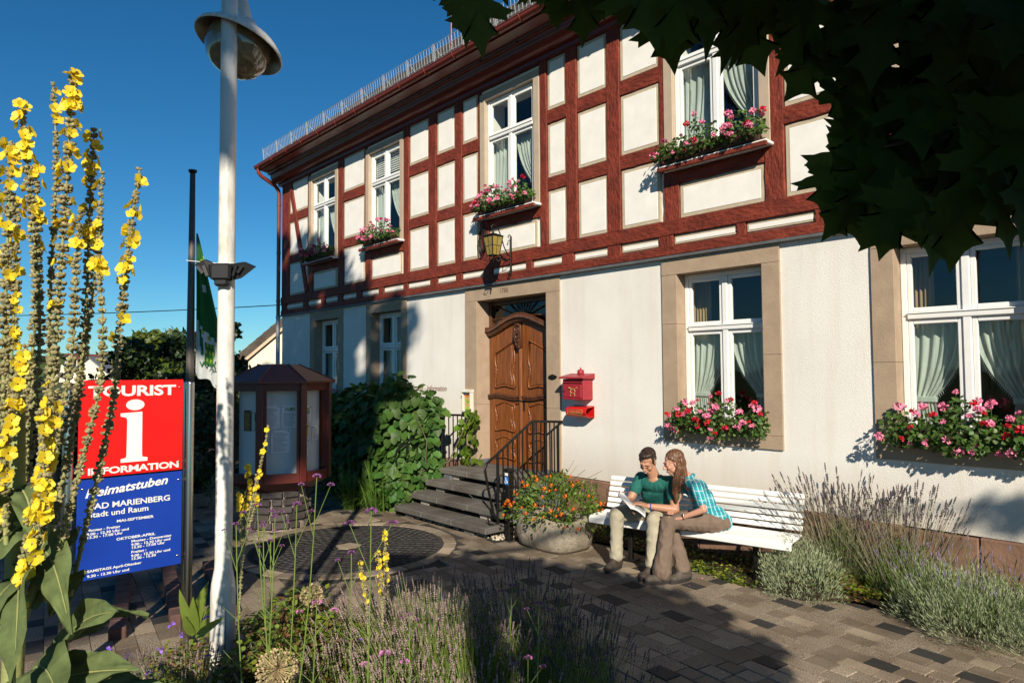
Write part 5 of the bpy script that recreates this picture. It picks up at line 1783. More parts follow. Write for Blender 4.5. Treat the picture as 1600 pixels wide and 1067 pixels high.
m_ = MB(); m_.prism([(10.42 + .36 * math.cos(a), -1.08 + .27 * math.sin(a)) for a in np.linspace(0, 6.283, 20, endpoint=False)], GZ + .2, GZ + .335, 'z'); m_.build('soil', M_EARTH, pt)
g = np.random.default_rng(31)
lt = thing('lantana', (10.42, -1.08, GZ + .33), 'bushy lantana with tiny orange flower clusters growing in the granite planter', 'plant')
n = 1900
D = unit(n, g); D[:, 2] = np.abs(D[:, 2]) * 1.1 - .18
rr = g.uniform(.5, 1.0, n) ** .6
P = np.array([10.40, -1.06, .20]) + D * np.array([.66, .50, .50]) * rr[:, None] * (1 + .22 * np.sin(D[:, :1] * 8) * np.cos(D[:, 1:2] * 7))
V_, F_ = scatter(*LEAF6, P, frames(D + unit(n, g) * .7, D + unit(n, g) * .6 + np.array([0, 0, .5]), g), np.column_stack([np.full(n, .036), g.uniform(.035, .06, n), np.full(n, .04)]))
np_mesh('foliage', V_, F_, leafmat('lantana_leaf', (.10, .17, .022), .4, .3), lt)['kind'] = 'stuff'
M_ORA = pmat('orange_petal', (.80, .17, .015), .6, .3, 30, island=.3)
hm = head_mesh('flower', M_ORA, .024, 22, 77)
for i in range(70):
    D = unit(1, g)[0]; D[2] = abs(D[2]) * 1.0 - .15
    p = np.array([10.40, -1.06, .20]) + D * np.array([.70, .54, .54]) * g.uniform(.9, 1.08)
    inst(hm, 'flower', Matrix.Translation(Vector(p) - ORG[lt.name]) @ Matrix.Scale(g.uniform(.7, 1.3), 4), lt)
m_ = MB()
for i in range(16):
    a = g.uniform(0, 6.28); r_ = g.uniform(.5, .72); h = g.uniform(.25, .62)
    q = Vector((10.4 + math.cos(a) * r_, -1.06 + math.sin(a) * r_ * .75, .2 + h))
    m_.tube([(10.42, -1.08, GZ + .33), Vector((10.42, -1.08, .25)).lerp(q, .5) + Vector((0, 0, .08)), q], [.006, .004, .002], 4)
m_.build('stems', L_GER, lt, fix=False)['kind'] = 'stuff'
lo_ = thing('lobelia', (9.98, -1.18, GZ + .3), 'small pale blue trailing flowers spilling over the left rim of the planter', 'plant')
n = 260; P = np.column_stack([g.normal(9.99, .07, n), g.normal(-1.22, .05, n), g.uniform(.05, .22, n)])
V_, F_ = scatter(*petal, P, frames(unit(n, g)), np.full(n, .014)); np_mesh('flowers', V_, F_, pmat('pale_blue_petal', (.42, .42, .62), .7, island=.3), lo_)['kind'] = 'stuff'
V_, F_ = scatter(*BLADE, P, frames(unit(n, g) + np.array([0, 0, .4])), np.column_stack([np.full(n, .006), np.full(n, .07), np.full(n, .01)])); np_mesh('foliage', V_, F_, pmat('dry_stalk', (.22, .17, .09), .9, island=.3), lo_)['kind'] = 'stuff'

# lavender
M_LAVL = leafmat('lavender_leaf', (.31, .36, .21), .3, .2, rough=.7, spec=.2)
M_LAVG = leafmat('lavender_green_leaf', (.155, .24, .055), .35, .25, rough=.7, spec=.2)
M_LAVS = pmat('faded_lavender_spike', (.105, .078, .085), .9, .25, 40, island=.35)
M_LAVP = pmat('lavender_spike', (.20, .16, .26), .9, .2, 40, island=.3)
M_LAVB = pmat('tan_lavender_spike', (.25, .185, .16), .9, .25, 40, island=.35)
octv = [(1, 0, 0), (-1, 0, 0), (0, 1, 0), (0, -1, 0), (0, 0, 1), (0, 0, -1)]
octf = [(0, 2, 4), (2, 1, 4), (1, 3, 4), (3, 0, 4), (2, 0, 5), (1, 2, 5), (3, 1, 5), (0, 3, 5)]
sv = []; sf = []
for k, (zz, r_) in enumerate([(0, .6), (.25, 1.0), (.48, 1.0), (.68, .85), (.86, .6), (-.45, .7)]):
    b = len(sv); sv += [(x * r_ * .5, zz + z * .15, y * r_ * .5) for x, y, z in octv]; sf += [tuple(i + b for i in f) for f in octf]
SPIKE = (sv, sf)
STEM = ([(-.5, 0, 0), (.5, 0, 0), (.5, 1, 0), (-.5, 1, 0), (0, 0, -.5), (0, 0, .5), (0, 1, .5), (0, 1, -.5)], [(0, 1, 2, 3), (4, 5, 6, 7)])
def lavender(c, r, h, nst, label, seed, lean=(0, 0), fol=None, spm=None, nf=1600, fh=.5, stem_w=.0028, spl=.045, spw=.011, leafl=.06, cat='lavender', name='lavender_bush', stretch=(1, 1), leafw=.006, stemmat=None):
    g = np.random.default_rng(seed)
    t = thing(name, c, label, cat)
    c = np.array(c)
    n = nf
    D = unit(n, g); D[:, 2] = np.abs(D[:, 2])
    rr = g.uniform(.35, 1, n) ** .5
    lump = 1 + .18 * np.sin(D[:, :1] * 11 + seed) * np.cos(D[:, 1:2] * 9 + seed)
    P = c + D * np.array([r * stretch[0], r * stretch[1], h * fh]) * rr[:, None] * lump
    dirs = D * np.array([.8, .8, 1]) + np.array([lean[0], lean[1], .8]) + unit(n, g) * .5
    V_, F_ = scatter(*LEAF4, P, frames(dirs, None, g), np.column_stack([np.full(n, leafw * 1.6), g.uniform(.6, 1.3, n) * leafl, np.full(n, .01)]))
    np_mesh('foliage', V_, F_, fol or M_LAVL, t)['kind'] = 'stuff'
    if nst:
        a = g.uniform(0, 2 * math.pi, nst); q = np.sqrt(g.uniform(0, 1, nst))
        B = c + np.column_stack([np.cos(a) * q * r * .75 * stretch[0], np.sin(a) * q * r * .75 * stretch[1], np.full(nst, h * .12)])
        d = np.column_stack([np.cos(a) * q * .50 + lean[0], np.sin(a) * q * .50 + lean[1], np.ones(nst)]) + g.normal(size=(nst, 3)) * .10
        d /= np.linalg.norm(d, axis=1, keepdims=True)
        L_ = h * g.uniform(.70, 1.05, nst)
        Mx = frames(d, None, g)
        V_, F_ = scatter(*STEM, B, Mx, np.column_stack([np.full(nst, stem_w), L_, np.full(nst, stem_w)]))
        np_mesh('stalks', V_, F_, stemmat or M_LAVG, t)['kind'] = 'stuff'
        T = B + d * L_[:, None]
        V_, F_ = scatter(*SPIKE, T - d * .01, Mx, np.column_stack([g.uniform(.7, 1.2, nst) * spw, g.uniform(.7, 1.4, nst) * spl, g.uniform(.7, 1.2, nst) * spw]))
        np_mesh('flower_spikes', V_, F_, spm or M_LAVS, t)['kind'] = 'stuff'
    return t
# along the wall
M_LAVST = leafmat('pale_stalk', (.30, .28, .18), .2, .1)
lavender((13.50, -.20, GZ), .26, .98, 190, 'tall faded lavender behind the right end of the white bench', 41, (.0, -.05), nf=3000, fh=.62, fol=M_LAVG, spl=.065, spw=.020, stem_w=.003, stemmat=M_LAVST)
lavender((14.05, -.20, GZ), .32, .92, 210, 'tall faded lavender against the wall right of the bench', 42, (0, -.05), nf=3400, fh=.62, fol=M_LAVG, spl=.065, spw=.020, stem_w=.003, stemmat=M_LAVST)
lavender((14.38, -.46, GZ), .38, .56, 60, 'silvery lavender mound at the edge of the paving, middle of the right bed', 43, (.0, -.2), spm=M_LAVP, nf=5200, fh=.80, leafl=.055)
lavender((14.72, -.62, GZ), .48, .60, 80, 'silvery lavender mound nearest to the right edge of the paving', 44, (.05, -.2), spm=M_LAVP, nf=6000, fh=.80, leafl=.055)
lavender((15.25, -.50, GZ), .5, .56, 60, 'silvery lavender mound at the far right under the big window', 45, (.0, -.2), spm=M_LAVP, nf=5200, fh=.8, leafl=.055)
lavender((14.75, -.20, GZ), .4, .50, 40, 'short lavender with faded stalks below the right window box', 46, (0, -.1), nf=2200, fh=.7, fol=M_LAVG)
lavender((13.28, -.60, GZ), .42, .52, 0, 'rounded grey santolina mound beside the right leg of the bench', 47, nf=6500, fh=.95, leafl=.042, leafw=.007, cat='santolina', name='santolina_bush')
lavender((10.75, -.30, GZ), .30, .62, 40, 'dry lavender tuft behind the left end of the bench', 48, nf=900, fh=.6, fol=pmat('dry_brown_stem', (.16, .12, .06), .9, island=.3))
# low ground cover of the wall bed
def cover(name, poly, n, sz, mats, z0, z1, seed, dens=None):
    g = np.random.default_rng(seed)
    poly = np.array(poly); lo_, hi_ = poly.min(0), poly.max(0)
    P = g.uniform(lo_, hi_, (n * 2, 2))
    x, y = P[:, 0], P[:, 1]; ins = np.zeros(len(P), bool)
    j = len(poly) - 1
    for i in range(len(poly)):
        xi, yi = poly[i]; xj, yj = poly[j]
        ins ^= ((yi > y) != (yj > y)) & (x < (xj - xi) * (y - yi) / (yj - yi + 1e-12) + xi); j = i
    P = P[ins][:n]
    lump = .5 + .5 * np.sin(P[:, 0] * 6.1 + seed) * np.cos(P[:, 1] * 7.3 + seed * 2)
    Z = z0 + (z1 - z0) * g.uniform(0, 1, len(P)) * (.35 + .65 * lump)
    P3 = np.column_stack([P, Z])
    N = np.array([0, 0, 1.0]) + unit(len(P), g) * .8
    V_, F_ = scatter(*LEAF6, P3, frames(unit(len(P), g) * np.array([1, 1, .4]), N, g), g.uniform(.6, 1.3, len(P)) * sz)
    mi = np.repeat(g.integers(0, len(mats), len(P)), len(LEAF6[1]))
    o = np_mesh(name, V_, F_, mats, midx=mi); o['kind'] = 'stuff'
    return o
C1 = leafmat('lime_ground_leaf', (.17, .22, .02), .35, .3); C2 = leafmat('bronze_ground_leaf', (.17, .09, .03), .35, .2); C3 = leafmat('dark_ground_leaf', (.035, .065, .015), .4, .2)
cover('wall_bed_cover', [(9.8, -.60), (12.9, -.62), (13.6, -.55), (14.2, -.4), (19, -.45), (19, -.04), (9.8, -.04)], 5200, .035, [C1, C3, C3, C2, C1], GZ, GZ + .16, 51)
cover('wall_bed_cover', [(13.5, -.60), (14.15, -.55), (14.5, -.05), (13.5, -.05)], 2600, .036, [C1, C2, C1], GZ + .02, GZ + .30, 52)
cover('bench_foot_cover', [(12.0, -.78), (12.9, -.86), (12.9, -.5), (12.0, -.5)], 700, .04, [C1, C1, C3], GZ, GZ + .07, 53)

# ---- foreground bed
g = np.random.default_rng(60)
def S3(u, v, z=GZ): 
    p = cam_ground(u, v, z); return (p.x, p.y, p.z)
bedp = [S3(u, v)[:2] for u, v in [(-6.5, .9), (-6.5, 4.4), (-4.0, 4.45), (-3.0, 4.6), (-2.4, 4.9), (-1.6, 5.05), (-.6, 5.05), (0, 4.85), (.4, 4.6), (.7, 4.3), (.85, 3.8), (.9, .9)]]
cover('flower_bed_cover', bedp, 16000, .032, [C1, C3, C3, C2, leafmat('mid_ground_leaf', (.08, .13, .025), .35, .3)], GZ, GZ + .20, 61)
cover('flower_bed_cover', [S3(u, v)[:2] for u, v in [(-2.3, 4.0), (-2.2, 5.0), (-1.1, 5.1), (-.9, 4.2)]], 5200, .030, [C1, C2, leafmat('mid_green_leaf', (.09, .15, .025), .35, .3)], GZ + .1, GZ + .48, 62)
L_MG = leafmat('sedum_green_leaf', (.115, .175, .030), .4, .3)
cover('flower_bed_cover', [S3(u, v)[:2] for u, v in [(-1.75, 3.0), (-1.75, 4.85), (-1.2, 5.0), (-.75, 4.6), (-.6, 3.0)]], 7000, .034, [L_MG, C1, L_MG, C3], GZ + .1, GZ + .50, 63)
cover('flower_bed_cover', [S3(u, v)[:2] for u, v in [(-1.72, 3.9), (-1.80, 4.85), (-1.25, 4.95), (-.95, 4.5), (-1.05, 3.9)]], 9000, .036, [L_MG, C1, L_MG, C2], GZ + .15, GZ + .78, 66)
cover('flower_bed_cover', [S3(u, v)[:2] for u, v in [(-2.9, 3.2), (-2.9, 4.6), (-2.0, 4.9), (-1.8, 3.2)]], 5000, .030, [L_MG, C1, C3], GZ + .05, GZ + .34, 64)
stemlean = lambda a, b: (_r.x * a + fwd.x * b, _r.y * a + fwd.y * b)
lv = [(-1.05, 4.45, .38, .50, 190), (-.60, 4.5, .42, .66, 330), (-.85, 3.9, .40, .52, 210), (-.35, 4.0, .40, .62, 270), (-1.35, 4.1, .32, .44, 130), (-.6, 3.4, .4, .50, 220), (-1.2, 3.4, .35, .42, 130), (-.12, 3.5, .35, .48, 170)]
lab = ['faded lavender in the sunlit middle of the bed, behind the tall verbena stem', 'tallest sunlit faded lavender at the edge of the bed below the dark round inlay', 'sunlit lavender in the middle of the front bed, pinkish brown spikes',
       'sunlit lavender just left of the shaded ones in the front bed', 'lavender beside the dry onion seed head', 'sunlit lavender at the bottom edge of the picture', 'low lavender between lamp pole and dry seed head', 'lavender at the bottom, below the shaded clump']
for i, (u, v, r_, h, n) in enumerate(lv):
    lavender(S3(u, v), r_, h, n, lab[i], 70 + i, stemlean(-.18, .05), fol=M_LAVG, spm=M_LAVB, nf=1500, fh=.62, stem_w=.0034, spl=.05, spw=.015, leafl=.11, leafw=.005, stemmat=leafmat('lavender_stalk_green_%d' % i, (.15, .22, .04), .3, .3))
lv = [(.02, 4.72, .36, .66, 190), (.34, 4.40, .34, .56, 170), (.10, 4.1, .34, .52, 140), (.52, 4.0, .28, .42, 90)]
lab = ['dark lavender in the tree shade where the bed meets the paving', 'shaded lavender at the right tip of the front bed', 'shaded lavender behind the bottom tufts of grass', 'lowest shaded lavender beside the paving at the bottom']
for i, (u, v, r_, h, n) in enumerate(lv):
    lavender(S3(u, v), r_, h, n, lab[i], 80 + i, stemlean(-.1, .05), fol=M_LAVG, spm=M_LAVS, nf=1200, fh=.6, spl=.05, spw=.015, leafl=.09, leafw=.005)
lavender(S3(-1.95, 4.1), .3, .42, 110, 'small lavender round the foot of the white lamp pole', 90, (0, 0), fol=M_LAVG, spm=M_LAVB, nf=900, fh=.6, spl=.05, spw=.014, leafl=.08)
lavender(S3(-2.35, 3.9), .3, .40, 90, 'small lavender between the steel sign post and the lamp pole', 91, (0, 0), fol=M_LAVG, spm=M_LAVS, nf=900, fh=.6, spl=.05, spw=.014, leafl=.08)
# bright grass blades
for i, (u, v) in enumerate([(.25, 3.6), (.0, 3.3), (-.5, 3.2), (.5, 3.4)]):
    strap_plant('grass_tuft', S3(u, v), 26, .55, .010, leafmat('lime_grass_%d' % i, (.20, .30, .03), .3, .4), ['lime grass tuft in the shaded part of the bed', 'lime grass tuft at the bottom middle', 'lime grass tuft under the pink flower', 'rightmost lime grass tuft by the paving'][i], 'grass', 95 + i, .3)

# tall verbena: wiry stems with purple heads   (image px, py of the head, distance ahead of the camera, lean, scale)
M_VERB = pmat('verbena_purple', (.20, .06, .20), .7, .3, 40, island=.3)
M_VERP = pmat('verbena_pink', (.40, .15, .30), .7, .3, 40, island=.3)
M_VST = leafmat('verbena_stem', (.16, .24, .05), .1, .1)
def px_point(px, py, v):
    """image pixel to the world point on its camera ray, v metres ahead"""
    d = _f + _r2 * ((px - 800) / 1066.7) - _u2 * ((py - 533.5) / 1066.7)
    k = v / (Vector((d.x, d.y, 0)).dot(fwd))
    return CAMP + d * k
vb = [(495, 745, 3.2, .2, 1), (464, 788, 3.3, .1, 1), (430, 807, 3.4, .1, .8), (411, 822, 3.5, -.1, .8), (423, 845, 3.6, 0, .8), (580, 800, 2.9, .05, 1.3), (549, 864, 3.4, 0, .9), (402, 790, 3.6, -.2, 1), (369, 819, 3.4, -.1, .8), (601, 1022, 3.0, .02, 1.2), (495, 942, 3.2, .1, 1.1), (842, 943, 3.6, .05, .9), (825, 1028, 3.0, .03, .9), (800, 915, 3.9, .1, .9), (640, 960, 3.4, .0, .6)]
vl = ['verbena with three heads on forks, topmost one left of the hydrangea', 'verbena head right of the yellow spikes, below the kiosk base', 'thin verbena stem in front of the brick kiosk base', 'verbena head low in front of the kiosk base, left one', 'short verbena head between two taller stems near the kiosk',
      'tallest purple verbena stem crossing the dark round inlay', 'small verbena head over the left part of the round inlay', 'verbena head just beside the lowest yellow spike flowers', 'leftmost verbena stem beside the white lamp pole', 'pale pink verbena flower at the bottom centre', 'ragged pinkish verbena bloom low among the lavender', 'verbena bloom lit against the shaded paving', 'pink verbena bloom at the bottom right of the bed', 'dark verbena head in the shade over the paving', 'small verbena bud low in the sunlit lavender']
vh = {}
for k_, m0 in (('a', M_VERB), ('b', M_VERP)):
    gg = np.random.default_rng(5); n = 60; D = unit(n, gg); D[:, 2] = np.abs(D[:, 2]) * .6
    V_, F_ = scatter(*petal, D * .018, frames(D, D + unit(n, gg) * .3, gg), np.full(n, .009)); o = np_mesh('flower_head', V_, F_, m0); vh[k_] = o.data; bpy.data.objects.remove(o)
for i, (px, py, v, ln, sc) in enumerate(vb):
    top = px_point(px, py, v); foot = Vector((top.x - _r.x * ln, top.y - _r.y * ln, GZ))
    t = thing('verbena', foot, vl[i], 'verbena', 'tall verbena stems in the front bed')
    m_ = MB(); mid = foot.lerp(top, .5) + _r * (ln * .12)
    bend = [foot.lerp(top, k / 6) + _r * (ln * .2 * math.sin(math.pi * k / 6)) for k in range(7)]
    m_.tube(bend, [.0042, .004, .0038, .0034, .003, .0028, .0024], 5)
    heads = [(top, 1.0)]
    for s_, a_ in ((-1, .72), (1, .80)):
        q = bend[5].lerp(bend[6], .2 if s_ > 0 else .0)
        tip = top + _r * s_ * .07 * sc + Vector((0, 0, -.035 * sc)) + fwd * g.uniform(-.02, .02)
        m_.tube([q, q.lerp(tip, .6) + Vector((0, 0, .0)), tip], [.002, .0016, .0014], 4)
        heads.append((tip, a_))
    for k in (2, 3, 4):
        for s_ in (-1, 1):
            q = bend[k]; tip = q + _r * s_ * g.uniform(.04, .09) + Vector((0, 0, g.uniform(.05, .1)))
            m_.tube([q, tip], [.002, .001], 4)
    m_.build('stem', M_VST, t, fix=False)
    key = 'b' if i in (9, 10, 12) else 'a'
    for q, a_ in heads:
        inst(vh[key], 'flower_head', Matrix.Translation(q - foot) @ Matrix.Rotation(g.uniform(0, 6), 4, 'Z') @ Matrix.Scale(a_ * sc * .85, 4), t)

# mulleins
M_YEL = pmat('mullein_petal', (.84, .66, .03), .55, .12, 20, island=.25, trans=.3)
M_CAPS = pmat('mullein_capsule', (.25, .225, .105), .9, .3, 60, island=.35)
M_MST = pmat('mullein_stem', (.26, .28, .10), .85, .2, 12, .3, 60)
M_MLF = leafmat('mullein_leaf', (.115, .155, .060), .1, .18, rough=.85, spec=.15, scale=16, var=.32)
def yflower(r=.020, seed=0):
    gg = np.random.default_rng(seed); V_ = []; F_ = []
    for k in range(5):
        a = 2 * math.pi * k / 5 + gg.uniform(-.15, .15)
        D = np.array([[math.cos(a), math.sin(a), .35]]); D /= np.linalg.norm(D)
        V1, F1 = scatter(*petal, D * r * .12, frames(D, np.array([[0, 0, 1.0]]) + unit(1, gg) * .25, gg), np.array([[r * 1.1, r, r]]))
        F_.append(F1 + sum(len(x) for x in V_)); V_.append(V1)
    o = np_mesh('flower', np.vstack(V_), np.vstack(F_), M_YEL); me = o.data; bpy.data.objects.remove(o); return me
YF = [yflower(.021, s) for s in range(3)]
def mspike(t, pts, r0, nfl, seed, ftop=.35, stem_r=.006, dens=1.0, fl_scale=1.0, bare=.0, extra=()):
    r0 = r0 * .78; stem_r *= .8; nfl = int(nfl * 1.2)
    """one spike: stem, woolly capsules all the way up, open yellow flowers near the tip"""
    g = np.random.default_rng(seed)
    pts = [Vector(p) for p in pts]
    # catmull-rom resample
    Q = [pts[0] * 2 - pts[1]] + pts + [pts[-1] * 2 - pts[-2]]
    C = []
    for i in range(1, len(Q) - 2):
        for k in range(8):
            s_ = k / 8; a, b, c, d = Q[i - 1], Q[i], Q[i + 1], Q[i + 2]
            C.append(.5 * ((2 * b) + (c - a) * s_ + (2 * a - 5 * b + 4 * c - d) * s_ ** 2 + (3 * b - a - 3 * c + d) * s_ ** 3))
    C.append(pts[-1])
    L = np.cumsum([0] + [(C[i + 1] - C[i]).length for i in range(len(C) - 1)]); T = L[-1]
    def at(s_):
        s_ = min(max(s_, 0), 1) * T; i = min(int(np.searchsorted(L, s_)), len(C) - 1)
        if i == 0: return C[0]
        f = (s_ - L[i - 1]) / max(L[i] - L[i - 1], 1e-9); return C[i - 1].lerp(C[i], f)
    m_ = MB(); n = len(C)
    m_.tube(C, [stem_r * (1.3 - .9 * i / n) for i in range(n)], 6, 1)
    o = m_.build('flower_spike', [M_CAPS, M_MST], t, fix=False)
    nc = int(T * 950 * dens)
    s_ = np.sort(g.uniform(bare, 1, nc)); ci = np.round(s_ * T / .021).astype(int); jit = g.uniform(-.4, .4, ci.max() + 2) * .021; crm = g.uniform(.62, 1.25, ci.max() + 2); cl = (ci * .021 + jit[ci]) / T + g.normal(size=nc) * .0030 / T
    P = []; D = []
    for a, cq in zip(np.clip(cl, 0, 1), ci):
        p = at(a); tg = (at(min(a + .01, 1)) - at(max(a - .01, 0))).normalized()
        r_ = r0 * (1.05 - .55 * max(0, (a - .75) / .25)) * (.55 + .45 * min(1, (a - bare) / .15))
        x = tg.orthogonal().normalized(); y = tg.cross(x); an = g.uniform(0, 6.283)
        d = x * math.cos(an) + y * math.sin(an)
        P.append(p + d * r_ * crm[cq] * g.uniform(.45, 1.0)); D.append(d + tg * .5)
    P = np.array([tuple(p) for p in P]); D = np.array([tuple(d) for d in D])
    sz = g.uniform(.0034, .0078, nc) * (r0 / .017) ** .5
    r0 = r0
    V_, F_ = scatter(tv, tf, P, frames(D, None, g), np.column_stack([sz, sz * 1.35, sz]))
    np_mesh('capsules', V_, F_, M_CAPS, o, True)['kind'] = 'stuff'
    off = ORG[o.name]
    fp_ = [1 - ftop * abs(g.beta(1.0, 1.5)) - .01 for _ in range(nfl)] + list(extra)
    for a in fp_:
        p = at(a); tg = (at(min(a + .01, 1)) - at(max(a - .01, 0))).normalized()
        x = tg.orthogonal().normalized(); y = tg.cross(x); an = g.uniform(0, 6.283)
        d = (x * math.cos(an) + y * math.sin(an) + tg * .25).normalized()
        if d.dot(fwd) > .55: d = d - fwd * 1.1; d.normalize()
        M = d.to_track_quat('Z', 'Y').to_matrix().to_4x4(); M.translation = p + d * r0 * 1.15 - off
        inst(YF[g.integers(0, 3)], 'flower', M @ Matrix.Rotation(g.uniform(0, 6), 4, 'Z') @ Matrix.Scale(g.uniform(.75, 1.2) * fl_scale, 4), o)
    return o
mul = thing('giant_mullein', cam_ground(-1.75, 2.35), 'giant branching mullein with yellow flowers towering at the left edge of the picture', 'mullein')
VM = 2.35
def P2(l, v=VM): return [px_point(x, y, v + dv) for (x, y, dv) in l]
SPK = [
    (P2([(60, 900, 0), (70, 740, 0), (85, 560, 0), (100, 350, 0), (108, 220, 0), (115, 112, 0)]), .022, 26, .50),
    (P2([(20, 900, .1), (45, 700, .1), (62, 520, .1), (50, 330, .1), (33, 160, .1)], VM), .019, 16, .35),
    (P2([(10, 860, -.1), (5, 650, -.1), (8, 480, -.1), (14, 330, -.1), (18, 220, -.1)]), .019, 18, .45),
    (P2([(70, 880, .15), (120, 640, .15), (135, 470, .15), (140, 330, .15), (147, 202, .15)]), .018, 18, .30),
    (P2([(40, 850, .2), (72, 640, .2), (80, 430, .2), (88, 260, .2), (83, 130, .2)]), .013, 3, .1),
    (P2([(110, 930, .05), (135, 820, 0), (158, 720, 0), (178, 620, 0), (184, 540, 0), (200, 400, 0), (218, 264, 0)]), .016, 16, .42),
    (P2([(70, 940, -.1), (96, 850, -.1), (118, 760, -.1), (138, 680, -.1), (156, 600, -.1), (160, 500, -.1), (152, 400, -.1)]), .014, 4, .1),
    (P2([(60, 800, .1), (120, 600, .1), (150, 420, .1), (160, 270, .1)]), .014, 8, .3),
    (P2([(20, 800, .25), (50, 560, .25), (58, 400, .25), (56, 260, .25)]), .020, 14, .4),
    (P2([(0, 760, .3), (18, 560, .3), (24, 420, .3), (26, 310, .3)]), .020, 30, .75),
    (P2([(-30, 800, .1), (-22, 600, .1), (-12, 420, .1), (-5, 260, .1)]), .019, 12, .4),
    (P2([(30, 900, -.15), (55, 790, -.15), (78, 690, -.15), (80, 600, -.15)]), .016, 22, .8),
    (P2([(10, 1000, -.2), (40, 900, -.2), (70, 780, -.2), (62, 640, -.2)]), .017, 24, .9),
    (P2([(-20, 900, -.1), (0, 780, -.1), (20, 640, -.1), (40, 540, -.1)]), .016, 18, .8),
    (P2([(40, 880, .0), (92, 660, .0), (112, 560, .0), (118, 430, 0), (125, 330, 0)]), .017, 6, .2),
]
for i, (p, r0, nf, ft) in enumerate(SPK):
    mspike(mul, p, r0, nf, 200 + i, ft, .0075 if i < 6 else .006, 1.0, 1.0, .05 if i != 5 else .12)
m_ = MB()
m_.tube(P2([(10, 1300, 0), (22, 1000, 0), (25, 800, 0), (30, 620, 0)]), [.034, .032, .028, .018], 12)
m_.tube(P2([(22, 1000, 0), (60, 900, 0), (80, 820, 0)]), [.018, .016, .010], 8)
m_.build('main_stem', M_MST, mul)
def mleaf(base, tip, w_, droop, roll, seed, fold=.12):
    """broad felted leaf with a pale midrib"""
    g = np.random.default_rng(seed)
    base = Vector(base); tip = Vector(tip); ax = tip - base; L = ax.length; ax.normalize()
    side = ax.cross(Vector((0, 0, 1))).normalized(); side = Matrix.Rotation(roll, 3, ax) @ side
    nrm = side.cross(ax)
    nl, nw = 14, 8; vs_ = []; fs_ = []
    for i in range(nl + 1):
        t = i / nl
        c = base + ax * (L * t) + Vector((0, 0, droop * math.sin(math.pi * t) * L))
        hw = w_ * (math.sin(math.pi * min(1, t ** .75)) ** .8 * (1 - t * .25) + .10 * (1 - t))
        for j in range(-nw, nw + 1):
            s_ = j / nw
            q = c + side * hw * s_ + nrm * (fold * hw * abs(s_) * 1.4 + .012 * math.sin(t * 16 + s_ * 5 + seed) * abs(s_) - .006 * math.exp(-(s_ * 9) ** 2))
            vs_.append(q)
    W_ = 2 * nw + 1
    for i in range(nl):
        for j in range(W_ - 1): fs_.append((i * W_ + j, i * W_ + j + 1, (i + 1) * W_ + j + 1, (i + 1) * W_ + j))
    m_ = MB(); m_.add(vs_, fs_, 0, True)
    rib = [base + ax * (L * i / 10) + Vector((0, 0, droop * math.sin(math.pi * i / 10) * L)) - nrm * .003 for i in range(10)]
    m_.tube(rib, [.0055 * (1 - .08 * i) for i in range(10)], 5, 1)
    m_.build('leaf', [M_MLF, M_MST], mul, fix=False)
LV = [((60, 1060, 0), (186, 955, -.35), .085, .10, .9), ((50, 950, 0), (125, 822, .1), .06, .1, .3), ((80, 960, .1), (135, 895, -.1), .04, .1, -.5), ((30, 1080, -.2), (218, 1045, -.3), .085, .05, .5),
      ((40, 900, 0), (-60, 1050, -.4), .10, .15, .4), ((30, 920, 0), (20, 1090, -.5), .085, .2, 1.0), ((35, 820, 0), (-40, 900, -.2), .07, .12, -.3), ((45, 870, .1), (110, 990, -.3), .085, .2, .8),
      ((110, 1000, .1), (232, 962, -.05), .05, .12, -.6), ((30, 760, 0), (60, 865, -.2), .05, .15, .3), ((20, 1000, 0), (-90, 930, .1), .09, .1, .2),
      ((30, 860, .05), (-20, 760, -.2), .05, .05, .5), ((40, 1060, -.1), (100, 1120, -.5), .09, .15, .6), ((110, 1090, -.1), (262, 1075, -.1), .06, .06, .2)]
for i, (a, b, w_, dr, ro) in enumerate(LV):
    mleaf(px_point(a[0], a[1], VM + a[2]), px_point(b[0], b[1], VM + b[2]), w_, dr, ro, 300 + i)

def small_mullein(label, spikes, foot, seed, fs=.8, nfl=(12,), leaf=False):
    t = thing('small_mullein', foot, label, 'mullein', 'small yellow mulleins in the front bed')
    for i, s_ in enumerate(spikes):
        mspike(t, [px_point(x, y, v) for (x, y, v) in s_], .011, nfl[i % len(nfl)], seed + i, .55, .004, .8, fs, .1)
    return t
small_mullein('small branching mullein with yellow flowers just right of the lamp pole', [
    [(372, 1000, 4.3), (378, 880, 4.3), (390, 800, 4.3), (404, 740, 4.3), (413, 700, 4.3), (419, 665, 4.3)],
    [(378, 870, 4.3), (384, 800, 4.3), (388, 760, 4.3), (387, 728, 4.3)], [(380, 850, 4.3), (398, 790, 4.3), (400, 740, 4.3)], [(378, 860, 4.3), (376, 810, 4.3), (374, 770, 4.3)]], cam_ground(-1.72, 4.3), 400, .75, (6, 22, 10, 14))
small_mullein('thin mullein spike with yellow tip in front of the round inlay', [[(604, 1000, 4.4), (605, 930, 4.4), (603, 870, 4.4), (601, 826, 4.4)]], cam_ground(-.81, 4.4), 410, .6, (22,))
small_mullein('short yellow mullein tip left of the thin spike', [[(575, 990, 4.2), (572, 930, 4.2), (568, 905, 4.2), (563, 876, 4.2)]], cam_ground(-.9, 4.2), 414, .6, (14,))
small_mullein('yellow mullein tip between the two others, lowest of them', [[(598, 990, 4.1), (597, 930, 4.1), (594, 900, 4.1), (590, 862, 4.1)]], cam_ground(-.8, 4.1), 418, .6, (20,))

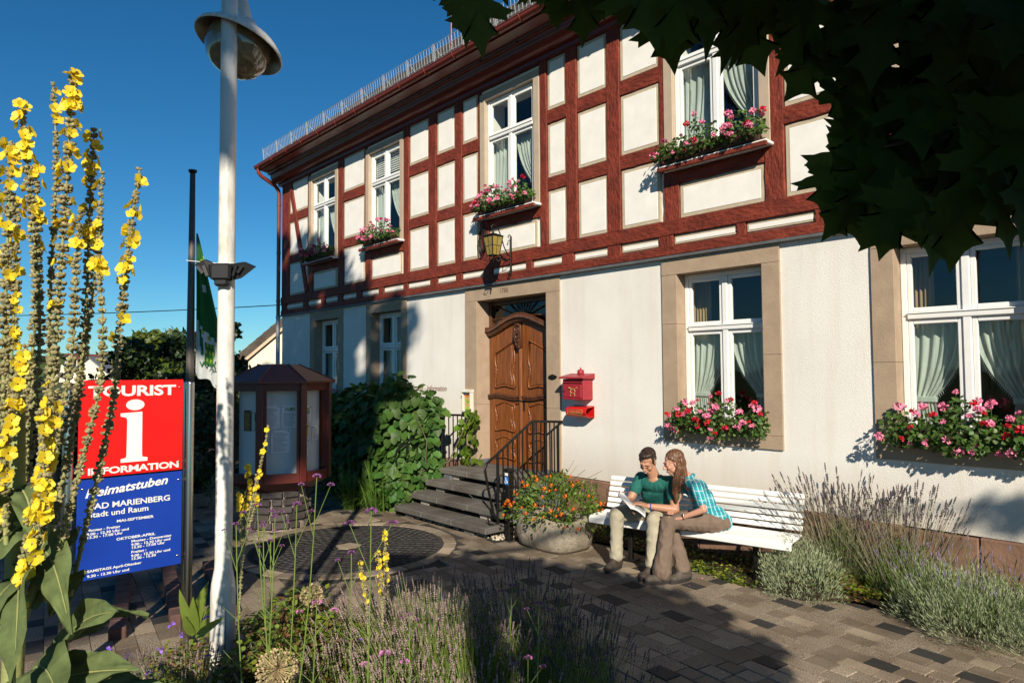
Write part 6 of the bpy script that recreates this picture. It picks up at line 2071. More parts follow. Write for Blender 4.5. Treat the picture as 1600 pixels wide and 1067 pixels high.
# dry onion seed heads
def allium(px, py, v, r_, label, seed):
    g = np.random.default_rng(seed); c = px_point(px, py, v); r_ = r_ * .85
    t = thing('dry_allium', (c.x, c.y, GZ), label, 'seed head')
    n = 240; D = unit(n, g); R_ = g.uniform(.85, 1.05, n) * r_
    st_ = pmat('straw', (.42, .33, .17), .9, .2, 20, island=.3)
    V_, F_ = scatter(*STEM, np.tile([tuple(c)], (n, 1)), frames(D, None, g), np.column_stack([np.full(n, .0016), R_, np.full(n, .0016)]))
    np_mesh('rays', V_, F_, st_, t)['kind'] = 'stuff'
    V_, F_ = scatter(*petal, np.array(tuple(c)) + D * R_[:, None], frames(D + unit(n, g) * .9, None, g), np.full(n, .012))
    V2, F2 = scatter(*petal, np.array(tuple(c)) + D * R_[:, None], frames(D + unit(n, g) * .9, None, g), np.full(n, .012))
    np_mesh('seed_capsules', np.vstack([V_, V2]), np.vstack([F_, F2 + len(V_)]), st_, t)['kind'] = 'stuff'
    m_ = MB(); m_.tube([(c.x, c.y, GZ), tuple(c)], .004, 5); m_.build('stem', st_, t)
allium(432, 1046, 3.3, .105, 'round straw coloured onion seed head at the bottom of the bed', 500)
allium(487, 930, 4.4, .075, 'second dry tan seed head, further back in the bed', 501)
# violets and broad leaves by the sign
M_VIO = pmat('violet_petal', (.22, .10, .55), .6, .2, 30)
vi = thing('violets', cam_ground(-2.3, 3.9), 'few small violet blue flowers low between the sign post and the lamp', 'flower')
for i, (px, py) in enumerate([(170, 1015), (176, 1028), (200, 1025), (232, 1050), (268, 976), (285, 990), (322, 965), (326, 1022), (160, 1040), (560, 1000), (250, 1015)]):
    c = px_point(px, py, 4.0); D = unit(5, g); V_, F_ = scatter(*petal, np.array([tuple(c)] * 5) + D * .004, frames(D, None, g), np.full(5, .018)); np_mesh('flower', V_, F_, M_VIO, vi)
br = thing('broadleaf_plant', cam_ground(-2.45, 4.8), 'young broad leaved plant with lime leaves between the sign post and the lamp pole', 'plant')
M_BL = leafmat('broad_lime_leaf', (.20, .28, .05), .15, .35)
for i, (a, b, w_) in enumerate([((300, 985), (278, 918), .045), ((302, 980), (325, 905), .06), ((305, 990), (300, 930), .05), ((308, 985), (340, 930), .035), ((300, 990), (285, 960), .04), ((306, 990), (336, 960), .04), ((310, 992), (352, 962), .03)]):
    A_ = np.array([tuple(px_point(*a, 4.75 if i < 6 else 4.0))]); B_ = np.array([tuple(px_point(*b, 4.65 if i < 6 else 3.9))])
    V_, F_ = scatter(*HEART, A_, frames(B_ - A_, np.array([tuple(-fwd + Vector((0, 0, .5)))]), g), np.array([[w_ * 1.5, np.linalg.norm(B_ - A_) * .9, .1]])); np_mesh('leaf', V_, F_, M_BL, br)
# ------------------------------------------------------------------ bench
BO = Vector((11.08, -1.20, 0)); BE1 = Vector((.982, .19, 0)); BE2 = Vector((-.19, .982, 0))
def bp3(s, d, z): return BO + BE1 * s + BE2 * d + Vector((0, 0, z))
BR = Matrix((BE1, BE2, Vector((0, 0, 1)))).transposed()
bench = thing('park_bench', bp3(1.1, .2, GZ), 'long white slatted bench with black iron legs, the couple sitting on it', 'bench')
M_BW = pmat('chipped_white_bench_paint', (.80, .79, .75), .45, .05, 9, .25, 25, stretch=(.15, 1, 1), bdist=.003)
def bslat(d, z, w_, th, ang, L0=0, L1=2.22):
    m_ = MB()
    Mx = BR @ Matrix.Rotation(ang, 3, 'X')
    m_.obox(bp3((L0 + L1) / 2, d, z), (L1 - L0, w_, th), Mx, 0, .008)
    m_.build('slat', M_BW, bench)
# seat slats, the front one rolled over
bslat(.015, .245, .030, .07, 0); 
for d, z, a in ((.055, .279, 6), (.135, .281, 0), (.215, .279, -3), (.295, .277, -4), (.375, .282, 6)):
    bslat(d, z, .072, .028, R(a))
for k in range(6):
    t = k / 5
    bslat(.445 + .105 * t, .345 + .305 * t, .052, .024, R(72))
for s in (.42, 1.82):
    m_ = MB()
    m_.bar(bp3(s, .22, GZ), bp3(s, .22, .235), .05, .05, up=tuple(BE2), bev=.006)
    m_.bar(bp3(s, .02, .225), bp3(s, .40, .245), .045, .04, bev=.006)
    m_.bar(bp3(s, .42, .24), bp3(s, .60, .66), .035, .03, up=tuple(BE1), bev=.006)
    m_.obox(bp3(s, .22, GZ + .01), (.16, .16, .02), BR, 0, .005)
    m_.build('leg', M_DARK, bench)

# ------------------------------------------------------------------ people
from mathutils import noise as mnoise
def capsule(a, b, ra, rb, n=14):
    a = Vector(a); b = Vector(b); ax = b - a; L = max(ax.length, 1e-5); ax.normalize()
    x = ax.orthogonal().normalized(); y = ax.cross(x)
    prof = []
    for k in range(1, 6): t = math.pi / 2 * k / 5; prof.append((ra * math.sin(t), -ra * math.cos(t)))
    for k in range(0, 5): t = math.pi / 2 * k / 5; prof.append((rb * math.cos(t), L + rb * math.sin(t)))
    vs_ = [a - ax * ra]; fs_ = []
    for r_, z_ in prof:
        for k in range(n):
            an = 2 * math.pi * k / n; vs_.append(a + ax * z_ + (x * math.cos(an) + y * math.sin(an)) * r_)
    vs_.append(b + ax * rb)
    for k in range(n): fs_.append((0, 1 + (k + 1) % n, 1 + k))
    for i in range(len(prof) - 1):
        for k in range(n): fs_.append((1 + i * n + k, 1 + i * n + (k + 1) % n, 1 + (i + 1) * n + (k + 1) % n, 1 + (i + 1) * n + k))
    e = len(vs_) - 1; q = 1 + (len(prof) - 1) * n
    for k in range(n): fs_.append((q + k, q + (k + 1) % n, e))
    return vs_, fs_
def ellip(c, r_, M=None, n=18, m=12):
    vs_ = []; fs_ = []; c = Vector(c)
    M = M or Matrix.Identity(3)
    vs_.append(c + M @ Vector((0, 0, -r_[2])))
    for i in range(1, m):
        t = math.pi * i / m - math.pi / 2
        for k in range(n):
            a = 2 * math.pi * k / n
            vs_.append(c + M @ Vector((r_[0] * math.cos(t) * math.cos(a), r_[1] * math.cos(t) * math.sin(a), r_[2] * math.sin(t))))
    vs_.append(c + M @ Vector((0, 0, r_[2])))
    for k in range(n): fs_.append((0, 1 + (k + 1) % n, 1 + k))
    for i in range(m - 2):
        for k in range(n): fs_.append((1 + i * n + k, 1 + i * n + (k + 1) % n, 1 + (i + 1) * n + (k + 1) % n, 1 + (i + 1) * n + k))
    e = len(vs_) - 1; q = 1 + (m - 2) * n
    for k in range(n): fs_.append((q + k, q + (k + 1) % n, e))
    return vs_, fs_
class Blob:
    """closed shapes fused into one continuous skin"""
    def __init__(s): s.mb = MB()
    def cap(s, a, b, ra, rb): s.mb.add(*capsule(a, b, ra, rb)); return s
    def chain(s, pts, rad):
        for i in range(len(pts) - 1): s.cap(pts[i], pts[i + 1], rad[i], rad[i + 1])
        return s
    def ell(s, c, r_, M=None): s.mb.add(*ellip(c, r_, M)); return s
    def fuse(s, name, mat, parent, voxel=.006, smooth=6, fold=0.0, fscale=14.0, fstretch=(1, 1, 1), cut=None):
        o = s.mb.build(name, mat, None, local=True, fix=False)
        md = o.modifiers.new('r', 'REMESH'); md.mode = 'VOXEL'; md.voxel_size = voxel
        m2 = o.modifiers.new('s', 'SMOOTH'); m2.iterations = smooth; m2.factor = .5
        dg = bpy.context.evaluated_depsgraph_get()
        me = bpy.data.meshes.new_from_object(o.evaluated_get(dg))
        old = o.data; o.modifiers.clear(); o.data = me; bpy.data.meshes.remove(old)
        nv = len(me.vertices); co = np.empty(nv * 3, np.float32); me.vertices.foreach_get('co', co); co = co.reshape(-1, 3)
        if fold > 0:
            no = np.empty(nv * 3, np.float32); me.vertices.foreach_get('normal', no); no = no.reshape(-1, 3)
            for i in range(nv):
                p = Vector(co[i]) ; q = Vector((p.x * fstretch[0], p.y * fstretch[1], p.z * fstretch[2])) * fscale
                w_ = mnoise.noise(q) ; w_ = (1 - abs(w_) * 2.2)
                co[i] += no[i] * fold * (w_ - .5)
        off = ORG[parent.name]
        co -= np.array(tuple(off), np.float32)
        me.vertices.foreach_set('co', co.ravel())
        me.polygons.foreach_set('use_smooth', np.ones(len(me.polygons), bool))
        me.materials.clear(); me.materials.append(mat); me.update()
        o.parent = parent; ORG[o.name] = off
        return o
M_SKIN = pmat('tanned_skin', (.42, .215, .135), .5, .06, 14, .1, 120, spec=.4, bdist=.002)
M_SKIN2 = pmat('fair_skin', (.47, .245, .165), .5, .06, 14, .1, 120, spec=.4, bdist=.002)  # the woman's own lighter skin tone
for m in (M_SKIN, M_SKIN2):
    b = m.node_tree.nodes['Principled BSDF']; b.inputs['Subsurface Weight'].default_value = .12; b.inputs['Subsurface Radius'].default_value = (.01, .004, .002); b.inputs['Subsurface Scale'].default_value = .5
M_HAIRM = pmat('dark_brown_hair', (.022, .012, .007), .45, .5, 30, .8, 90, stretch=(1, 1, .3), bdist=.004, spec=.5)
M_HAIRW = pmat('chestnut_hair', (.115, .050, .022), .42, .5, 34, .9, 60, stretch=(1.6, 1.6, .18), bdist=.006, spec=.5)
M_TEAL = pmat('teal_jersey', (.006, .105, .085), .85, .10, 20, .25, 90, bdist=.002)
M_KHAKI = pmat('khaki_cotton', (.36, .32, .235), .9, .10, 10, .35, 40, bdist=.004)
M_BROWN = pmat('taupe_trekking_cotton', (.145, .100, .072), .85, .12, 10, .35, 40, bdist=.004)
M_BOOT = pmat('worn_brown_boot', (.045, .033, .026), .7, .3, 18, .5, 60, bdist=.003)
M_BOOTG = pmat('grey_trekking_boot', (.070, .056, .044), .75, .3, 18, .5, 60, bdist=.003)
M_SOLE = pmat('black_rubber_sole', (.02, .018, .017), .8, .2, 20)
def plaid():
    m, t, b = _nt('turquoise_plaid'); N = t.nodes; L = t.links
    tc = N.new('ShaderNodeTexCoord'); sx = N.new('ShaderNodeSeparateXYZ'); L.new(tc.outputs['Object'], sx.inputs[0])
    def stripes(src, fr, th, ph=0.0):
        a = N.new('ShaderNodeMath'); a.operation = 'MULTIPLY_ADD'; a.inputs[1].default_value = fr; a.inputs[2].default_value = ph; L.new(src, a.inputs[0])
        f = N.new('ShaderNodeMath'); f.operation = 'FRACT'; L.new(a.outputs[0], f.inputs[0])
        g_ = N.new('ShaderNodeMath'); g_.operation = 'LESS_THAN'; g_.inputs[1].default_value = th; L.new(f.outputs[0], g_.inputs[0]); return g_.outputs[0]
    dd = N.new('ShaderNodeVectorMath'); dd.operation = 'DOT_PRODUCT'; dd.inputs[1].default_value = (.75, .66, .25); L.new(tc.outputs['Object'], dd.inputs[0])
    hz = sx.outputs['Z']; vt = dd.outputs['Value']
    def mixc(fac, a, b_, k=1.0):
        mx = N.new('ShaderNodeMix'); mx.data_type = 'RGBA'
        if k != 1.0:
            mm = N.new('ShaderNodeMath'); mm.operation = 'MULTIPLY'; mm.inputs[1].default_value = k; L.new(fac, mm.inputs[0]); fac = mm.outputs[0]
        L.new(fac, mx.inputs[0])
        if isinstance(a, tuple): mx.inputs[6].default_value = (*a, 1)
        else: L.new(a, mx.inputs[6])
        mx.inputs[7].default_value = (*b_, 1); return mx.outputs[2]
    c = mixc(stripes(vt, 23, .45), (.015, .36, .40), (.01, .20, .26), .8)
    c = mixc(stripes(hz, 23, .42, .2), c, (.01, .22, .28), .7)
    c = mixc(stripes(vt, 23, .16, .30), c, (.55, .66, .68), .8)
    c = mixc(stripes(hz, 11.5, .10, .55), c, (.60, .68, .68), .6)
    c = mixc(stripes(hz, 46, .14, .1), c, (.02, .10, .16), .6)
    L.new(c, b.inputs['Base Color']); b.inputs['Roughness'].default_value = .85
    return m
M_PLAID = plaid()

def head_prims(B, c, M, s=1.0, female=False):
    def P(x, y, z): return Vector(c) + M @ Vector((x, y, z)) * s
    S = lambda *r_: tuple(a * s for a in r_)
    B.ell(P(0, -.018, .035), S(.073, .092, .082), M).ell(P(0, .02, -.02), S(.060, .068, .084), M)
    B.ell(P(0, .048, -.088), S(.030 if female else .036, .028, .026), M)
    for x in (-1, 1):
        B.ell(P(x * .034, .012, -.062), S(.026, .046, .034), M).ell(P(x * .034, .060, -.030), S(.023, .022, .022), M)
        B.ell(P(x * .074, -.006, -.006), S(.009, .020, .030), M)
        B.cap(P(x * .012, .080, .024), P(x * .044, .070, .022), .010 * s, .009 * s)
        B.ell(P(x * .011, .096, -.034), S(.009, .010, .008), M)
        B.cap(P(x * .016, .085, .002), P(x * .040, .077, .002), .009 * s, .008 * s)
    B.chain([P(0, .086, .012), P(0, .100, -.012), P(0, .110, -.028)], [.008 * s, .010 * s, .012 * s])
    B.chain([P(-.026, .074, -.056), P(-.012, .084, -.062), P(.012, .084, -.062), P(.026, .074, -.056)], [.006 * s, .008 * s, .008 * s, .006 * s])
    B.chain([P(-.020, .076, -.068), P(0, .082, -.074), P(.020, .076, -.068)], [.006 * s, .008 * s, .006 * s])
    return P
def face_details(P, M, t, s, brow):
    for x in (-1, 1):
        m_ = MB(); m_.add(*ellip(P(x * .029, .0855, .002), (.010 * s, .006 * s, .004 * s), M), 0, True); m_.build('eye', pmat('dark_eye', (.02, .015, .012), .2), t, fix=False)
        m_ = MB(); m_.tube([P(x * .014, .0925, .020), P(x * .030, .090, .025), P(x * .046, .079, .019)], [.003 * s, .0035 * s, .002 * s], 6); m_.build('eyebrow', brow, t)
    m_ = MB(); m_.tube([P(-.019, .0835, -.0635), P(-.008, .0925, -.0680), P(.008, .0925, -.0680), P(.019, .0835, -.0635)], [.0012 * s, .0028 * s, .0028 * s, .0012 * s], 6); m_.build('smile', pmat('teeth', (.66, .62, .54), .3), t)
def hand(B, wrist, knuck, out, palmn, curl=.5, s=1.0, thumb=1):
    """palm plus five fingers; wrist->knuck axis, out = across the palm, palmn = palm normal"""
    w_ = Vector(wrist); k = Vector(knuck); ax = (k - w_).normalized(); o_ = Vector(out); o_ = (o_ - ax * o_.dot(ax)).normalized(); n_ = ax.cross(o_) * (1 if palmn > 0 else -1)
    for q in (-.030, -.010, .010, .028): B.cap(w_ + o_ * q * .7 * s, k + o_ * q * s, .015 * s, .0125 * s)
    for i, (q, L) in enumerate(((-.031, .062), (-.011, .076), (.010, .081), (.030, .070))):
        p = k + o_ * q * s; d = ax.copy(); r_ = .0088 * s
        for j, f in enumerate((.45, .32, .25)):
            d = (Matrix.Rotation(curl * (.55 + .25 * j), 3, o_) @ d) if palmn > 0 else (Matrix.Rotation(-curl * (.55 + .25 * j), 3, o_) @ d)
            p2 = p + d * L * f * s; B.cap(p, p2, r_, r_ * .9); p = p2; r_ *= .92
    b0 = w_ + ax * .02 * s + o_ * thumb * .026 * s; d = (ax + o_ * thumb * .85 + n_ * .3).normalized()
    b1 = b0 + d * .038 * s; b2 = b1 + (ax * 1.0 + o_ * thumb * .25 + n_ * .2).normalized() * .032 * s
    B.chain([b0, b1, b2], [.013 * s, .010 * s, .0085 * s])
def boot(t, ank, toe, mat, s=1.0):
    ank = Vector(ank); toe = Vector(toe); f = Vector((toe.x - ank.x, toe.y - ank.y, 0)); f.normalize(); sd = f.cross(Vector((0, 0, 1)))
    zb = GZ + .002; s = s * 1.12; base = Vector((ank.x, ank.y, zb)) + Vector((0, 0, 0))
    lift = max(0, toe.z - (GZ + .03))
    B = Blob()
    B.chain([base + Vector((0, 0, .055)) - f * .045, base + Vector((0, 0, .05)) + f * .06, base + Vector((0, 0, .045)) + f * .15], [.040 * s, .044 * s, .038 * s])
    B.ell(base + f * .165 + Vector((0, 0, .045)), (.045 * s, .045 * s, .032 * s)); B.chain([base + Vector((0, 0, .07)) - f * .03, base + Vector((0, 0, .16)) - f * .01], [.044 * s, .045 * s])
    B.cap(base + Vector((0, 0, .12)) + f * .01, base + Vector((0, 0, .07)) + f * .09, .036 * s, .034 * s)
    o = B.fuse('boot', mat, t, .006, 4, .003, 30)
    m_ = MB(); pts = []
    for k in range(22):
        a = 2 * math.pi * k / 22; lx = math.cos(a); ly = math.sin(a)
        pts.append(base + f * (.065 + lx * .155) + sd * (ly * (.046 + .006 * lx)) * s)
    n = len(pts); m_.add([p for p in pts] + [p + Vector((0, 0, .028)) for p in pts], [tuple(range(n)), tuple(range(2 * n - 1, n - 1, -1))] + [(i, (i + 1) % n, (i + 1) % n + n, i + n) for i in range(n)])
    m_.build('sole', M_SOLE, o)
    m_ = MB()
    for k in range(5):
        q = base + Vector((0, 0, .155 - .018 * k)) + f * (.028 + .020 * k)
        m_.tube([q + sd * .022, q + Vector((0, 0, .006)) + f * .006, q - sd * .022], .0028, 5)
    m_.build('laces', pmat('tan_laces', (.20, .15, .09), .8), o)
def hframe(F, up=(0, 0, 1), roll=0):
    F = Vector(F).normalized(); X = F.cross(Vector(up)).normalized(); Z = X.cross(F); M = Matrix((X, F, Z)).transposed()
    return M @ Matrix.Rotation(roll, 3, 'Y')

# --- man with the open book
man = thing('person', bp3(.72, .2, GZ), 'man in a teal shirt and khaki trousers smiling down at an open book', 'person')
V_h = lambda s, d, z: bp3(s, d, z)
hip = V_h(.72, .26, .375); che = V_h(.75, .22, .60); nk = V_h(.765, .13, .80)
shR, shL = V_h(.585, .17, .745), V_h(.95, .15, .735)
elR, wrR = V_h(.525, .01, .515), V_h(.655, -.15, .47)
elL, wrL = V_h(1.055, .01, .475), V_h(.81, -.12, .505)
hc_ = V_h(.735, .03, .955)
Fm = (fwd * -.80 - _r * .55 + Vector((0, 0, -.62)))
Mh_ = hframe(Fm, roll=R(-6)); HS = 1.12
B = Blob()
Pm = head_prims(B, hc_, Mh_, HS)
B.chain([nk - Vector((0, 0, .04)), nk.lerp(hc_, .55), hc_ + Mh_ @ Vector((0, -.03, -.02))], [.066, .060, .062])
B.chain([nk + Vector((0, 0, -.05)), che], [.075, .10]).ell(V_h(.762, .115, .755), (.085, .052, .045))
for (a, b, c) in ((shR, elR, wrR), (shL, elL, wrL)):
    B.chain([a, a.lerp(b, .45), b], [.056, .054, .043]); B.chain([b, b.lerp(c, .3), c], [.044, .043, .029])
    B.cap(nk + Vector((0, 0, -.06)), a, .05, .045)
hR2 = V_h(.70, -.215, .475); hand(B, wrR, wrR.lerp(hR2, 1.0), BE2 * .2 + BE1 * .4 + Vector((0, 0, -1)), 1, .45, .97, -1)
hL2 = V_h(.735, -.165, .530); hand(B, wrL, hL2, BE2 * -1 + Vector((0, 0, -.1)), 1, .28, .97, 1)
B.fuse('body', M_SKIN, man, .0048, 5)
face_details(Pm, Mh_, man, HS, M_HAIRM)
B = Blob()
B.ell(Pm(0, -.030, .052), (.077 * HS, .090 * HS, .076 * HS), Mh_).ell(Pm(0, -.06, .0), (.070 * HS, .052 * HS, .062 * HS), Mh_).ell(Pm(.012, .035, .098), (.052 * HS, .042 * HS, .026 * HS), Mh_).ell(Pm(-.02, .02, .102), (.045 * HS, .05 * HS, .024 * HS), Mh_)
for x in (-1, 1): B.ell(Pm(x * .066, .012, .028), (.012 * HS, .020 * HS, .030 * HS), Mh_)
B.fuse('hair', M_HAIRM, man, .005, 4, .004, 70, (1, 1, .4))
B = Blob()
B.ell(V_h(.745, .225, .585), (.180, .125, .18), BR).ell(V_h(.758, .165, .70), (.195, .112, .105), BR).ell(V_h(.725, .26, .44), (.170, .135, .12), BR)
for a, b in ((shR, elR), (shL, elL)): B.chain([nk + Vector((0, 0, -.075)), a, a.lerp(b, .56)], [.062, .070, .066])
B.fuse('shirt', M_TEAL, man, .007, 8, .007, 15, (1, 1, .6))
m_ = MB()                                            # neckline rib and placket
cn = V_h(.762, .085, .765)
m_.tube([cn + BE1 * (.088 * math.cos(a)) + BE2 * (-.045 * math.sin(a) + .03) + Vector((0, 0, .035 - .055 * max(0, math.sin(a)))) for a in np.linspace(-.2, math.pi + .2, 15)], .006, 6)
m_.build('neckline', M_TEAL, man)
B = Blob()
hr, hl = V_h(.64, .24, .36), V_h(.80, .24, .36); kR, kL = V_h(.455, -.17, .385), V_h(.885, -.15, .365)
aR, aL = V_h(.445, -.17, -.06), V_h(.90, -.24, -.06)
B.ell(V_h(.72, .28, .375), (.185, .15, .10), BR)
for h_, k, a in ((hr, kR, aR), (hl, kL, aL)):
    B.chain([h_, h_.lerp(k, .5) + Vector((0, 0, .012)), k, k.lerp(a, .25), k.lerp(a, .6), a], [.108, .097, .082, .077, .070, .073])
B.fuse('trousers', M_KHAKI, man, .007, 6, .007, 14, (1, 1, .8))
boot(man, V_h(.445, -.16, -.08), V_h(.42, -.5, GZ), M_BOOT, .98); boot(man, V_h(.90, -.23, -.08), V_h(.82, -.55, GZ), M_BOOT, .98)
m_ = MB(); ax_ = (wrL - elL).normalized(); x_ = ax_.orthogonal().normalized(); y_ = ax_.cross(x_)
m_.tube([wrL - ax_ * .02 + (x_ * math.cos(a) + y_ * math.sin(a)) * .029 for a in np.linspace(0, 6.283, 16)], .007, 6); m_.build('wristband', pmat('blue_wristband', (.02, .05, .30), .5), man)
book = thing('open_book', V_h(.66, -.22, .5), 'thin white paged book held open across the man\'s lap', 'book')
bc = V_h(.665, -.235, .515)
ba = (_r * .84 + Vector((0, 0, -.50)) - fwd * .15).normalized()       # along the spread, to lower right
bu = (fwd * .95 + _r * .1 + Vector((0, 0, .10))).normalized(); bn = ba.cross(bu).normalized()
if bn.z < 0: bn = -bn
bu = bn.cross(ba)
m_ = MB()
for s_ in (-1, 1):
    vs_ = []; fs_ = []; n = 10
    for k in range(n + 1):
        t = k / n; w_ = s_ * .17 * t; up_ = .020 * math.sin(math.pi * t) * (1 - t * .3) + (.05 * t * t if s_ < 0 else .0)
        for q in (-.12, .12): vs_.append(bc + ba * w_ + bu * q + bn * (up_ + .004))
        for q in (-.12, .12): vs_.append(bc + ba * w_ + bu * q + bn * (up_ - .006))
    for k in range(n):
        a = k * 4; b_ = a + 4; fs_ += [(a, a + 1, b_ + 1, b_), (a + 2, a + 3, b_ + 3, b_ + 2), (a, a + 2, b_ + 2, b_), (a + 1, a + 3, b_ + 3, b_ + 1)]
    fs_.append((n * 4, n * 4 + 1, n * 4 + 3, n * 4 + 2)); m_.add(vs_, fs_)
m_.build('pages', pmat('book_paper', (.76, .76, .74), .7, .03, 5), book)
m_ = MB()
for s_ in (-1, 1):
    vs_ = []; 
    for k in range(7):
        t = k / 6; w_ = s_ * .176 * t; up_ = .020 * math.sin(math.pi * t) * (1 - t * .3) + (.05 * t * t if s_ < 0 else 0) - .009
        vs_ += [bc + ba * w_ + bu * -.125 + bn * up_, bc + ba * w_ + bu * .125 + bn * up_]
    m_.add(vs_, [(2 * k, 2 * k + 1, 2 * k + 3, 2 * k + 2) for k in range(6)])
m_.build('cover', pmat('dark_book_cover', (.09, .045, .03), .5), book, fix=False)
m_ = MB()
for k in range(14):
    w_ = .035 + .009 * k
    m_.add([bc + ba * w_ + bu * -.10 + bn * .0275, bc + ba * (w_ + .003) + bu * -.10 + bn * .0275, bc + ba * (w_ + .003) + bu * (.02 + .05 * (k % 3)) + bn * .0275, bc + ba * w_ + bu * (.02 + .05 * (k % 3)) + bn * .0275], [(0, 1, 2, 3)])
m_.build('printed_lines', ptxt, book, fix=False)

# --- woman leaning in
wom = thing('person', bp3(1.36, .2, GZ), 'woman with long brown hair in a turquoise plaid shirt leaning towards the man', 'person')
wn = V_h(1.175, .07, .835); whc = V_h(1.045, -.0, .965)
Fw = (-_r * .98 - fwd * .05 + Vector((0, 0, -.30)))
Mw = hframe(Fw, roll=R(4)); WS = 1.06
wsL, wsR = V_h(1.315, -.03, .745), V_h(1.10, .20, .765)
weL, wwL = V_h(1.405, -.10, .53), V_h(1.195, -.15, .435)
whip = V_h(1.42, .17, .37)
B = Blob()
Pw = head_prims(B, whc, Mw, WS, True)
B.chain([wn - Vector((0, 0, .03)), wn.lerp(whc, .5), whc + Mw @ Vector((0, -.03, -.03))], [.055, .045, .048])
B.chain([wn + Vector((0, 0, -.05)), V_h(1.27, .12, .58)], [.07, .08])
B.chain([wsL, wsL.lerp(weL, .45), weL], [.042, .041, .033]); B.chain([weL, weL.lerp(wwL, .3), wwL], [.034, .033, .022]); B.cap(wn + Vector((0, 0, -.08)), wsL, .045, .04)
wh2 = V_h(1.115, -.165, .425); hand(B, wwL, wh2, BE2 * 1 + BE1 * .1 + Vector((0, 0, .3)), 1, .55, .92, 1)
B.chain([wsR, V_h(1.03, .12, .56), V_h(1.02, -.02, .46)], [.04, .034, .024]); hand(B, V_h(1.02, -.02, .46), V_h(1.04, -.09, .44), BE1, 1, .4, .9, 1)
B.fuse('body', M_SKIN2, wom, .0048, 5)
face_details(Pw, Mw, wom, WS, M_HAIRW)
B = Blob()
B.ell(Pw(0, -.032, .050), (.079 * WS, .095 * WS, .080 * WS), Mw).ell(Pw(0, -.065, -.01), (.076 * WS, .060 * WS, .085 * WS), Mw)
for x in (-1, 1): B.chain([Pw(x * .050, .035, .065), Pw(x * .074, -.012, .02), Pw(x * .070, -.03, -.07)], [.016, .018, .022])
tl = [Pw(-.062, -.02, -.06), V_h(1.10, -.03, .83), V_h(1.085, -.04, .74), V_h(1.075, -.03, .65), V_h(1.085, -.02, .56)]
B.chain(tl, [.036, .040, .038, .030, .014]); B.chain([Pw(.062, -.03, -.06), V_h(1.09, .06, .80), V_h(1.07, .08, .66)], [.034, .036, .02])
B.chain([Pw(-.03, -.07, -.04), V_h(1.16, .02, .83), V_h(1.12, -.02, .74)], [.04, .035, .02])
B.fuse('hair', M_HAIRW, wom, .005, 4, .006, 60, (1, 1, .12))
B = Blob()
tilt = hframe((-_r * .8 - fwd * .3), up=(0, 0, 1))
B.ell(V_h(1.245, .11, .69), (.155, .105, .115), tilt).ell(V_h(1.315, .13, .56), (.145, .115, .15), tilt).ell(V_h(1.40, .16, .43), (.155, .135, .105), tilt)
B.chain([wn + Vector((0, 0, -.07)), wsL, wsL.lerp(weL, .62)], [.058, .060, .058]); B.chain([wn + Vector((0, 0, -.07)), wsR, V_h(1.06, .15, .66)], [.055, .058, .05])
B.cap(V_h(1.44, .12, .36), V_h(1.47, .22, .36), .11, .11)
B.fuse('shirt', M_PLAID, wom, .007, 6, .012, 11, (1, 1, .7))
m_ = MB()
for s_ in (-1, 1):
    p0 = wn + BE2 * .05 * s_ + Vector((0, 0, .005)); 
m_.tube([wn + Vector((0, 0, -.012)) + (_r * math.cos(a) * .062 + fwd * math.sin(a) * .058) + Vector((0, 0, .018 * math.cos(a))) for a in np.linspace(0, 6.283, 20)], .017, 6)
m_.build('collar', M_PLAID, wom)
B = Blob()
hl, hr = V_h(1.44, .08, .365), V_h(1.34, .24, .365); kL, kR = V_h(1.055, -.17, .375), V_h(.985, .0, .37)
aL, aR = V_h(1.055, -.345, -.085), V_h(1.185, -.14, -.065)
B.ell(V_h(1.42, .17, .36), (.17, .15, .10), tilt)
for h_, k, a, fl_ in ((hl, kL, aL, .088), (hr, kR, aR, .075)):
    B.chain([h_, h_.lerp(k, .5) + Vector((0, 0, .006)), k, k.lerp(a, .25), k.lerp(a, .6), a], [.108, .092, .078, .073, .078, fl_ * 1.08])
B.fuse('trousers', M_BROWN, wom, .007, 6, .011, 12, (1, 1, .8))
boot(wom, V_h(1.075, -.335, -.08), tuple(V_h(1.075, -.335, GZ) - _r * .3 - fwd * .06), M_BOOTG, .95)
boot(wom, V_h(1.21, -.13, -.08), tuple(V_h(1.21, -.13, GZ) - _r * .25 - fwd * .16), M_BOOTG, .95)
m_ = MB(); ax_ = (wwL - weL).normalized(); x_ = ax_.orthogonal().normalized(); y_ = ax_.cross(x_)
m_.tube([wwL - ax_ * .012 + (x_ * math.cos(a) + y_ * math.sin(a)) * .025 for a in np.linspace(0, 6.283, 16)], .006, 6)
q = wwL - ax_ * .012 + (-fwd * .6 + Vector((0, 0, .8))).normalized() * .028; m_.add(*ellip(q, (.015, .015, .015)), 1, True)
m_.build('wristwatch', [M_DARK, M_STEEL], wom)
ph = thing('mobile_phone', wh2, 'black mobile phone in the woman\'s hand resting on her knee', 'phone')
m_ = MB(); m_.obox(V_h(1.065, -.175, .452), (.13, .065, .010), Matrix.Rotation(YAW, 3, 'Z') @ Matrix.Rotation(R(12), 3, 'Y'), 0, .004); m_.build('case', M_DARK, ph)
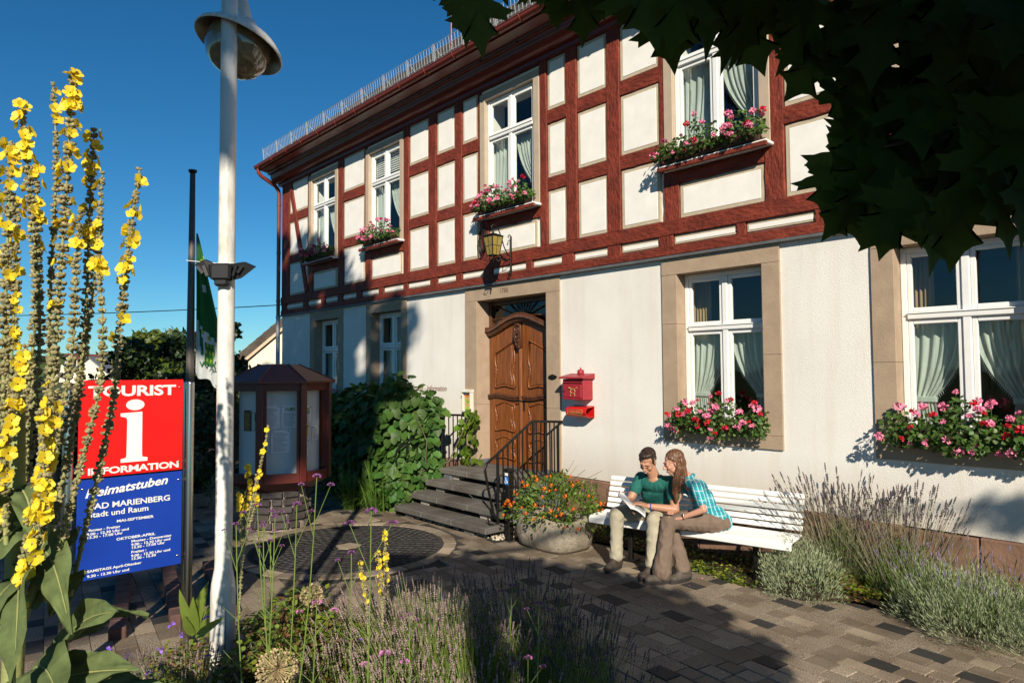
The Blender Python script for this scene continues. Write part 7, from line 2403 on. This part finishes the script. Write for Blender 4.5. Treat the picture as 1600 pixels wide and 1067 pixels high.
# ------------------------------------------------------------------ trees
MAPLE2D = [(0, 0), (.12, .02), (.28, -.07), (.34, .02), (.55, -.04), (.43, .10), (.45, .17), (.32, .22), (.46, .28), (.56, .36), (.78, .44), (.60, .50), (.62, .60), (.44, .55), (.24, .50), (.21, .60), (.28, .72), (.42, .80), (.26, .82), (.16, .88), (.09, 1.0), (0, 1.20)]
mv = [(x, y, .05 * abs(x) - .10 * y * y) for x, y in MAPLE2D] + [(-x, y, .05 * abs(x) - .10 * y * y) for x, y in MAPLE2D[-2:0:-1]]
mv.append((0, .30, -.01)); k_ = len(mv) - 1
MAPLE = (mv, [(k_, i, (i + 1) % k_) for i in range(k_)])
L_MAP = leafmat('maple_leaf', (.050, .105, .016), .35, .38, rough=.6, spec=.25)
def gproj(P):
    t = (P[:, 2] - GZ) / .93
    return np.column_stack([P[:, 0] - 1.30 * t, P[:, 1] + t])
def inpoly(Q, poly):
    poly = np.array(poly); x, y = Q[:, 0], Q[:, 1]; ins = np.zeros(len(Q), bool); j = len(poly) - 1
    for i in range(len(poly)):
        xi, yi = poly[i]; xj, yj = poly[j]
        ins ^= ((yi > y) != (yj > y)) & (x < (xj - xi) * (y - yi) / (yj - yi + 1e-12) + xi); j = i
    return ins
def campx(P):
    d = P - np.array(tuple(CAMP)); z = d @ np.array(tuple(_f))
    zz = np.where(z > .05, z, .05)
    return 800 + 1066.7 * (d @ np.array(tuple(_r2))) / zz, 533.5 - 1066.7 * (d @ np.array(tuple(_u2))) / zz, z
# ground outline of the maple's shade; its unseen crown is shaped to cast it
MAPLE_SHADE = [(9.3, -2.75), (10.2, -2.15), (10.9, -1.45), (11.3, -1.2), (12.0, -1.25), (12.6, -1.65), (13.2, -1.75), (13.5, -2.1), (14.0, -2.3), (14.3, -3.2), (13.6, -3.9), (12.7, -3.95), (12.2, -3.45), (11.3, -3.55), (10.3, -3.2)]
VIS = [(680, -200), (680, 20), (700, 40), (745, 95), (770, 40), (850, 0), (880, 20), (905, 70), (950, 60), (1000, 40), (1040, 90), (1065, 120), (1110, 70), (1140, 110), (1175, 80), (1215, 40), (1240, 80), (1262, 130), (1310, 170), (1330, 230), (1290, 250), (1290, 300), (1275, 370), (1330, 380), (1370, 330), (1390, 300), (1400, 360), (1390, 400), (1440, 420), (1480, 400), (1530, 330), (1580, 340), (1610, 360), (1900, 400), (1900, -400), (680, -400)]
g = np.random.default_rng(77)
maple = thing('maple_tree', (18.9, -8.9, GZ), 'maple whose dark leafy bough hangs into the upper right of the picture', 'tree')
n = 60000
Q = np.column_stack([g.uniform(9.2, 14.4, n), g.uniform(-4.0, -1.4, n)])
tt = g.uniform(2.7, 7.0, n)
P = np.column_stack([Q[:, 0] + 1.3 * tt, Q[:, 1] - tt, GZ + .93 * tt])
ok = inpoly(Q + .17 * np.column_stack([np.sin(Q[:, 0] * 9 + Q[:, 1] * 5) + .6 * np.sin(Q[:, 1] * 23), np.cos(Q[:, 1] * 8 - Q[:, 0] * 6) + .6 * np.cos(Q[:, 0] * 21)]), MAPLE_SHADE)
px, py, z = campx(P)
inview = (z > 0) & (px > -250) & (px < 1850) & (py > -250) & (py < 1300)
vis = inpoly(np.column_stack([px, py]), VIS) & (z > 1.15)
near = np.linalg.norm(P - np.array(tuple(CAMP)), axis=1) > .95
ok &= (~inview | vis) & near
# leaves hang in sprays round twigs
tw = P[ok][g.integers(0, ok.sum(), 420)]
Pk = P[ok]; g.shuffle(Pk); Pk = Pk[:14000]
d2 = np.min(((Pk[:, None, :] - tw[None, :, :]) ** 2).sum(2), axis=1)
Pk = Pk[d2 < .22 ** 2]
g.shuffle(Pk)
px, py, z = campx(Pk)
inv = (z > 0) & (px > -200) & (px < 1800) & (py > -200) & (py < 1067)
A_ = Pk[~inv][:2600]
n = len(A_)
V_, F_ = scatter(*MAPLE, A_, frames(unit(n, g) * .6 + np.array([0, 0, -.9]), unit(n, g) + np.array([.5, -.3, .6]), g), g.uniform(.12, .2, n))
np_mesh('crown', V_, F_, L_MAP, maple)['kind'] = 'stuff'
o = np_mesh('leaf', MAPLE[0], MAPLE[1], L_MAP); mleafm = o.data; bpy.data.objects.remove(o)
B_ = Pk[inv & (((px > 1430) & (py < 260)) | (py < -10))][:120]
# leaves drawn from the photograph's outline: (px, py of the leaf base, distance, tip direction in degrees from straight down, length)
HL = [(695, -25, 1.9, 5, .09), (748, -15, 1.55, 0, .17), (735, -40, 1.7, 25, .12), (880, -50, 1.5, -10, .15), (912, -20, 1.5, 5, .145), (960, -60, 1.4, 10, .15), (945, -30, 1.6, -25, .13), (1010, -60, 1.3, 5, .20), (1040, 5, 1.45, 15, .17), (1085, -20, 1.5, -15, .19),
      (1110, -60, 1.25, 10, .20), (1150, -20, 1.35, 0, .19), (1165, 30, 1.45, 10, .16), (1195, -40, 1.3, -10, .21), (1225, -60, 1.4, 20, .19), (1070, -40, 1.2, -5, .17), (1280, 90, 1.5, -40, .17), (1330, 60, 1.6, -60, .17), (1300, 130, 1.5, 10, .15),
      (1350, 180, 1.5, -15, .18), (1340, 210, 1.55, -35, .14), (1400, 240, 1.45, -50, .20), (1370, 260, 1.45, -25, .19), (1330, 300, 1.5, -30, .15), (1345, 300, 1.5, 8, .15), (1440, 300, 1.35, -40, .18), (1460, 320, 1.35, -5, .17), (1500, 300, 1.3, 10, .19),
      (1550, 290, 1.3, 15, .17), (1590, 280, 1.3, 0, .16), (1400, 330, 1.4, -15, .12), (1320, 20, 1.5, 0, .2), (1380, 10, 1.4, -10, .2), (1440, 40, 1.4, 10, .2), (1500, 20, 1.3, 0, .2), (1560, 40, 1.3, -10, .2), (1440, 130, 1.4, -10, .2), (1500, 140, 1.35, 10, .2), (1560, 150, 1.3, 0, .2),
      (1400, 110, 1.5, 20, .2), (1360, 90, 1.5, -20, .2), (1480, 220, 1.4, 0, .2), (1540, 220, 1.3, -15, .2), (1590, 200, 1.3, 10, .2), (1420, 190, 1.5, 0, .2), (1600, 90, 1.3, 0, .2), (1480, -60, 1.3, 0, .2), (1545, -60, 1.3, 10, .2), (1610, -50, 1.3, -10, .2), (1415, -60, 1.35, 0, .2), (1580, 0, 1.25, -20, .2), (1450, -20, 1.4, 25, .2), (1270, 0, 1.4, -20, .19), (1260, 60, 1.5, 30, .13)]
def leaf_inst(p, down, nrm, s_):
    M3 = frames(np.array([down]), np.array([nrm]), g)[0]
    M = Matrix(M3.tolist()).to_4x4(); M.translation = Vector(p) - ORG[maple.name]
    inst(mleafm, 'leaf', M @ Matrix.Scale(s_, 4), maple)
for (x, y, v, an, ln) in HL:
    a = R(an)
    d = -_u2 * math.cos(a) + _r2 * math.sin(a) + fwd * g.uniform(-.5, .5)
    ln *= .74
    for rep in range(2 if y < 60 or x > 1400 else 1):
      leaf_inst(px_point(x + g.uniform(-45, 45), y - g.uniform(20, 70), v + g.uniform(.03, .2)), tuple(d + _r2 * g.uniform(-.5, .5)), tuple(-fwd + _r2 * g.uniform(-.9, .9) + Vector((0, 0, g.uniform(-.2, .6)))), ln * g.uniform(.8, 1.05))
    leaf_inst(px_point(x, y, v), tuple(d), tuple(-fwd + _r2 * g.uniform(-.9, .9) + Vector((0, 0, g.uniform(-.2, .6)))), ln)
for p in B_:
    leaf_inst(p, tuple(np.array([0, 0, -1.0]) + unit(1, g)[0] * .6), tuple(np.array(tuple(-fwd)) + unit(1, g)[0] * .8), g.uniform(.10, .15))
m_ = MB()
hub = Vector((18.6, -8.5, 2.9))
m_.tube([(18.9, -8.9, GZ - .1), (18.85, -8.85, .6), (18.75, -8.7, 1.8), hub, (18.9, -8.9, 4.4), (19.2, -9.2, 6.5)], [.20, .165, .15, .13, .11, .07], 14)
m_.build('trunk', M_BARK, maple)
for i in range(26):
    q = Vector(A_[g.integers(0, len(A_))].tolist())
    m_ = MB(); mid = hub.lerp(q, .5) + Vector((0, 0, .25))
    m_.tube([hub, mid, q], [.035, .018, .005], 6)
    # keep boughs out of the eye line
    c = campx(np.array([tuple(hub.lerp(mid, .5)), tuple(mid), tuple(mid.lerp(q, .5)), tuple(q)]))
    if np.any((c[2] > 0) & (c[0] > -100) & (c[0] < 1700) & (c[1] < 1200) & (c[1] > -100)): continue
    m_.build('branch', M_BARK, maple)
for (a, b) in (((1700, 60, 1.45), (1290, 70, 1.5)), ((1700, 200, 1.4), (1380, 230, 1.45)), ((1250, -120, 1.4), (1000, -70, 1.4))):
    m_ = MB(); m_.tube([px_point(*a), px_point((a[0] + b[0]) / 2, (a[1] + b[1]) / 2 - 20, a[2]), px_point(*b)], [.007, .005, .003], 6); m_.build('branch', M_BARK, maple)
# a separate spray that shades the foot of the wall on the far right
n = 26; Q = np.array([13.55, .95]) + g.normal(size=(n, 2)) * np.array([.20, .11]); tt = g.uniform(6.6, 7.4, n)
P = np.column_stack([Q[:, 0] + 1.3 * tt, Q[:, 1] - tt, GZ + .93 * tt])
V_, F_ = scatter(*MAPLE, P, frames(unit(n, g), unit(n, g), g), g.uniform(.12, .2, n))
np_mesh('outer_spray', V_, F_, L_MAP, maple)['kind'] = 'stuff'
m_ = MB(); m_.tube([(19.2, -9.2, 6.4), (20.8, -7.6, 6.9), tuple(P[0])], [.05, .03, .01], 6); m_.build('branch', M_BARK, maple)

# tall limes behind the viewer; their crowns shade the left half of the forecourt
SH = [(9.5, -5.65), (7.55, -4.15), (6.4, -3.2), (6.3, -1.4), (5.2, -.2), (4.3, .6), (4.6, 1.0), (3.6, 1.6), (2.6, 2.6), (1.2, 3.5), (-1.0, 3.8), (-2.6, 4.6), (-3.9, 5.0), (-5.5, 5.6), (-12, 6), (-12, -9), (9.0, -9)]
n = 44000
Q = np.column_stack([g.uniform(-12, 9.5, n), g.uniform(-9, 6, n)])
tt = g.uniform(12.0, 17.0, n)
# clumps with gaps
cc = np.vstack([np.column_stack([g.uniform(-12, 6.6, 150), g.uniform(-8, 6, 150)]), np.array([(5.0, -1.6), (5.7, -2.3), (4.2, -1.0), (4.9, -2.9), (3.6, .2), (4.4, -3.9), (5.6, -3.6), (3.2, -2.2), (8.7, -5.8), (7.8, -5.2), (7.0, -4.5), (8.2, -6.6), (6.6, -5.4), (7.2, -6.2)])])
dmin = np.sqrt(((Q[:, None] - cc[None]) ** 2).sum(2)).min(1)
ok = inpoly(Q, SH) & (dmin < .78)
P = np.column_stack([Q[:, 0] + 1.3 * tt, Q[:, 1] - tt, GZ + .93 * tt])
px, py, z = campx(P)
ok &= ~((z > 0) & (px > -300) & (px < 1900) & (py > -300))
P = P[ok]
L_LIM = leafmat('lime_tree_leaf', (.045, .085, .018), .35, .25)
specs = [((21.5, -17.0), 'tall lime tree behind the viewer, nearest of the row'), ((15.0, -18.5), 'tall lime tree behind the viewer, middle of the row'), ((9.5, -20.5), 'tall lime tree behind the viewer, far end of the row')]
own = np.argmin(np.array([np.hypot(P[:, 0] - s[0][0], P[:, 1] - s[0][1]) for s in specs]), axis=0)
for i, (b, lab_) in enumerate(specs):
    t = thing('lime_tree', (*b, GZ), lab_, 'tree', 'limes behind the forecourt')
    Pi = P[own == i]; g.shuffle(Pi); Pi = Pi[:7000]; n = len(Pi)
    V_, F_ = scatter(*LEAF6, Pi, frames(unit(n, g), None, g), g.uniform(.26, .42, n))
    if n: np_mesh('crown', V_, F_, L_LIM, t)['kind'] = 'stuff'
    m_ = MB(); m_.tube([(b[0], b[1], GZ - .1), (b[0], b[1], 3), (b[0] + .2, b[1], 8), (b[0], b[1] + .3, 14)], [.32, .27, .2, .06], 12); m_.build('trunk', M_BARK, t)
    for k in range(14):
        if not n: break
        q = Vector(Pi[g.integers(0, n)].tolist()); s_ = Vector((b[0], b[1], g.uniform(5, 9)))
        c = campx(np.array([tuple(s_), tuple(s_.lerp(q, .5)), tuple(q)]))
        m_ = MB(); m_.tube([s_, s_.lerp(q, .5) + Vector((0, 0, .5)), q], [.08, .05, .015], 6); m_.build('branch', M_BARK, t)

# ---- background left
def bgtree(name, u, v, h, r_, mat, label, n, seed, z0=.3, lsz=.35, group=None, th=None, cat='tree', blobs=9, trunk=True, flat=1.0):
    g = np.random.default_rng(seed)
    b = cam_ground(u, v)
    t = thing(name, b, label, cat, group)
    Ps = []
    for k in range(blobs):
        a = g.uniform(0, 6.283); q = g.uniform(.1, .75) * r_
        c = np.array([b.x + math.cos(a) * q, b.y + math.sin(a) * q, b.z + h * g.uniform(z0 + .12, .86)])
        rb_ = r_ * g.uniform(.35, .62)
        D = unit(n // blobs, g); Ps.append(c + D * rb_ * np.array([1, 1, .8 * flat]) * g.uniform(.6, 1.05, len(D))[:, None])
    P = np.vstack(Ps); P = P[(P[:, 2] > GZ + .05) & (P[:, 2] < GZ + h)]
    nn = len(P)
    V_, F_ = scatter(*LEAF6, P, frames(unit(nn, g), unit(nn, g) + np.array([0, 0, .6]), g), g.uniform(.6, 1.2, nn) * lsz)
    np_mesh('crown', V_, F_, mat, t)['kind'] = 'stuff'
    if trunk:
        m_ = MB(); m_.tube([(b.x, b.y, GZ - .1), (b.x, b.y, GZ + h * .4), (b.x, b.y, GZ + h * .8)], [h * .03, h * .022, h * .008], 8); m_.build('trunk', M_BARK, t)
    return t
L_B1 = leafmat('sunlit_maple_leaf', (.085, .125, .018), .4, .3)
L_B2 = leafmat('dark_yew_leaf', (.022, .045, .012), .4, .12)
L_B3 = leafmat('far_green_leaf', (.050, .080, .024), .35, .15)
bgtree('garden_tree', -18.3, 35, 4.7, 2.1, L_B1, 'sunlit yellow green tree behind the top of the red sign', 5200, 601, .1, .30)
bgtree('garden_tree', -15.6, 33, 4.3, 1.5, L_B1, 'smaller leafy tree between the sunlit tree and the flagpole', 2600, 602, .1, .28)
bgtree('dark_tree', -9.3, 20.5, 4.6, 1.15, L_B2, 'tall dark tree behind the flag', 6000, 603, .0, .16, blobs=14)
bgtree('dark_tree', -8.0, 19.5, 3.2, 1.3, L_B2, 'dark shrub behind the notice kiosk, left of the neighbouring white gable', 5200, 604, .0, .15, blobs=12)
bgtree('dark_tree', -10.6, 19.5, 3.1, 1.2, L_B2, 'dark shrub between flagpole and sunlit tree', 4200, 605, .0, .15, blobs=12)
hedge_labels = ['dark clipped hedge piece behind the kiosk', 'dark shrub behind the right steel sign post', 'dark shrub behind the red sign panel', 'dark shrub behind the left steel sign post', 'dark shrub at the far left behind the mullein', 'dark shrub at the very edge behind the mullein']
for i, (u, v, h, r_) in enumerate([(-5.4, 13.0, 1.9, .9), (-6.6, 12.4, 1.85, .9), (-8.0, 12.5, 1.7, 1.0), (-9.6, 13, 1.6, 1.1), (-11.4, 13.5, 1.9, 1.3), (-13.4, 14, 2.2, 1.4)]):
    bgtree('hedge_shrub', u, v, h, r_, L_B2, hedge_labels[i], 3400, 620 + i, -.1, .10, 'shaded shrubs behind the sign', blobs=14, cat='shrub', trunk=False, flat=1.25)
for i, (u, v) in enumerate([(-4.6, 11.2), (-5.5, 10.8), (-6.3, 10.3)]):
    p = cam_ground(u, v); lavender((p.x, p.y, GZ), .45, .8, 60, ['shaded grey lavender left of the kiosk base', 'shaded grey lavender further left of the kiosk, behind the sign post', 'shaded lavender behind the blue sign panel'][i], 640 + i, nf=1600, fh=.7)
# low wall and grey car port roofs far left, seen through the mullein
lw = thing('garden_wall', cam_ground(-9, 11.2), 'low dark garden wall at the left behind the sign', 'wall')
A_ = cam_ground(-14, 10.6); B_ = cam_ground(-7.2, 11.4); M_GW = pmat('dark_block_wall', (.10, .085, .07), .9, .3, 3, .4, 20)  # dark grey-brown blocks, mottled at random
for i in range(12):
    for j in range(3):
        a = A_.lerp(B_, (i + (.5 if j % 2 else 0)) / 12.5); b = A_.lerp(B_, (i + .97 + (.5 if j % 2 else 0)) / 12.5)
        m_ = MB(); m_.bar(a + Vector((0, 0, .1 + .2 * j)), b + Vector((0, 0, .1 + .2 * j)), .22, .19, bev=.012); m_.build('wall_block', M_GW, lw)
# neighbour's house
M_NW = pmat('cream_render', (.72, .66, .52), .9, .05, 2)
M_NR = pmat('mossy_slate_roof', (.085, .066, .050), .9, .4, 2.2, .5, 9, stretch=(1, 1, 1))
nh = thing('neighbour_house', cam_ground(-8, 27), 'neighbouring house with cream gable and dark mossy slate roof beyond the corner', 'house')
def N3(u, v, z): return cam_ground(u, v, z)
e_ = (-10.35, 26.0, 2.05); rdg = (-6.5, 26.0, 5.35); e2 = (-2.65, 26, 2.05)
m_ = MB()
m_.add([N3(-9.9, 25.62, GZ), N3(-3.1, 25.62, GZ), N3(-3.1, 25.62, 2.5), N3(-6.5, 25.62, 5.3), N3(-9.9, 25.62, 2.5)], [(0, 1, 2, 3, 4)])
m_.add([N3(-9.9, 26, GZ), N3(-9.9, 36, GZ), N3(-9.9, 36, 2.2), N3(-9.9, 26, 2.2)], [(0, 1, 2, 3)])
m_.build('wall', M_NW, nh, fix=False)
m_ = MB(); n = 9
for s_, E in ((-1, -10.5), (1, -2.5)):
    for k in range(n):
        a, b = k / n, (k + 1.04) / n
        u0, z0 = E + (-6.5 - E) * a, 2.0 + 3.35 * a; u1, z1 = E + (-6.5 - E) * b, 2.0 + 3.35 * b
        o_ = .03 * (1 - 0)
        m_.add([N3(u0, 25.6, z0 + .06), N3(u1, 25.6, z1 + .02), N3(u1, 36, z1 + .02), N3(u0, 36, z0 + .06), N3(u0, 25.6, z0 - .10), N3(u1, 25.6, z1 - .12)], [(0, 1, 2, 3), (0, 1, 5, 4)])
m_.build('roof', M_NR, nh, fix=False)
m_ = MB()
for k in range(30):
    t = k / 30; t2 = (k + 1) / 30
    m_.add([N3(-10.5 + 4 * t, 25.55, 2.05 + 3.35 * t), N3(-10.5 + 4 * t2, 25.55, 2.05 + 3.35 * t2), N3(-10.5 + 4 * t2 - .02, 25.5, 2.30 + 3.35 * t2 + .1), N3(-10.5 + 4 * t - .02, 25.5, 2.30 + 3.35 * t + .1 + .02 * (k % 2)),
            ], [(0, 1, 2, 3)])
m_.build('verge_slates', M_NR, nh, fix=False)
m_ = MB(); m_.bar(N3(-10.5, 25.52, 1.98), N3(-6.5, 25.52, 5.33), .05, .10); m_.build('barge_board', pmat('pale_barge_board', (.55, .42, .28), .7), nh)
m_ = MB(); c = px_point(430, 556, 25.7); m_.obox(c, (.30, .14, .26), Matrix.Rotation(YAW, 3, 'Z'), 0, .02); m_.build('wall_lamp', M_NW, nh)
# far slope with woods and a few roofs
M_HILL = pmat('wooded_slope', (.04, .055, .025), .95, .3, .05)
m_ = MB(); cols = 40; vs_ = []; fs_ = []
for j, (v, hz) in enumerate([(90, GZ - .5), (160, 1.5), (260, 5.0), (340, 7.5), (420, 8.0), (520, 4)]):
    for i in range(cols + 1):
        u = (-1.1 + 1.1 * i / cols) * v * 1.1
        vs_.append(cam_ground(u, v, hz + (1.2 * math.sin(i * .7) + .8 * math.sin(i * 1.9 + 1)) * (j > 0)))
for j in range(5):
    for i in range(cols): a = j * (cols + 1) + i; fs_.append((a, a + 1, a + cols + 2, a + cols + 1))
m_.add(vs_, fs_, 0, True); struct(m_.build('hill', M_HILL, fix=False))
g = np.random.default_rng(700); Ps = []
for k in range(420):
    v = g.uniform(120, 380); u = -v * g.uniform(.15, .95)
    hz = np.interp(v, [90, 160, 260, 340, 420], [-.5, 1.5, 5, 7.5, 8])
    if .56 < -u / v < .66 and v < 200: continue
    b = cam_ground(u, v, hz); r_ = g.uniform(2.0, 4.2)
    D = unit(60, g); D[:, 2] = np.abs(D[:, 2]) ; Ps.append(np.array([b.x, b.y, b.z + .2]) + D * np.array([r_, r_, r_ * 1.0]) * g.uniform(.75, 1.1, 60)[:, None])
P = np.vstack(Ps); n = len(P)
V_, F_ = scatter(*LEAF6, P, frames(unit(n, g), unit(n, g) + np.array([0, 0, .5]), g), g.uniform(1.0, 2.2, n))
o = np_mesh('far_wood', V_, F_, L_B3); o['kind'] = 'stuff'
def far_house(u, v, z, w_, d_, h, rh, wall, roof, label):
    t = thing('far_house', cam_ground(u, v, z), label, 'house')
    m_ = MB(); a0, a1, a2, a3 = cam_ground(u - w_ / 2, v, z), cam_ground(u + w_ / 2, v, z), cam_ground(u + w_ / 2, v + d_, z), cam_ground(u - w_ / 2, v + d_, z)
    up = Vector((0, 0, h)); m_.add([a0, a1, a2, a3, a0 + up, a1 + up, a2 + up, a3 + up, cam_ground(u, v, z + h + rh), cam_ground(u, v + d_, z + h + rh)], [(0, 1, 5, 8, 4), (1, 2, 6, 5), (2, 3, 7, 9, 6), (3, 0, 4, 7)])
    m_.build('wall', wall, t)
    m_ = MB(); o_ = .5
    r0, r1 = cam_ground(u, v - o_, z + h + rh), cam_ground(u, v + d_ + o_, z + h + rh)
    for s_ in (-1, 1):
        e0, e1 = cam_ground(u + s_ * (w_ / 2 + .5), v - o_, z + h - .3), cam_ground(u + s_ * (w_ / 2 + .5), v + d_ + o_, z + h - .3)
        m_.add([r0, r1, e1, e0, r0 - Vector((0, 0, .2)), e0 - Vector((0, 0, .2))], [(0, 1, 2, 3), (0, 3, 5, 4)])
    m_.build('roof', roof, t)
    for k in (-1, 1):
        m_ = MB(); c = cam_ground(u + k * w_ * .2, v - .03, z + h * .55); m_.obox(c, (w_ * .13, .1, h * .3), Matrix.Rotation(YAW, 3, 'Z')); m_.build('window', M_ROOM, t)
M_FR = pmat('far_red_roof', (.22, .07, .045), .8); M_FG = pmat('far_grey_roof', (.16, .16, .17), .6)
far_house(-73, 118, -1.5, 8, 9, 3.0, 3.4, M_NW, M_FG, 'far white gabled house with grey roof left of the sign top')
far_house(-83, 128, .0, 8, 9, 3.2, 2.6, M_NW, M_FR, 'far house with red roof above the grey roofed one')

# fallen petals and leaf scraps on the paving
g = np.random.default_rng(900)
n = 110
P = np.column_stack([g.uniform(10.0, 15.6, n), g.uniform(-3.6, -.9, n), np.full(n, GZ + .006)])
V_, F_ = scatter(*petal, P, frames(unit(n, g) * np.array([1, 1, .15]), np.array([[0, 0, 1.0]]) + unit(n, g) * .4, g), g.uniform(.006, .017, n))
mi = np.repeat(g.choice([0, 0, 1, 2, 2, 2], n), len(petal[1]))
o = np_mesh('fallen_petals', V_, F_, [M_PINK, pmat('pale_scrap', (.6, .55, .5), .8), pmat('dry_leaf_scrap', (.22, .12, .05), .9)], midx=mi); o['kind'] = 'stuff'
